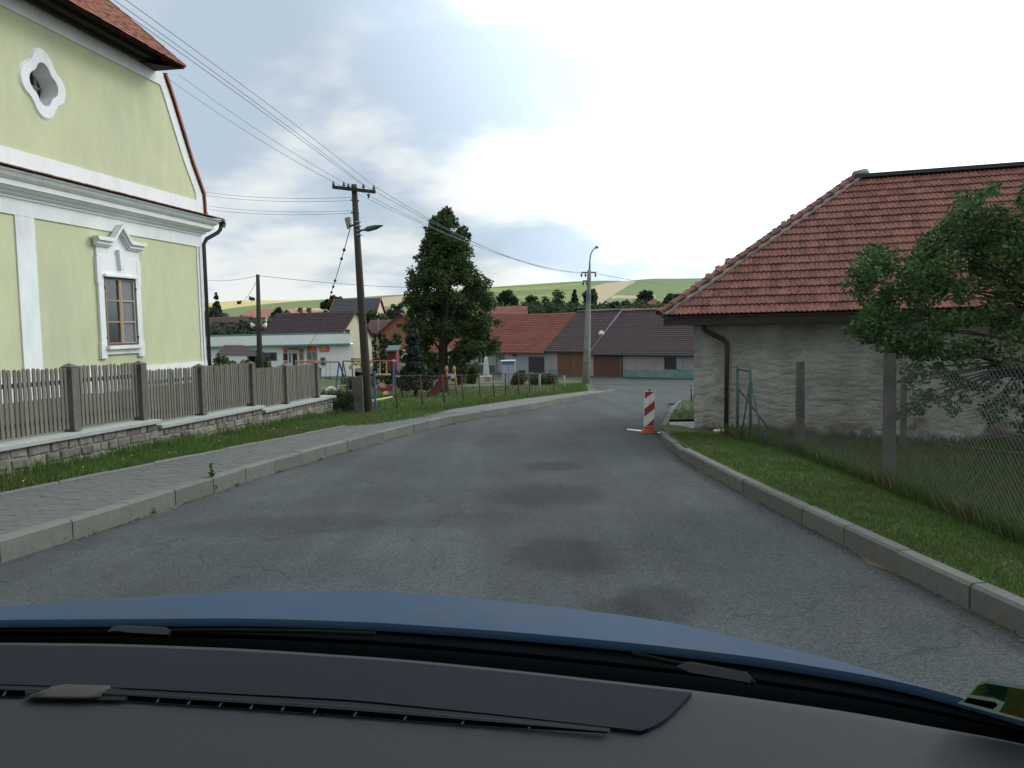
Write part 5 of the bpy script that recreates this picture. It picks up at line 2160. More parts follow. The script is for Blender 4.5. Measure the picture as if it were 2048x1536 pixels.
sd, s_, g = local_thing('slide', 'small orange ladder with a reddish brown slide running down to the left', 'slide', 905, 792)
for (a, b) in (((893, 737), (898, 788)), ((908, 737), (915, 792))):
    t1, b1 = s_(*a), s_(*b)
    mb = MB()
    b1.z = min(b1.z, .05)
    mb.tube([b1, b1.lerp(t1, .7), t1], [.045, .06, .035], 7)
    mb.lathe([(.02, -.25), (.085, -.12), (.085, .02), (.02, .14)], t1, 8)
    mb.obj('ladder_side', 'orange_play', sd, smooth=True)
for py in (757, 768, 779):
    tb_(MB(), s_(895 + (py - 757) * .1, py), s_(911 + (py - 757) * .12, py + 1), r=.03).obj('rung', 'blue_play', sd)
mb = MB()
a, b = s_(903.5, 752), s_(903.5, 757)
mb.box(a.x - .15, a.x + .15, -.05, -.02, a.z - .1, a.z + .09)
mb.obj('number_plate', 'white_paint', sd)
top1, top2 = s_(890, 750), s_(898, 750)
p = [top2 + Vector((0, .1, 0)), s_(889, 762) + Vector((-.05, -.4, 0)), s_(881, 780) + Vector((-.15, -1.0, 0)), s_(875, 789) + Vector((-.2, -1.4, 0))]
p[-1].z = max(p[-1].z, .12)
rows = []
for q_ in p:
    rows.append([q_ + Vector((-.20, 0, .14)), q_ + Vector((-.20, 0, 0)), q_ + Vector((.20, 0.05, 0)), q_ + Vector((.20, 0.05, .14))])
MB().grid(rows).obj('chute', 'slide_brown', sd)

mo, s_, g = local_thing('monument', 'white stone obelisk monument on a stepped block, left of the grey cabinet', 'monument', 973, 767, y=66)
hb_ = s_(973, 752).z
ht_ = s_(973, 712).z
mb = MB()
mb.box(-.62, .62, -.45, .45, -.1, .12)
mb.box(-.5, .52, -.36, .36, .12, hb_)
mb.obj('base', 'monument', mo, bevel=.02)
mb = MB()
mb.box(-.12, .35, -.375, -.36, .16, hb_ - .06)
mb.obj('plaque', 'monument_pink', mo)
mb = MB()
mb.hexa([(-.26, -.2, hb_), (.26, -.2, hb_), (.26, .2, hb_), (-.26, .2, hb_)], [(-.15, -.13, ht_ - .2), (.13, -.13, ht_ - .2), (.13, .13, ht_ - .2), (-.15, .13, ht_ - .2)])
mb.add([(-.15, -.13, ht_ - .2), (.13, -.13, ht_ - .2), (.13, .13, ht_ - .2), (-.15, .13, ht_ - .2), (0, 0, ht_)], [(0, 1, 4), (1, 2, 4), (2, 3, 4), (3, 0, 4)])
mb.obj('obelisk', 'monument', mo, bevel=.01)

ki, s_, g = local_thing('utility_cabinet', 'tall pale grey metal cabinet with a blue strip under its roof', 'utility cabinet', 1018, 774, y=62)
w_ = 30 * 62 / FPX / 2
zt = s_(1018, 719).z
mb = MB()
mb.box(-w_ + .06, w_ - .1, -.4, .4, -.1, zt - .12)
mb.obj('body', 'kiosk_grey', ki, bevel=.015)
mb = MB()
mb.box(-w_ + .1, w_ - .16, -.412, -.402, zt - .36, zt - .16)
mb.obj('blue_strip', 'kiosk_blue', ki)
mb = MB()
mb.box(-w_, w_, -.5, .5, zt - .12, zt - .05)
mb.obj('roof', 'white_paint', ki)
mb = MB()
mb.box(w_ - .1, w_ - .03, -.44, .4, -.05, zt - .13)
mb.obj('side_panel', 'white_paint', ki)
mb = MB()
mb.box(-.01, .01, -.405, -.4, .1, zt - .4)
mb.obj('door_gap', 'steel_dark', ki)

sg_, s_, g = local_thing('road_sign', 'small grey road sign on a thin post beside the big tree trunk', 'road sign', 896, 785, y=58)
tb_(MB(), Vector((0, 0, 0)), s_(896, 705), r=.03).obj('post', 'zinc', sg_)
c = s_(896, 702)
mb = MB()
mb.prism([(c.x + .26 * math.cos(a), -.04, c.z + .30 * math.sin(a)) for a in np.linspace(0, 2 * math.pi, 5)[:-1]], (0, .02, 0))
mb.obj('plate', 'kiosk_grey', sg_)


# ================================================================== HOUSES
def courses(mb, a, b, c, d, n, lift=.035):
    """stepped roof courses on the slope a-b (eave) to d-c (ridge)"""
    a, b, c, d = map(Vector, (a, b, c, d))
    nrm = (b - a).cross(d - a).normalized()
    for i in range(n):
        t0, t1 = i / n, (i + 1) / n
        p0, p1 = a.lerp(d, t0) + nrm * lift, b.lerp(c, t0) + nrm * lift
        p2_, p3_ = b.lerp(c, t1) + nrm * .004, a.lerp(d, t1) + nrm * .004
        mb.add([p0, p1, p2_, p3_, p0 - nrm * lift, p1 - nrm * lift], [(0, 1, 2, 3), (4, 5, 1, 0)])
    return mb


def gable_house(name, label, x, y, ang, Lx, D, wh, rise, wallm, roofm, z0=None, over=.4, nc=18, end=.25, cat='house', wall_x0=0.0, trim=None):
    """local frame: x along the front eave, y back; front at y = 0"""
    z0 = gzf(x, y) if z0 is None else z0
    t = thing(name, label, cat, (x, y, z0), ang)
    mb = MB()
    mb.box(wall_x0, Lx, 0, D, -1.2, wh)
    for xx in (wall_x0, Lx):
        mb.add([(xx, 0, wh), (xx, D, wh), (xx, D / 2, wh + rise - .05)], [(0, 1, 2)])
    mb.obj('wall', wallm, t)
    ov_z = over * rise / (D / 2)
    mb = MB()
    x0, x1 = wall_x0 - end, Lx + end
    courses(mb, (x0, -over, wh - ov_z + .04), (x1, -over, wh - ov_z + .04), (x1, D / 2, wh + rise), (x0, D / 2, wh + rise), nc)
    courses(mb, (x1, D + over, wh - ov_z + .04), (x0, D + over, wh - ov_z + .04), (x0, D / 2, wh + rise), (x1, D / 2, wh + rise), 6)
    for xx in (x0, x1):
        mb.add([(xx, -over, wh - ov_z - .08), (xx, D / 2, wh + rise - .12), (xx, D / 2, wh + rise + .03), (xx, -over, wh - ov_z + .07)], [(0, 1, 2, 3)])
        mb.add([(xx, D + over, wh - ov_z - .08), (xx, D / 2, wh + rise - .12), (xx, D / 2, wh + rise + .03), (xx, D + over, wh - ov_z + .07)], [(0, 1, 2, 3)])
    mb.add([(x0, -over, wh - ov_z - .06), (x1, -over, wh - ov_z - .06), (x1, 0, wh + .03), (x0, 0, wh + .03)], [(0, 1, 2, 3)])
    mb.add([(x0, -over - .001, wh - ov_z - .06), (x1, -over - .001, wh - ov_z - .06), (x1, -over - .001, wh - ov_z + .05), (x0, -over - .001, wh - ov_z + .05)], [(0, 1, 2, 3)])
    rf = mb.obj('roof', roofm, t)
    if trim:
        for xx in (x0, x1):
            mb = MB()
            for ya in (-over, D + over):
                mb.bar((xx, ya, wh - ov_z + .02), (xx, D / 2, wh + rise + .02), .06, .20)
            mb.obj('verge_board', trim, t)
    return t, rf


def opening(t, nm, x0, x1, z0, z1, m, frame=None, pane=None, d=.03, bars=0, parent_y=0.0):
    """a door or window on the front wall, with its frame and panes"""
    mb = MB()
    f = .07
    if frame:
        for q_ in ((x0, x0 + f, z0, z1), (x1 - f, x1, z0, z1), (x0 + f, x1 - f, z1 - f, z1), (x0 + f, x1 - f, z0, z0 + f)):
            mb.box(q_[0], q_[1], parent_y - d - .03, parent_y + .0, q_[2], q_[3])
        for k in range(bars):
            xx = x0 + (x1 - x0) * (k + 1) / (bars + 1)
            mb.box(xx - .03, xx + .03, parent_y - d - .02, parent_y, z0 + f, z1 - f)
        o = mb.obj(nm, frame, t)
        mb = MB()
        mb.box(x0 + f, x1 - f, parent_y - .012, parent_y + .0, z0 + f, z1 - f)
        mb.obj('pane', m, o)
    else:
        mb.box(x0, x1, parent_y - d, parent_y, z0, z1)
        o = mb.obj(nm, m, t)
    return o


def front_coord(t, D=None):
    """pixel -> local x and height on the front wall of a thing"""
    o = Vector(t.location)
    a = t.rotation_euler.z
    ux = Vector((math.cos(a), math.sin(a), 0))
    nrm = Vector((-math.sin(a), math.cos(a), 0))

    def f(px, py, back=0.0):
        r = ray(px, py)
        c = o + nrm * back
        k = (c - Vector((0, 0, EYE))).dot(nrm) / r.dot(nrm)
        p = Vector((0, 0, EYE)) + r * k
        return (p - c).dot(ux), p.z - o.z
    return f


RA = math.atan2(RU.y, RU.x)
ZB = EYE - 4.72
redh, _ = gable_house('red_roofed_house', 'long low house with bright red tiled roof behind the big tree', RO.x - RU.x * 7.5, RO.y - RU.y * 7.5, RA, 19.3, 9.0, 2.42, 3.62, 'plaster_grey', 'roof_red', z0=ZB, nc=22, end=.05)
fc = front_coord(redh)
for (x0, x1, y0, y1, nm, m, fr_, br) in ((955, 971, 703, 728, 'window', 'window_dark', 'white_paint', 1), (998, 1009, 704, 719, 'window', 'window_dark', 'window_wood', 0), (1026, 1034, 704, 713, 'window', 'window_dark', 'window_wood', 0),
                                     (1057, 1089, 713, 745, 'garage_door', 'gutter_dark', None, 0), (912, 925, 704, 726, 'window', 'window_dark', 'white_paint', 1)):
    xa, zt = fc(x0, y0)
    xb_, zb = fc(x1, y1)
    opening(redh, nm, xa, xb_, max(zb, .02), zt, m, fr_, bars=br)
xa, _ = fc(935, 700)
xb_, zz = fc(992, 731)
mb = MB()
mb.box(xa, xb_, -.05, 0, -1, zz)
mb.obj('plinth', 'plinth_grey', redh)
for px in (993, 938):
    xx, _ = fc(px, 710)
    tb_(MB(), (xx, -.1, 0), (xx, -.1, 2.2), r=.09).obj('downpipe', 'ridge_light', redh)
xx, zz = fc(1044, 743)
gb, s_, g = local_thing('bench', 'dark green box seat against the grey house wall beside the garage door', 'bench', 1044, 745, y=77)
mb = MB()
mb.box(-.3, .3, -.25, .25, 0, .5)
mb.box(-.33, .33, -.3, -.24, .5, .56)
mb.obj('seat', 'green_paint', gb)

s1, s2 = 13.2 - 1.4, 17.5
sm, _ = gable_house('dark_roofed_house', 'narrow house with dark roof and orange brown barn doors, left of the concrete lamp post', (RO + RU * s1).x, (RO + RU * s1).y, RA, s2 - s1, 9.2, 2.55, 3.55, 'plaster_pink', 'roof_brown', z0=ZB, nc=22, end=.02)
fc = front_coord(sm)
xa, zt = fc(1115, 697)
xb_, _ = fc(1167, 697)
o = opening(sm, 'barn_door', xa, xb_, .03, 2.35, 'door_orange', d=.04)
mb = MB()
mb.box((xa + xb_) / 2 - .02, (xa + xb_) / 2 + .02, -.045, -.041, .05, 2.33)
mb.obj('door_gap', 'steel_dark', o)
xa, _ = fc(1097, 740)
xb_, zz = fc(1114, 739)
mb = MB()
mb.box(max(xa, .01), xb_, -.03, 0, -1, zz)
mb.obj('plinth', 'plinth_teal', sm)
mb = MB()
mb.bar((0, 4.6, 6.16), (s2 - s1, 4.6, 6.16), .3, .08)
mb.obj('ridge_cap', 'ridge_light', sm)

lg, _ = gable_house('pink_farmhouse', 'long dark-roofed house with pink wall and turquoise base across the junction', (RO + RU * s2).x, (RO + RU * s2).y, RA, 19.0, 9.2, 2.45, 3.55, 'plaster_pink', 'roof_brown', z0=ZB, nc=22, end=.02)
fc = front_coord(lg)
xa, _ = fc(1187, 700)
xb_, _ = fc(1240, 700)
o = opening(lg, 'barn_door', xa, xb_, .03, 2.3, 'door_brown', d=.04)
mb = MB()
mb.box((xa + xb_) / 2 - .02, (xa + xb_) / 2 + .02, -.045, -.041, .05, 2.28)
mb.obj('door_gap', 'steel_dark', o)
xx, _ = fc(1244, 700)
tb_(MB(), (xx, -.1, 0), (xx, -.1, 2.3), r=.07).obj('downpipe', 'green_paint', lg)
tb_(MB(), (0, -.46, 2.06), (19, -.46, 2.06), r=.08).obj('gutter', 'green_paint', lg)
rows = []
xa, _ = fc(1248, 738)
for i in range(40):
    x = xa + (19 - xa) * i / 39
    z = .62 + .12 * noise.noise(Vector((x * .9, 0, 0))) + (0.25 if x > 9 else .1)
    rows.append([(x, -.02, -.8), (x, -.02, z)])
MB().grid(rows).obj('plinth', 'plinth_teal', lg)
x0, zt = fc(1329, 714)
x1, zb = fc(1354, 739)
opening(lg, 'window', x0, x1, zb, zt, 'window_dark', 'window_wood', bars=1)
x2, _ = fc(1365, 739)
mb = MB()
mb.box(x1 + .01, x2, -.06, 0, zb, zt)
mb.obj('shutter', 'plaster_grey', lg)
mb = MB()
mb.bar((0, 4.6, 6.06), (19, 4.6, 6.06), .3, .08)
mb.obj('ridge_cap', 'ridge_light', lg)
mb = MB()
mb.bar((0, -.4, 2.20), (0, 4.6, 6.1), .14, .10)
mb.obj('verge_board', 'ridge_light', lg)
dish = thing('satellite_dish', 'small white satellite dish on the dark roof right of the lamp post', 'satellite dish', (0, 0, 0))
fcr = fc(1203, 673, 1.6)
wp = RO + RU * (s2 + fcr[0]) - RN * 1.6
dish.location = (wp.x, wp.y, ZB + 2.45 + 1.6 * 3.55 / 4.6 + .2)
mb = MB()
mb.lathe([(.02, 0), (.18, .03), (.29, .10)], n=14)
o = mb.obj('dish', 'white_paint', dish, smooth=True)
o.rotation_euler = (R(70), 0, 0)
tb_(MB(), (0, .1, -.3), (0, .1, .1), r=.03).obj('mast', 'steel_dark', dish)


def px_house(name, label, x0, x1, ridge, base_y, y, D, wallm, roofm, eave, ang=0.0, trim=None, depth_dir=None, nc=12):
    """gable house whose front runs from column x0 to x1, y metres ahead"""
    a = at(x0, ridge, y)
    b = at(x1, ridge, y)
    Lx = (b - a).length
    z_r = at((x0 + x1) / 2, ridge, y + D / 2).z
    z_e = at((x0 + x1) / 2, eave, y).z
    zb = gzf((a.x + b.x) / 2, y)
    return gable_house(name, label, a.x, y, ang, Lx, D, max(z_e - zb, .6), z_r - z_e, wallm, roofm, z0=zb, nc=nc, trim=trim)[0]


# cream gable house behind the shop: front slope towards us, ridge running left
ca_, cb_ = Vector((-17.5, 84, 0)), Vector((-15.2, 90, 0))
dv = (cb_ - ca_).normalized()
Dg = (cb_ - ca_).length
ux = Vector((dv.y, -dv.x, 0))
orig = ca_ - ux * 9.5
zb = EYE - 4.3
crm, _ = gable_house('cream_house', 'house with cream gable wall and dark purple red roof behind the white shop', orig.x, orig.y, math.atan2(ux.y, ux.x), 9.5, Dg, 4.3 - .55, 2.55, 'plaster_cream', 'roof_purple', z0=zb, over=.35, nc=14, trim='roof_brownred')
cx2 = Dg * .24
mb = MB()
mb.box(9.5, 9.53, cx2 - .3, cx2 + .55, 3.75, 4.4)
mb.obj('window', 'window_dark', crm)
mb = MB()
mb.box(9.5, 9.6, Dg * .1, Dg * .95, .7, .8)
mb.obj('canopy_edge', 'steel_dark', crm)

h1 = px_house('slate_roofed_house', 'big house with dark slate roof and red verge high on the slope behind', 658, 749, 597, 640, 128, 10, 'plaster_cream', 'roof_slate', 629, trim='red_paint')
h2_, _ = gable_house('pink_roofed_house', 'small grey gabled house with pale pink roof, left of the slate roof', at(560, 640, 118).x + 2.2, 118, R(62), 6.5, 4.6, at(580, 643, 118).z - gzf(-31, 118), 1.75, 'plaster_grey', 'roof_pink', over=.35, nc=8)
# its gable faces us: windows there
h2_.rotation_euler = (0, 0, R(70))
h2_.location = (at(604, 640, 116).x, 116, gzf(-31, 116))
mb = MB()
mb.box(-.03, 0, 1.9, 3.0, at(580, 642, 117).z - h2_.location.z, at(580, 633, 117).z - h2_.location.z)
mb.obj('window', 'window_dark', h2_)
for dx in (2.0, 4.2):
    mb = MB()
    mb.box(dx, dx + .5, 1.5, 2.0, at(580, 643, 118).z - gzf(-31, 118) + .8, at(580, 643, 118).z - gzf(-31, 118) + 2.0)
    mb.obj('chimney', 'rust', h2_)
oh = px_house('dark_red_roofed_house', 'house with dark red roof between the cream gable and the orange gable', 733, 800, 640, 680, 108, 8, 'plaster_cream', 'roof_brownred', 667)
fl_ = at(752, 650, 107) - Vector(oh.location)
mb = MB()
mb.tube([(fl_.x, 1.0, fl_.z - 2), (fl_.x, 1.0, at(752, 637, 107).z - oh.location.z)], .10, 8)
mb.obj('flue', 'zinc', oh)
# orange gable turned towards us
og, _ = gable_house('orange_gable_wing', 'orange gable end with dark red verge close behind the spruce', at(757, 668, 103).x, 103, 0, 5.5, 5.0, .5, .5, 'gable_orange', 'roof_brownred', z0=at(757, 680, 103).z - 1)
bpy.data.objects.remove(og.children[0]); bpy.data.objects.remove(og.children[0])
z00 = og.location.z
P_ = lambda px, py, y=103: at(px, py, y) - Vector(og.location)
mb = MB()
mb.prism([P_(757, 666), P_(801, 627.5), P_(845, 666), P_(845, 700), P_(757, 700)], (0, 6, 0))
mb.obj('wall', 'gable_orange', og)
mb = MB()
for a_, b_ in (((755, 667), (801, 625.5)), ((801, 625.5), (848, 667))):
    a3, b3 = P_(*a_), P_(*b_)
    mb.add([a3 - Vector((0, .4, 0)), b3 - Vector((0, .4, 0)), b3 + Vector((0, 6.4, 0)), a3 + Vector((0, 6.4, 0)), a3 - Vector((0, .4, .22)), b3 - Vector((0, .4, .22))], [(0, 1, 2, 3), (4, 5, 1, 0)])
mb.obj('roof', 'roof_brownred', og)
mb = MB()
a3, b3 = P_(793, 655), P_(806, 647)
mb.box(a3.x, b3.x, a3.y - .03, a3.y, a3.z, b3.z)
mb.obj('window', 'window_dark', og)
px_house('yellow_house', 'pale yellow house with orange roof half hidden in the trees on the left', 484, 530, 618, 650, 128, 9, 'plaster_cream', 'roof_pink', 634)
px_house('brick_barn', 'reddish barn with long brown roof at the left edge of the trees', 395, 478, 634, 680, 112, 9, 'roof_pink', 'roof_brownred', 645)
px_house('far_red_roof', 'long low red roof showing over the ridge right of the big tree', 960, 1052, 613, 640, 112, 9, 'plaster_cream', 'roof_red', 628)
px_house('far_red_roof', 'long low red roof showing over the ridge right of the lamp post', 1192, 1335, 617, 640, 105, 9, 'plaster_cream', 'roof_red', 632)
ph = at(1308, 622, 150)
pz = gzf(ph.x, 150)
pyr = thing('pyramid_roof_house', 'small house with red pyramid roof among the far trees', 'house', (ph.x, 150, pz))
zt, ze = at(1306, 597, 150).z - pz, at(1306, 611, 150).z - pz
w_ = 23 * 150 / FPX
mb = MB()
mb.box(-w_ * .85, w_ * .85, -w_ * .85, w_ * .85, -1, ze)
mb.obj('wall', 'plaster_grey', pyr)
mb = MB()
for a_, b_ in (((-w_, -w_), (w_, -w_)), ((w_, -w_), (w_, w_)), ((w_, w_), (-w_, w_)), ((-w_, w_), (-w_, -w_))):
    mb.add([(*a_, ze - .1), (*b_, ze - .1), (0, 0, zt)], [(0, 1, 2)])
mb.obj('roof', 'roof_red', pyr)
px_house('far_white_house', 'tiny white gabled house above the dark roofs right of the trees', 1222, 1234, 608, 625, 140, 6, 'shop_white', 'roof_slate', 616)

# ---- the shop
SY = 80.0
sa, sb2 = at(375, 700, SY), at(708, 700, SY)
szb = EYE - 4.05
shop = thing('village_shop', 'long white flat-roofed village shop with green trim and orange window panels', 'shop', (sa.x, SY, szb))
SW = (sb2 - sa).length
SP = lambda px, py, y=SY: at(px, py, y) - Vector(shop.location)
ztop, zf = SP(700, 666.5).z, SP(700, 688).z
mb = MB()
mb.hexa([(0, 0, -1.2), (SW, 0, -1.2), (SW - 1.3, 6, -1.2), (0, 6, -1.2)], [(0, 0, zf), (SW, 0, zf), (SW - 1.3, 6, zf), (0, 6, zf)])
mb.obj('wall', 'shop_white', shop)


def shx(mb, x0, x1, z0, z1):
    q = ((x0, -.6), (x1, -.6), (x1 - 1.4, 5.5), (x0, 5.5))
    mb.hexa([(a, b, z0) for a, b in q], [(a, b, z1) for a, b in q])


mb = MB()
xe = SP(699.5, 680, SY - .6).x
shx(mb, -1, xe, zf + .08, ztop - .05)
mb.obj('fascia', 'shop_white', shop)
mb = MB()
shx(mb, -1.02, xe + .02, ztop - .05, ztop + .08)
mb.obj('roof_edge', 'shop_teal', shop)
mb = MB()
shx(mb, -1.02, xe + .02, zf - .06, zf + .08)
mb.obj('fascia_trim', 'shop_teal', shop)


def srect(nm, x0, x1, y0, y1, m, d=.03, parent=None):
    a_, b_ = SP(x0, y1), SP(x1, y0)
    mb = MB()
    mb.box(a_.x, b_.x, -d, 0.0, a_.z, b_.z)
    return mb.obj(nm, m, parent or shop)


mb = MB()
a_, b_ = SP(562, 697, SY - 1.4), SP(611, 692.5, SY - 1.4)
mb.box(a_.x, b_.x, -1.4, 0, a_.z, a_.z + .16)
mb.obj('canopy', 'plinth_grey', shop)
for x0, x1, top in ((566.5, 575.5, 697), (599, 607.5, 697)):
    w_o = srect('window', x0, x1, top, 728, 'white_paint', .03)
    srect('orange_panel', x0 + .6, x1 - .6, top + .5, 706, 'shop_orange', .05, w_o)
    srect('pane', x0 + .6, x1 - .6, 706.6, 721, 'window_dark' if x0 < 590 else 'shop_glass', .045, w_o)
    srect('orange_panel', x0 + .6, x1 - .6, 722, 727, 'shop_orange', .05, w_o)
dr = srect('door', 577, 598, 697, 734, 'white_paint', .05)
srect('door_sign', 577.5, 596.5, 696.5, 699.5, 'shop_orange', .08, dr)
srect('pane', 586, 594, 706.5, 730, 'window_dark', .07, dr)
srect('pane', 579.3, 581.2, 706.5, 726, 'window_dark', .07, dr)
for x0, x1 in ((614.5, 623.3), (625, 634)):
    w_o = srect('window', x0 - .4, x1 + .4, 692.5, 729, 'white_paint', .03)
    srect('orange_panel', x0 + .3, x1 - .3, 693, 703.5, 'shop_orange', .05, w_o)
    srect('pane', x0 + .3, x1 - .3, 704, 719.5, 'shop_glass', .045, w_o)
    srect('orange_panel', x0 - .1, x1 + .1, 720, 726, 'shop_orange', .05, w_o)
w_o = srect('window', 523, 553.5, 704.5, 722, 'plinth_grey', .03)
for x0, x1, y0, y1 in ((524, 531, 706.5, 720), (532, 541, 713, 720), (541.5, 550, 707, 720)):
    srect('pane', x0, x1, y0, y1, 'window_dark', .05, w_o)
bx = srect('wall_box', 642.5, 650, 715, 730, 'plinth_grey', .18)
sgn = srect('shop_sign', 639.5, 657.8, 689.5, 703.5, 'shop_orange', .10)
srect('sign_panel', 641.5, 655.8, 692.5, 700.5, 'white_paint', .115, sgn)
fnt = bpy.data.curves.new('lettering', 'FONT')
fnt.body = 'coop'
fnt.align_x = 'CENTER'
fnt.align_y = 'CENTER'
fnt.size = .50
fnt.extrude = .01
fnt.offset = .022
fnt.materials.append(MT['shop_orange'])
_t = bpy.data.objects.new('tmp', fnt)
COL.objects.link(_t)
bpy.context.view_layer.update()
_me = bpy.data.meshes.new_from_object(_t.evaluated_get(bpy.context.evaluated_depsgraph_get()))
bpy.data.objects.remove(_t)
ft = bpy.data.objects.new('lettering', _me)
COL.objects.link(ft)
ft.parent = sgn
c_ = SP(648.7, 696.5)
ft.location = (c_.x, -.13, c_.z + .03)
ft.rotation_euler = (R(90), 0, 0)
bi, s_, g = local_thing('waste_bin', 'small green waste bin by the corner of the white shop wall', 'bin', 637, 752, y=72)
mb = MB()
mb.lathe([(.2, 0), (.27, .75), (.29, .76), (.29, .84), (.05, .92)], n=10)
mb.obj('body', 'green_paint', bi)

# shelter left, behind the picket fence
sl, s_, g = local_thing('garden_shelter', 'open wooden shelter with brown hipped roof and bushes around it', 'shelter', 478, 740, y=48)
pts = [s_(430, 712, 47), s_(523, 713, 47), s_(515, 708, 50.5), s_(440, 707, 50.5)]
rl, rr = s_(448, 690, 49), s_(486, 690, 49)
mb = MB()
courses(mb, pts[0], pts[1], rr, rl, 8, .02)
mb.add([pts[1], pts[2], rr], [(0, 1, 2)])
mb.add([pts[2], pts[3], rl, rr], [(0, 1, 2, 3)])
mb.add([pts[3], pts[0], rl], [(0, 1, 2)])
mb.obj('roof', 'roof_brown', sl)
for q_ in pts:
    c = q_ * .85
    tb_(MB(), Vector((c.x, c.y, -.2)), Vector((c.x, c.y, q_.z + .15)), r=.07).obj('post', 'dark_timber', sl)
mb = MB()
a_, b_ = pts[0] * .85, pts[1] * .85
mb.box(a_.x, b_.x, a_.y, a_.y + .05, 0, .9)
mb.obj('parapet', 'dark_timber', sl)
rs, s_, g = local_thing('red_shed', 'small red shed with grey roof right of the clipped conifer hedge', 'shed', 783, 735, y=74)
a_, b_ = s_(775, 726), s_(792, 703)
mb = MB()
mb.box(a_.x, b_.x, 0, 2, -.2, b_.z)
mb.obj('wall', 'red_shed', rs)
mb = MB()
mb.hexa([(a_.x - .2, -.3, b_.z), (b_.x + .2, -.3, b_.z), (b_.x + .2, 2.2, b_.z + .4), (a_.x - .2, 2.2, b_.z + .4)], [(a_.x - .2, -.3, b_.z + .12), (b_.x + .2, -.3, b_.z + .12), (b_.x + .2, 2.2, b_.z + .52), (a_.x - .2, 2.2, b_.z + .52)])
mb.obj('roof', 'plinth_grey', rs)
bh_, s_, g = local_thing('board_fence', 'short reddish board fence in front of the shop windows', 'fence', 532, 740, y=60)
for k in range(9):
    xx = s_(523 + 2.4 * k, 735).x
    mb = MB()
    mb.box(xx - .035, xx + .035, -.02, .0, .2, s_(530, 719).z)
    mb.obj('board', 'door_orange', bh_)
tb_(MB(), (s_(522, 735).x, .02, .6), (s_(544, 735).x, .02, .6), r=.03).obj('rail', 'rust', bh_)


# ================================================================== TREES
def btree(label, px, top, wpx, y, shape='round', leaf='leaf_far', n=20, per=70, size=None, name='tree', group=None, off=0, cat='tree'):
    p = at(px, top, y)
    z0 = gzf(p.x, y) + off
    h = max(p.z - z0, 1.0)
    w = wpx * y / FPX
    return tree(name, label, p.x, y, z0, h, w, shape, leaf, n=n, per=per, size=size or y * .0042, trunk=.02 * h + .04, base=0.0 if cat == 'bush' else (max(.06, 1 - w * (1.15 if shape == 'round' else 1.9) / h) if y > 80 else .06 if y > 60 else .12), group=group, cat=cat)


BT = 'trees of the village in front of the hill'
far = [
    ('tall dark conifer at the left edge above the garden shelter', 432, 583, 26, 140, 'cone', 'needle'),
    ('round green tree beside the black downpipe of the green house', 424, 609, 46, 126, 'round', 'leaf_far'),
    ('bushy tree right of the leftmost conifer on the slope', 455, 619, 44, 120, 'round', 'leaf_far'),
    ('low tree in front of the yellow field at the left', 484, 626, 40, 124, 'round', 'leaf_light'),
    ('tree just left of the slim speaker pole, above the brown roof', 502, 640, 40, 108, 'round', 'leaf_far'),
    ('tree just right of the slim speaker pole below the green field', 538, 622, 34, 140, 'round', 'leaf_far'),
    ('dark tree left of the pink roofed house', 560, 616, 34, 132, 'round', 'needle'),
    ('wide leafy tree behind the shop roof at its left end', 440, 652, 60, 98, 'round', 'leaf_far'),
    ('leafy tree behind the shop roof beside the speaker pole', 494, 652, 56, 96, 'round', 'leaf_light'),
    ('leafy tree behind the shop roof under the pink roofed house', 548, 646, 60, 96, 'round', 'leaf_far'),
    ('small light tree between the shop and the purple roof', 588, 645, 36, 99, 'round', 'leaf_light'),
    ('small dark tree left of the slate roof', 650, 598, 18, 150, 'round', 'needle'),
    ('round dark tree rising over the slate roof', 671, 588, 30, 150, 'round', 'needle'),
    ('dark bush at the right end of the slate roof', 753, 603, 20, 150, 'round', 'leaf_far'),
    ('light green tree right of the leaning pole above the dark red roof', 762, 612, 56, 126, 'round', 'leaf_light'),
    ('light green tree behind the leaning pole below the slate roof', 736, 618, 36, 124, 'round', 'leaf_light'),
    ('dark tree between the hill path and the big linden', 792, 606, 40, 140, 'round', 'leaf_far'),
    ('leafy tree in front of the orange gable', 786, 664, 46, 84, 'round', 'leaf_light'),
    ('dark tree standing just right of the big linden', 1014, 575, 40, 150, 'round', 'needle'),
    ('grey green tree left of centre above the red roof', 1064, 590, 44, 150, 'round', 'leaf_light'),
    ('broad dark tree above the right end of the red roof', 1108, 578, 56, 145, 'round', 'leaf_far'),
    ('low broad tree behind the red roof ridge', 1096, 600, 64, 130, 'round', 'leaf_far'),
    ('pointed conifer just left of the lamp post', 1149, 577, 20, 150, 'cone', 'needle'),
    ('round dark tree directly behind the lamp post', 1180, 574, 32, 155, 'round', 'leaf_far'),
    ('light green bush behind the ridge at the lamp post', 1170, 600, 50, 130, 'round', 'leaf_light'),
    ('low dark tree right of the lamp post below the beige field', 1225, 600, 40, 140, 'round', 'leaf_far'),
    ('broad dark tree below the beige field strip', 1256, 596, 44, 145, 'round', 'leaf_far'),
    ('round tree left of the pyramid roof', 1290, 574, 34, 158, 'round', 'leaf_far'),
    ('low tree beside the pyramid roof', 1278, 594, 34, 152, 'round', 'leaf_far'),
    ('dark tree right of the pyramid roof', 1346, 584, 40, 155, 'round', 'leaf_far'),
    ('dark tree beside the barn hip, nearer the hill', 1384, 582, 40, 156, 'round', 'leaf_far'),
    ('dark tree touching the barn roof edge', 1418, 590, 40, 156, 'round', 'leaf_far'),
    ('shrub behind the pyramid roof house at its foot', 1335, 606, 34, 138, 'round', 'leaf_light'),
]
for lab, px, top, w, y, shp, lf in far:
    btree(lab, px, top, w * 1.15, y, shp, lf, n=34 if shp == 'round' else 60, per=90, group=BT, size=y * .0034)
cl = []
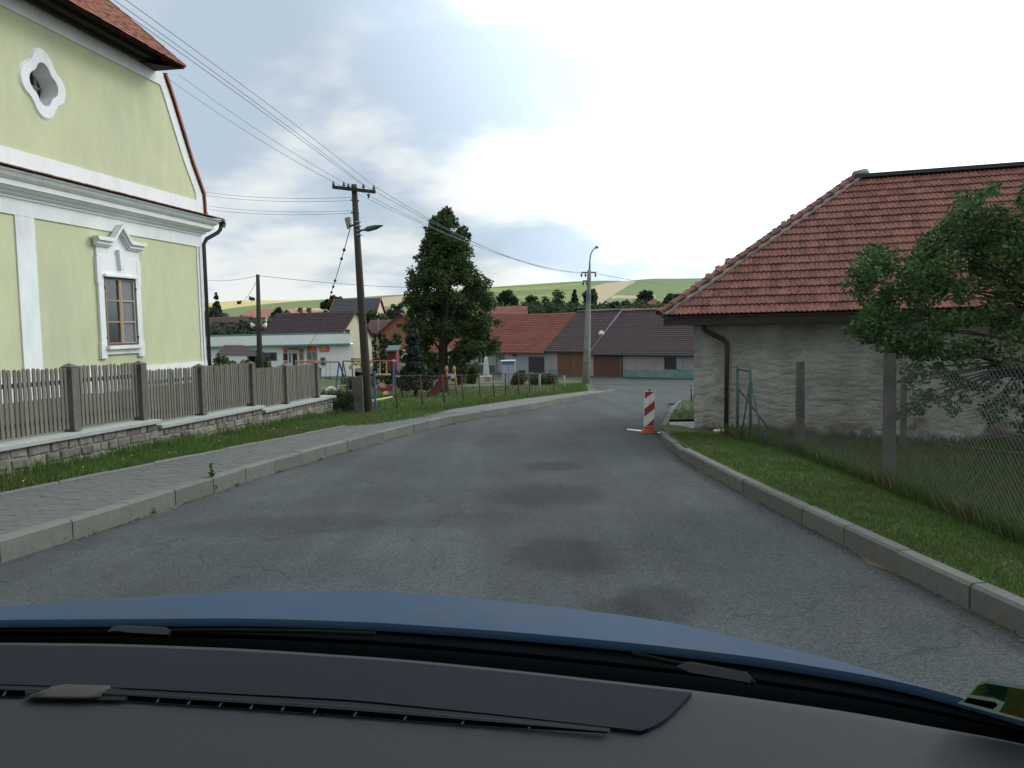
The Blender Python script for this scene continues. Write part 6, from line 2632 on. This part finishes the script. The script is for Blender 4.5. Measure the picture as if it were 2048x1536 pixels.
for px0, px1, tp_, y0_, y1_, n_c in ((985, 1445, 599, 128, 165, 420), (415, 640, 630, 105, 135, 240), (745, 812, 632, 112, 130, 40), (640, 760, 612, 150, 170, 40)):
    for _ in range(n_c):
        px = rng.uniform(px0, px1)
        y = rng.uniform(y0_, y1_)
        top_ = tp_ + 9 * noise.noise(Vector((px * .035, y * .05, 2))) + rng.uniform(0, 16)
        p = at(px, top_, y)
        r_ = rng.uniform(1.1, 2.0)
        cl.append((p.x, y, p.z - r_, r_))
        cl.append((p.x, y, p.z - r_ * 2.4, r_ * 1.2))
V, F = leaf_cloud(cl, 60, .62)
stuff(tag(np_obj('treeline', V, F, 'leaf_far'), 'dark mass of garden trees between the village roofs and the hill', 'trees', kind='stuff'))
# trees on the skyline
for lab, px, top, w in (('tiny clump of trees on the skyline of the yellow field', 503, 593.5, 20), ('smallest bush on the skyline left of the tree clump', 478, 601, 12)):
    y = 560
    p = at(px, top, y)
    tree('tree', lab, p.x, y, p.z - 3.2, 3.4, w * y / FPX, 'round', 'leaf_far', n=12, per=30, size=1.0, trunk=.2, base=.1, group=BT)
# clipped thuja hedge
for k, px in enumerate((748, 759, 769)):
    btree(['leftmost', 'middle', 'rightmost'][k] + ' of three clipped dark green columnar conifers by the cream house', px, 665 + k, 12.5, 72, 'column', 'thuja', n=46, per=60, size=.16, name='columnar_conifer', group='clipped columnar conifers')
btree('loose bluish spruce at the left foot of the big linden', 825, 632, 76, 41, 'cone', 'needle', n=135, per=110, size=.15, name='spruce')
for lab, px, top, w, y, lf in (('dark shrub behind the trunk of the big linden', 858, 700, 46, 60, 'leaf_dark'), ('dark shrub right of the linden trunk', 914, 702, 46, 60, 'leaf_dark'),
                               ('bush under the right side of the linden', 944, 716, 30, 64, 'leaf_dark'), ('olive bush at the left of the shelter', 440, 699, 46, 46.5, 'leaf_light'),
                               ('pale twiggy bush right of the shelter', 508, 692, 52, 51, 'leaf_light'), ('dark bush in front of the shelter', 474, 716, 62, 45, 'leaf_far'), ('bush in front of the small red shed', 784, 737, 44, 62, 'leaf_dark'),
                               ('low shrubs beside the playground path', 720, 752, 70, 58, 'leaf_dark'), ('shrub at the foot of the grey cabinet', 1036, 752, 30, 58, 'leaf_dark'),
                               ('rough bush by the end of the playground fence', 1085, 752, 60, 56, 'leaf_dark')):
    btree(lab, px, top, w * 1.2, y, 'round', lf, n=40, per=110, size=.16, name='bush', cat='bush', group='bushes around the playground')

# the big linden: crown traced by height, hung with drooping clumps
LY = 47.0
q = at(888, 780, LY)
lt_ = thing('linden_tree', 'big dark green linden tree with ragged crown standing in the playground', 'tree', (q.x, LY, gzf(q.x, LY)))
LT = Vector(lt_.location)
PR = [(420, 884, 906), (440, 852, 932), (460, 843, 944), (490, 838, 952), (520, 822, 962), (545, 808, 975), (570, 801, 996), (600, 800, 1001), (640, 798, 1005), (670, 803, 1010), (690, 806, 1010), (700, 815, 985), (712, 836, 950), (726, 845, 930), (738, 868, 905)]
cl = []
tries = 0
while len(cl) < 400:
    py = 422 + (738 - 422) * rng.random() ** .8
    l_, r_ = np.interp(py, [p[0] for p in PR], [p[1] for p in PR]), np.interp(py, [p[0] for p in PR], [p[2] for p in PR])
    c_, hw_ = (l_ + r_) / 2, (r_ - l_) / 2
    a, rr = rng.random() * 6.283, rng.random() ** .45
    rad = rng.uniform(.26, .55) * (0.7 if py < 470 else 1)
    rpx = rad * FPX / LY * .75
    if hw_ < rpx * .5:
        continue
    x_ = c_ + max(hw_ - rpx, 2) * rr * math.cos(a)
    dy = max(hw_ - rpx, 2) * rr * math.sin(a) * LY / FPX
    # leave a few gaps
    if noise.noise(Vector((x_ * .028, py * .028, dy * .25))) < -0.38:
        continue
    if 862 < x_ < 912 and py > 668:
        continue
    p = at(x_, py, LY + dy) - LT
    cl.append((p.x, p.y, p.z, rad))
V, F = leaf_cloud(cl, 150, .16, .9, .5)
stuff(np_obj('crown', V, F, 'leaf_dark', lt_))
mb = MB()
mb.tube([(0, 0, -.5), (0.0, 0, .5), at(886, 700, LY) - LT, at(890, 620, LY) - LT, at(893, 520, LY) - LT, at(894, 440, LY) - LT], [.40, .30, .26, .20, .12, .03], 10)
for k in range(34):
    c = Vector(cl[k * 7][:3])
    h0 = min(max(c.z * .62, 2.2), 8.5)
    s0 = Vector((0.03, 0, h0))
    mb.tube([s0, s0.lerp(c, .5) + Vector((0, 0, .25)), c], [.09, .055, .015], 5)
mb.obj('trunk', 'bark', lt_, smooth=True)

# dark clipped bush at the end of the stone wall
q = at(684, 840, 26.6)
hd = thing('hedge', 'dark clipped bush between the end of the stone wall and the leaning pole', 'hedge', (q.x, 26.9, gzf(q.x, 26.9)))
cl = []
for _ in range(110):
    cl.append((rng.uniform(-1.3, .42), rng.uniform(-.35, .9), rng.uniform(.1, .82) * (1 if True else 0), .16))
V, F = leaf_cloud(cl, 130, .055)
stuff(np_obj('foliage', V, F, 'thuja', hd))

# apple tree on the right
at_ = thing('apple_tree', 'leafy garden tree reaching in from the right in front of the barn roof', 'tree', (0, 0, 0))
tp = at(2230, 900, 11.4)
at_.location = (tp.x, 11.4, gar_z(tp.x, 11.4))
AO = Vector(at_.location)
from mathutils.geometry import intersect_point_line
poly = [(1702, 560), (1712, 520), (1748, 488), (1775, 500), (1800, 540), (1838, 500), (1858, 452), (1888, 440), (1890, 390), (1912, 362), (1935, 420), (1965, 368), (1985, 380), (2000, 430), (2060, 360), (2200, 250), (2500, 250), (2560, 700), (2300, 800), (2048, 740), (1980, 715), (1880, 720), (1800, 700), (1755, 680), (1730, 640)]


def inside(x, y, P):
    c = False
    j = len(P) - 1
    for i in range(len(P)):
        if (P[i][1] > y) != (P[j][1] > y) and x < (P[j][0] - P[i][0]) * (y - P[i][1]) / (P[j][1] - P[i][1]) + P[i][0]:
            c = not c
        j = i
    return c


cl = []
while len(cl) < 540:
    x_, y_ = rng.uniform(1695, 2560), rng.uniform(250, 800)
    if not inside(x_, y_, poly):
        continue
    dep = 11.3 + rng.uniform(-1.5, 1.5) * min(1, .25 + (x_ - 1690) / 300)
    p = at(x_, y_, dep) - AO
    cl.append((p.x, p.y, p.z, rng.uniform(.13, .26)))
twigs = [(1703, 655), (1722, 668), (1745, 680), (1770, 690), (1790, 706), (1815, 735), (1850, 752), (1880, 745), (1830, 700), (1815, 765), (1838, 790), (1812, 820), (1800, 826), (1850, 800), (1900, 760), (1890, 800), (1905, 815), (1930, 770), (1960, 775), (1990, 760), (1975, 815), (2005, 800), (1985, 835), (2030, 780), (2050, 820), (2040, 850), (2090, 830), (2120, 790), (1860, 470), (1745, 500), (1925, 390), (1915, 430), (1960, 390), (1740, 610), (1720, 590)]
tw3 = []
for x_, y_ in twigs:
    p = at(x_, y_, 10.6 + rng.uniform(-.5, .6)) - AO
    tw3.append(p)
    cl.append((p.x, p.y, p.z, .12))
    p2_ = at(x_ + rng.uniform(6, 26), y_ + rng.uniform(-22, 4), 10.8) - AO
    cl.append((p2_.x, p2_.y, p2_.z, .10))
V, F = leaf_cloud(cl, 105, .066, .85, .3)
stuff(np_obj('crown', V, F, 'leaf_apple', at_))
mb = MB()
fork = Vector((-.1, 0, 1.35))
mb.tube([(0, 0, -.4), (0.02, 0, .7), fork], [.16, .13, .12], 9)
mb.tube([fork, Vector((.4, .2, 2.2)), Vector((.5, .2, 3.6))], [.1, .07, .03], 7)
limbs = []
for base_px in ((2090, 800), (2060, 745), (2070, 690), (2080, 600)):
    k = at(*base_px, 10.9) - AO
    mb.tube([fork, fork.lerp(k, .6) + Vector((0, 0, .08)), k], [.085, .06, .04], 7)
    limbs.append(k)
for k, p in enumerate(tw3):
    if k % 2 == 0 or p.z < 1.9:
        a = min(limbs, key=lambda q_: (q_ - p).length)
        mb.tube([a, a.lerp(p, .35) + Vector((0, .05, .10)), a.lerp(p, .7) + Vector((0, 0, .04)), p], [.026, .016, .010, .004], 5)
for k in range(0, 250, 25):
    c = Vector(cl[k][:3])
    s0 = fork.lerp(Vector((.3, .1, 2.6)), min(1, max(0, (c.z - 1.5) / 2.5)))
    mb.tube([s0, s0.lerp(c, .5) + Vector((0, 0, .1)), c], [.03, .018, .006], 5)
mb.obj('trunk', 'bark', at_, smooth=True)

# weeds along the kerb and flowers on the bank
wd = thing('tall_weed', 'tall thin weed growing from a joint of the left kerb', 'weed', ground(424, 985))
mb = MB()
mb.tube([(0, 0, 0), (.01, 0, .2), (.0, .01, .42)], [.004, .003, .002], 5)
mb.obj('stem', 'grass_short', wd)
V, F = leaf_cloud([(0, 0, .05 + .04 * i, .085 - .007 * i) for i in range(10)], 18, .055)
np_obj('leaves', V, F, 'leaf_apple', wd)
for k, (px, py) in enumerate(((104, 1088), (300, 1028), (180, 1068), (560, 944), (700, 903), (905, 849), (640, 920), (470, 972))):
    g = ground(px, py)
    o = blades('grass_tuft', [(float(np.clip(rng.normal(0, .03 if k else .06), -.09, .09)), float(np.clip(rng.normal(0, .025), -.05, .05)), 0) for _ in range(70 if k < 2 else 30)], .03, .10 if k < 2 else .06, .004, .01, 'grass_tall', .8)
    o.location = g + Vector((.02, 0, 0))
    tag(o, ['large grass tuft at the foot of the left kerb, nearest the car', 'second grass tuft at the foot of the left kerb', 'tiny tuft between the two nearest kerb tufts', 'small tuft at the left kerb before the pole', 'tiny tuft beside the lowered left kerb', 'tiny tuft at the kerb of the playground bend', 'tiny tuft at a joint of the left kerb near the wall end', 'small tuft right of the tall weed'][k], 'grass tuft', 'tufts at the foot of the left kerb')
    del o['kind']
fl = []
for _ in range(26):
    y = rng.uniform(11, 22)
    x = xb(y) - rng.uniform(.2, .9) * (xb(y) - xf(y) - .2)
    fl.append((x, y, bank_z(x, y) + .09, .012))
V, F = leaf_cloud(fl, 8, .022)
stuff(tag(np_obj('dandelions', V, F, 'flower_yellow'), 'tiny yellow flowers scattered over the grass bank', 'flowers', kind='stuff'))
pt_ = [(ground(255, 932, .15) + Vector((rng.uniform(-.17, .17), rng.uniform(-.17, .17), rng.uniform(0, .11)))) for _ in range(50)]
V, F = leaf_cloud([(*p, .06) for p in pt_], 7, .11)
o = np_obj('dock_plant', V, F, 'leaf_apple')
tag(o, 'broad-leaved dark weed where the grass bank meets the left pavement edging', 'weed')
# leaf litter and crumbs in the gutters
cr = []
for _ in range(420):
    side_ = rng.random() < .7
    y = rng.uniform(4, 30) if side_ else rng.uniform(4, 15)
    x = xl(y) + abs(rng.normal(0, .07)) if side_ else xr(y) - abs(rng.normal(0, .07))
    cr.append((x, y, gzf(x, y) + .012, .01))
V, F = leaf_cloud(cr, 6, .018)
stuff(np_obj('leaf_litter', V, F, 'debris'))

# ================================================================== THE CAR WE SIT IN
car = thing('car', 'blue car seen from its front seat, with dark dashboard and bonnet', 'car', (0, 0, 0))


def fn(pts):
    X_ = [p[0] for p in pts]
    Y_ = [p[1] for p in pts]
    m0 = (Y_[1] - Y_[0]) / (X_[1] - X_[0])
    m1 = (Y_[-1] - Y_[-2]) / (X_[-1] - X_[-2])
    fx = np.linspace(X_[0], X_[-1], 400)
    fy_ = np.interp(fx, X_, Y_)
    ker = np.ones(21) / 21
    pad = np.concatenate([fy_[0] - m0 * (fx[1] - fx[0]) * np.arange(10, 0, -1), fy_, fy_[-1] + m1 * (fx[1] - fx[0]) * np.arange(1, 11)])
    sm_ = np.convolve(pad, ker, 'valid')

    def f(x):
        if x < X_[0]:
            return Y_[0] + m0 * (x - X_[0])
        if x > X_[-1]:
            return Y_[-1] + m1 * (x - X_[-1])
        return float(np.interp(x, fx, sm_))
    return f


E1 = fn([(-500, 1292), (0, 1285), (250, 1288), (500, 1298), (800, 1318), (1024, 1340), (1400, 1382), (1700, 1424), (2048, 1487), (2500, 1600)])
E2 = fn([(-500, 1362), (0, 1368), (260, 1376), (700, 1399), (1000, 1429), (1290, 1462), (1500, 1490)])
T_ = fn([(-500, 1372), (0, 1379), (260, 1391), (700, 1420), (1000, 1445), (1240, 1466), (1500, 1495)])
S_ = fn([(-500, 1383), (0, 1391), (260, 1401), (700, 1431), (1000, 1454), (1240, 1468), (1500, 1498)])
H1 = fn([(-500, 1262), (0, 1240), (500, 1237), (750, 1245), (1024, 1264), (1274, 1287), (1524, 1316), (1774, 1357), (1914, 1392), (2048, 1432), (2400, 1560)])
H2 = fn([(-500, 1244), (0, 1214), (200, 1199), (425, 1185), (600, 1181), (800, 1185), (900, 1192), (1024, 1205), (1199, 1225), (1324, 1243), (1524, 1285), (1674, 1320), (1774, 1350), (1800, 1362), (2048, 1431), (2400, 1559)])
UX = list(range(-520, 2521, 40))

# dashboard body: behind the vent on the left, up to the glass on the right
def dash_h(px, t):
    """depth below the eye: t = 0 at the glass, 1 far below the frame"""
    return .42 + .012 * t + .05 * max(0, t - .55) ** 1.5


def edge_right(py):
    """the curved right end of the sunken panel"""
    return float(np.interp(py, [1380, 1395, 1410, 1425, 1440, 1452, 1462], [1388, 1374, 1360, 1345, 1328, 1308, 1280]))


rows = []
for px in UX:
    r_ = []
    for t in np.linspace(0, 1, 26):
        e = E1(px)
        py = e + (1850 - e) * t ** 1.3
        lip = .008 * math.exp(-t * 60)
        r_.append(drop(px, py, dash_h(px, t ** 1.3) + lip))
    rows.append(r_)
mb = MB().grid([list(r) for r in zip(*rows)])
# front lip turned down into the gap by the glass
mb.grid([[drop(px, E1(px), .428) for px in UX], [drop(px, E1(px), .428) + Vector((0, .01, -.10)) for px in UX]])
mb.obj('dashboard', 'dash_grey', car, smooth=True)

# darker panel between the vent and the glass
cols = list(range(-520, 1281, 30))
rows = []
NT = 10
for i in range(NT + 1):
    t = i / NT
    r_ = []
    for px in cols:
        xx = px
        py = E1(px) + 5 + (E2(px) - E1(px) - 5) * t
        hh = dash_h(px, ((py - E1(px)) / (1850 - E1(px)))) - .0045 + .0 * math.sin(math.pi * t)
        r_.append(drop(xx, py, hh))
    # right end follows the curve
    k0 = len(cols)
    py_a = E1(1388) + 4
    pyr_ = py_a + (1462 - py_a) * t
    for f in (.25, .5, .75, 1.0):
        xe_ = edge_right(pyr_)
        xx = 1280 + (xe_ - 1280) * f
        top_ = E1(xx) + 5
        py = r_py = (E1(1280) + 5 + (E2(1280) - E1(1280) - 5) * t) * (1 - f) + pyr_ * f
        r_.append(drop(xx, py, dash_h(xx, max(0, (py - E1(xx))) / (1850 - E1(xx))) - .0045))
    rows.append(r_)
mb = MB().grid(rows)
edge = [r[-1] for r in rows] + rows[-1][::-1][1:]
mb.grid([edge, [p - Vector((0, 0, .006)) for p in edge]])
mb.obj('dash_panel', 'dash_dark', car, smooth=True)


def strip(nm, fa, fb, x0, x1, dh, m, step=30, dh2=None):
    xs = list(np.arange(x0, x1 + .1, step))
    g = lambda px, f, d: drop(px, f(px), dash_h(px, (f(px) - E1(px)) / (1850 - E1(px))) - d)
    rows = [[g(px, fa, dh) for px in xs], [g(px, fb, dh if dh2 is None else dh2) for px in xs]]
    return MB().grid(rows).obj(nm, m, car, smooth=True)


gapf = lambda px: E2(px) + (T_(px) - E2(px)) * .22
strip('vent_gap_shade', lambda p: E2(p) - 1, gapf, -520, 1275, .003, 'car_black')  # flat black strip, the gap's shadow put in as colour
strip('vent_trim', gapf, T_, -520, 1240, .006, 'dash_trim')
midf = lambda px: gapf(px) + (T_(px) - gapf(px)) * .55
strip('vent_trim', lambda p: midf(p) - .8, midf, -520, 1225, .0075, 'dash_grey')
strip('vent_slot', T_, S_, -520, 62, .003, 'car_black')
strip('vent_slot', T_, S_, 255, 1225, .003, 'car_black')
for px in (-120, -60, 8, 315, 377, 440, 502, 565, 629, 710, 810, 925, 1058):
    tw = 6
    a = drop(px - 2, S_(px) + 1, dash_h(px, (S_(px) - E1(px)) / (1850 - E1(px))) - .004)
    b = drop(px + tw, T_(px) - 1, dash_h(px, (T_(px) - E1(px)) / (1850 - E1(px))) - .004)
    mb = MB()
    mb.bar(a, b, .0018, .0015)
    mb.obj('vent_fin', 'dash_grey', car)
# pale cover over the sensor in the vent
def dp(px, py, up=0.0):
    return drop(px, py, dash_h(px, (py - E1(px)) / (1850 - E1(px))) - up)


out = [(52, 1397), (75, 1382), (105, 1371), (128, 1367.5), (222, 1370), (226, 1374), (205, 1395), (178, 1399)]
mb = MB()
inn = [(px + (135 - px) * .12, py + (1385 - py) * .15) for px, py in out]
rings = [[dp(x, y, .003) for x, y in out], [dp(x, y, .007) for x, y in inn], [dp(135 + (x - 135) * .5, 1384 + (y - 1384) * .5, .008) for x, y in out]]
n_ = len(out)
mb.add([p for r in rings for p in r], [(r * n_ + i, r * n_ + (i + 1) % n_, (r + 1) * n_ + (i + 1) % n_, (r + 1) * n_ + i) for r in range(2) for i in range(n_)] + [tuple(range(2 * n_, 3 * n_))])
mb.obj('sensor_cover', 'dash_cover', car, smooth=True)
mb = MB()
mb.add([dp(x, y, .005) for x, y in ((180, 1399), (205, 1394), (224, 1376), (240, 1377), (262, 1384), (250, 1400))], [(0, 1, 2, 3, 4, 5)])
mb.obj('vent_plate', 'dash_trim', car)

# cowl under the wipers, between the glass and the bonnet
rows = [[drop(px, E1(px) + 25, .50) for px in UX], [drop(px, E1(px) - 8, .49) for px in UX], [drop(px, (H1(px) + E1(px)) / 2, .475) for px in UX], [drop(px, H1(px) + 5, .485) for px in UX], [drop(px, H1(px) - min(14, .4 * max(H1(px) - H2(px), 0)), .50) for px in UX]]
MB().grid(rows).obj('cowl', 'car_seal', car, smooth=True)
mid2 = lambda px: (H1(px) * .42 + E1(px) * .58)
rows = [[drop(px, mid2(px) + 5, .468) for px in UX], [drop(px, mid2(px), .462) for px in UX], [drop(px, mid2(px) - 4, .470) for px in UX]]
MB().grid(rows).obj('cowl_seal', 'car_black', car, smooth=True)

# bonnet
HX = list(range(-520, 2401, 30))
rows = []
for px in HX:
    a = drop(px, H1(px), .462)
    gap = max(H1(px) - H2(px), 0.4)
    reach = .58 * min(1, gap / 45) + .03
    r_ = [a + Vector((0, -.002, -.012)), a, at(px, H1(px) - min(1.2, gap * .04), a.y + .004)]
    for t in np.linspace(.12, 1, 9):
        py = H1(px) + (H2(px) - H1(px)) * (1 - (1 - t) ** 1.8)
        r_.append(at(px, py, a.y + reach * t))
    e = r_[-1]
    pe = r_[-2]
    d = e - pe
    for k in range(1, 7):
        dz = -.018 * k * k
        r_.append(e + Vector((e.x * .05 * k, reach * .11 * k * 1.4, d.z * k * .6 + dz)))
    rows.append(r_)
o = MB().grid([list(r) for r in zip(*rows)]).obj('bonnet', 'car_blue', car, smooth=True)

# wipers
wp1 = MB()
hw_ = .448
wl_ = [(330, 1262), (480, 1261), (620, 1263), (750, 1268)]
wp1.tube([drop(x, y, hw_) for x, y in wl_], .0035, 6)
w1_ = wp1.obj('wiper', 'wiper_grey', car, smooth=True)
mb = MB()
a_ = [(215, 1263), (224, 1254), (240, 1251), (330, 1254), (346, 1262), (340, 1272), (250, 1266), (232, 1262)]
mb.add([drop(x, y, .452) for x, y in a_] + [drop(x, y, .440) for x, y in [(u + (280 - u) * .1, v + (1260 - v) * .25) for u, v in a_]], [(i, (i + 1) % 8, (i + 1) % 8 + 8, i + 8) for i in range(8)] + [tuple(range(8, 16))])
mb.obj('arm_cover', 'dash_trim', w1_)
wp2 = MB()
wl_ = [(1265, 1308), (1350, 1326), (1510, 1366)]
wp2.tube([drop(x, y, hw_) for x, y in wl_], .0035, 6)
w2_ = wp2.obj('wiper', 'wiper_grey', car, smooth=True)
mb = MB()
a_ = [(1350, 1331), (1362, 1325), (1384, 1323), (1480, 1342), (1494, 1344), (1507, 1360), (1504, 1370), (1376, 1345)]
mb.add([drop(x, y, .452) for x, y in a_] + [drop(x, y, .442) for x, y in [(u + (1430 - u) * .08, v + (1345 - v) * .2) for u, v in a_]], [(i, (i + 1) % 8, (i + 1) % 8 + 8, i + 8) for i in range(8)] + [tuple(range(8, 16))])
mb.obj('arm_cover', 'wiper_grey', w2_)

# windscreen, a real pane leaning back over the dashboard
gm = bpy.data.materials.new('windscreen_glass')
gm.use_nodes = True
gn = gm.node_tree
for n_x in list(gn.nodes):
    if n_x.type != 'OUTPUT_MATERIAL':
        gn.nodes.remove(n_x)
tb2 = gn.nodes.new('ShaderNodeBsdfTransparent')
tb2.inputs['Color'].default_value = (0.905, 0.945, 0.935, 1)
gn.links.new(tb2.outputs[0], gn.nodes['Material Output'].inputs['Surface'])
MT['glass'] = gm
TOPH = .27


def glass(px, u):
    b = drop(px, E1(px) - 10, .445)
    t = Vector((b.x * .86, b.y - .62 - .05 * (b.x ** 2), EYE + TOPH))
    m_ = b.lerp(t, u)
    bow = .03 * math.sin(math.pi * u)
    return m_ + Vector((0, bow, bow))


rows = [[glass(px, u) for px in UX] for u in np.linspace(0, 1, 9)]
MB().grid(rows).obj('windscreen', 'glass', car, smooth=True)
topl = rows[-1]


def on_glass(px, py, push=.004):
    """where the line of sight meets the pane"""
    r = ray(px, py)
    lo, hi = 0.0, 1.0
    for _ in range(40):
        m_ = (lo + hi) / 2
        g_ = glass(px, m_) - Vector((0, 0, EYE))
        if g_.z / g_.y < r.z / r.y:
            lo = m_
        else:
            hi = m_
    g_ = glass(px, lo)
    return Vector((0, 0, EYE)) + r * ((g_.y - push) / r.y)


def patch(nm, poly, m, push, parent=None):
    mb = MB()
    mb.add([on_glass(x, y, push) for x, y in poly], [tuple(range(len(poly)))])
    return mb.obj(nm, m, parent or car)


st = patch('toll_sticker', [(1914, 1406), (1930, 1398), (1950, 1372), (1962, 1362), (1985, 1361), (2060, 1374), (2140, 1390), (2140, 1470), (2060, 1445), (1985, 1426)], 'sticker_film', .003)
st['label'] = 'green and yellow toll sticker in the corner of the windscreen'
patch('sticker_print', [(1941, 1389), (1956, 1371), (1972, 1366), (2060, 1381), (2140, 1396), (2140, 1462), (2060, 1440), (1998, 1424), (2010, 1405), (1990, 1397)], 'sticker_yellow', .0045, st)
patch('sticker_print', [(1973, 1372), (1985, 1368), (2018, 1374), (2010, 1398), (1978, 1388)], 'sticker_green', .006, st)
patch('sticker_print', [(1926, 1404), (1936, 1395), (1990, 1404), (1996, 1410), (1986, 1419)], 'car_seal', .0045, st)
for x0 in (1965, 1990):
    patch('sticker_numeral', [(x0, 1384 + (x0 - 1965) * .25), (x0 + 18, 1387 + (x0 - 1965) * .25), (x0 + 19, 1394 + (x0 - 1965) * .25), (x0 + 1, 1390 + (x0 - 1965) * .25)], 'sticker_ink', .0075, st)
# splashed insects and dust on the glass
for px, py, s in ((1945, 592, 2.6), (1882, 595, 1.6), (1990, 472, 3.0), (1790, 740, 1.8)):
    pl = [(px + s * 1.6 * math.cos(a) * random.uniform(.6, 1.2), py + s * math.sin(a) * random.uniform(.6, 1.2)) for a in np.linspace(0, 6.28, 9)[:-1]]
    patch('glass_speck', pl, 'concrete', .003)

# cabin: roof, pillars, doors, rear, floor
rb = -1.9
zr = EYE + TOPH
mb = MB()
lft, rgt = topl[4], topl[-6]
rows = [[p + Vector((0, 0, .0)) for p in topl], [Vector((p.x, -.3, zr + .05)) for p in topl], [Vector((p.x, rb, zr - .02)) for p in topl]]
mb.grid(rows)
mb.grid([[q_ + Vector((0, 0, .04)) for q_ in r] for r in rows])
mb.obj('roof', 'headliner', car, smooth=True)
bl_, br_ = drop(UX[0], E1(UX[0]), .44), drop(UX[-1], E1(UX[-1]), .44)
for a, b in ((bl_, topl[0]), (br_, topl[-1])):
    mb = MB()
    mb.bar(a, b, .09, .07)
    mb.bar((b.x, b.y, zr), (b.x, rb, zr), .06, .09)
    mb.bar((b.x, -.45, EYE - .4), (b.x, -.45, zr), .09, .12)
    mb.obj('pillar', 'headliner', car)
    mb = MB()
    sgn_ = 1 if a.x > 0 else -1
    mb.hexa([(b.x - .03, rb, .45), (b.x + .03, rb, .45), (a.x + .03, a.y, .45), (a.x - .03, a.y, .45)], [(b.x - .03, rb, EYE - .32), (b.x + .03, rb, EYE - .32), (a.x + .03, a.y, EYE - .43), (a.x - .03, a.y, EYE - .43)])
    mb.obj('door', 'car_blue', car)
mb = MB()
mb.box(topl[0].x, topl[-1].x, rb - .05, rb, .45, EYE + .2)
mb.obj('tailgate', 'headliner', car)
mb = MB()
mb.box(topl[0].x, topl[-1].x, rb, .4, .42, .46)
mb.obj('cabin_floor', 'car_black', car)
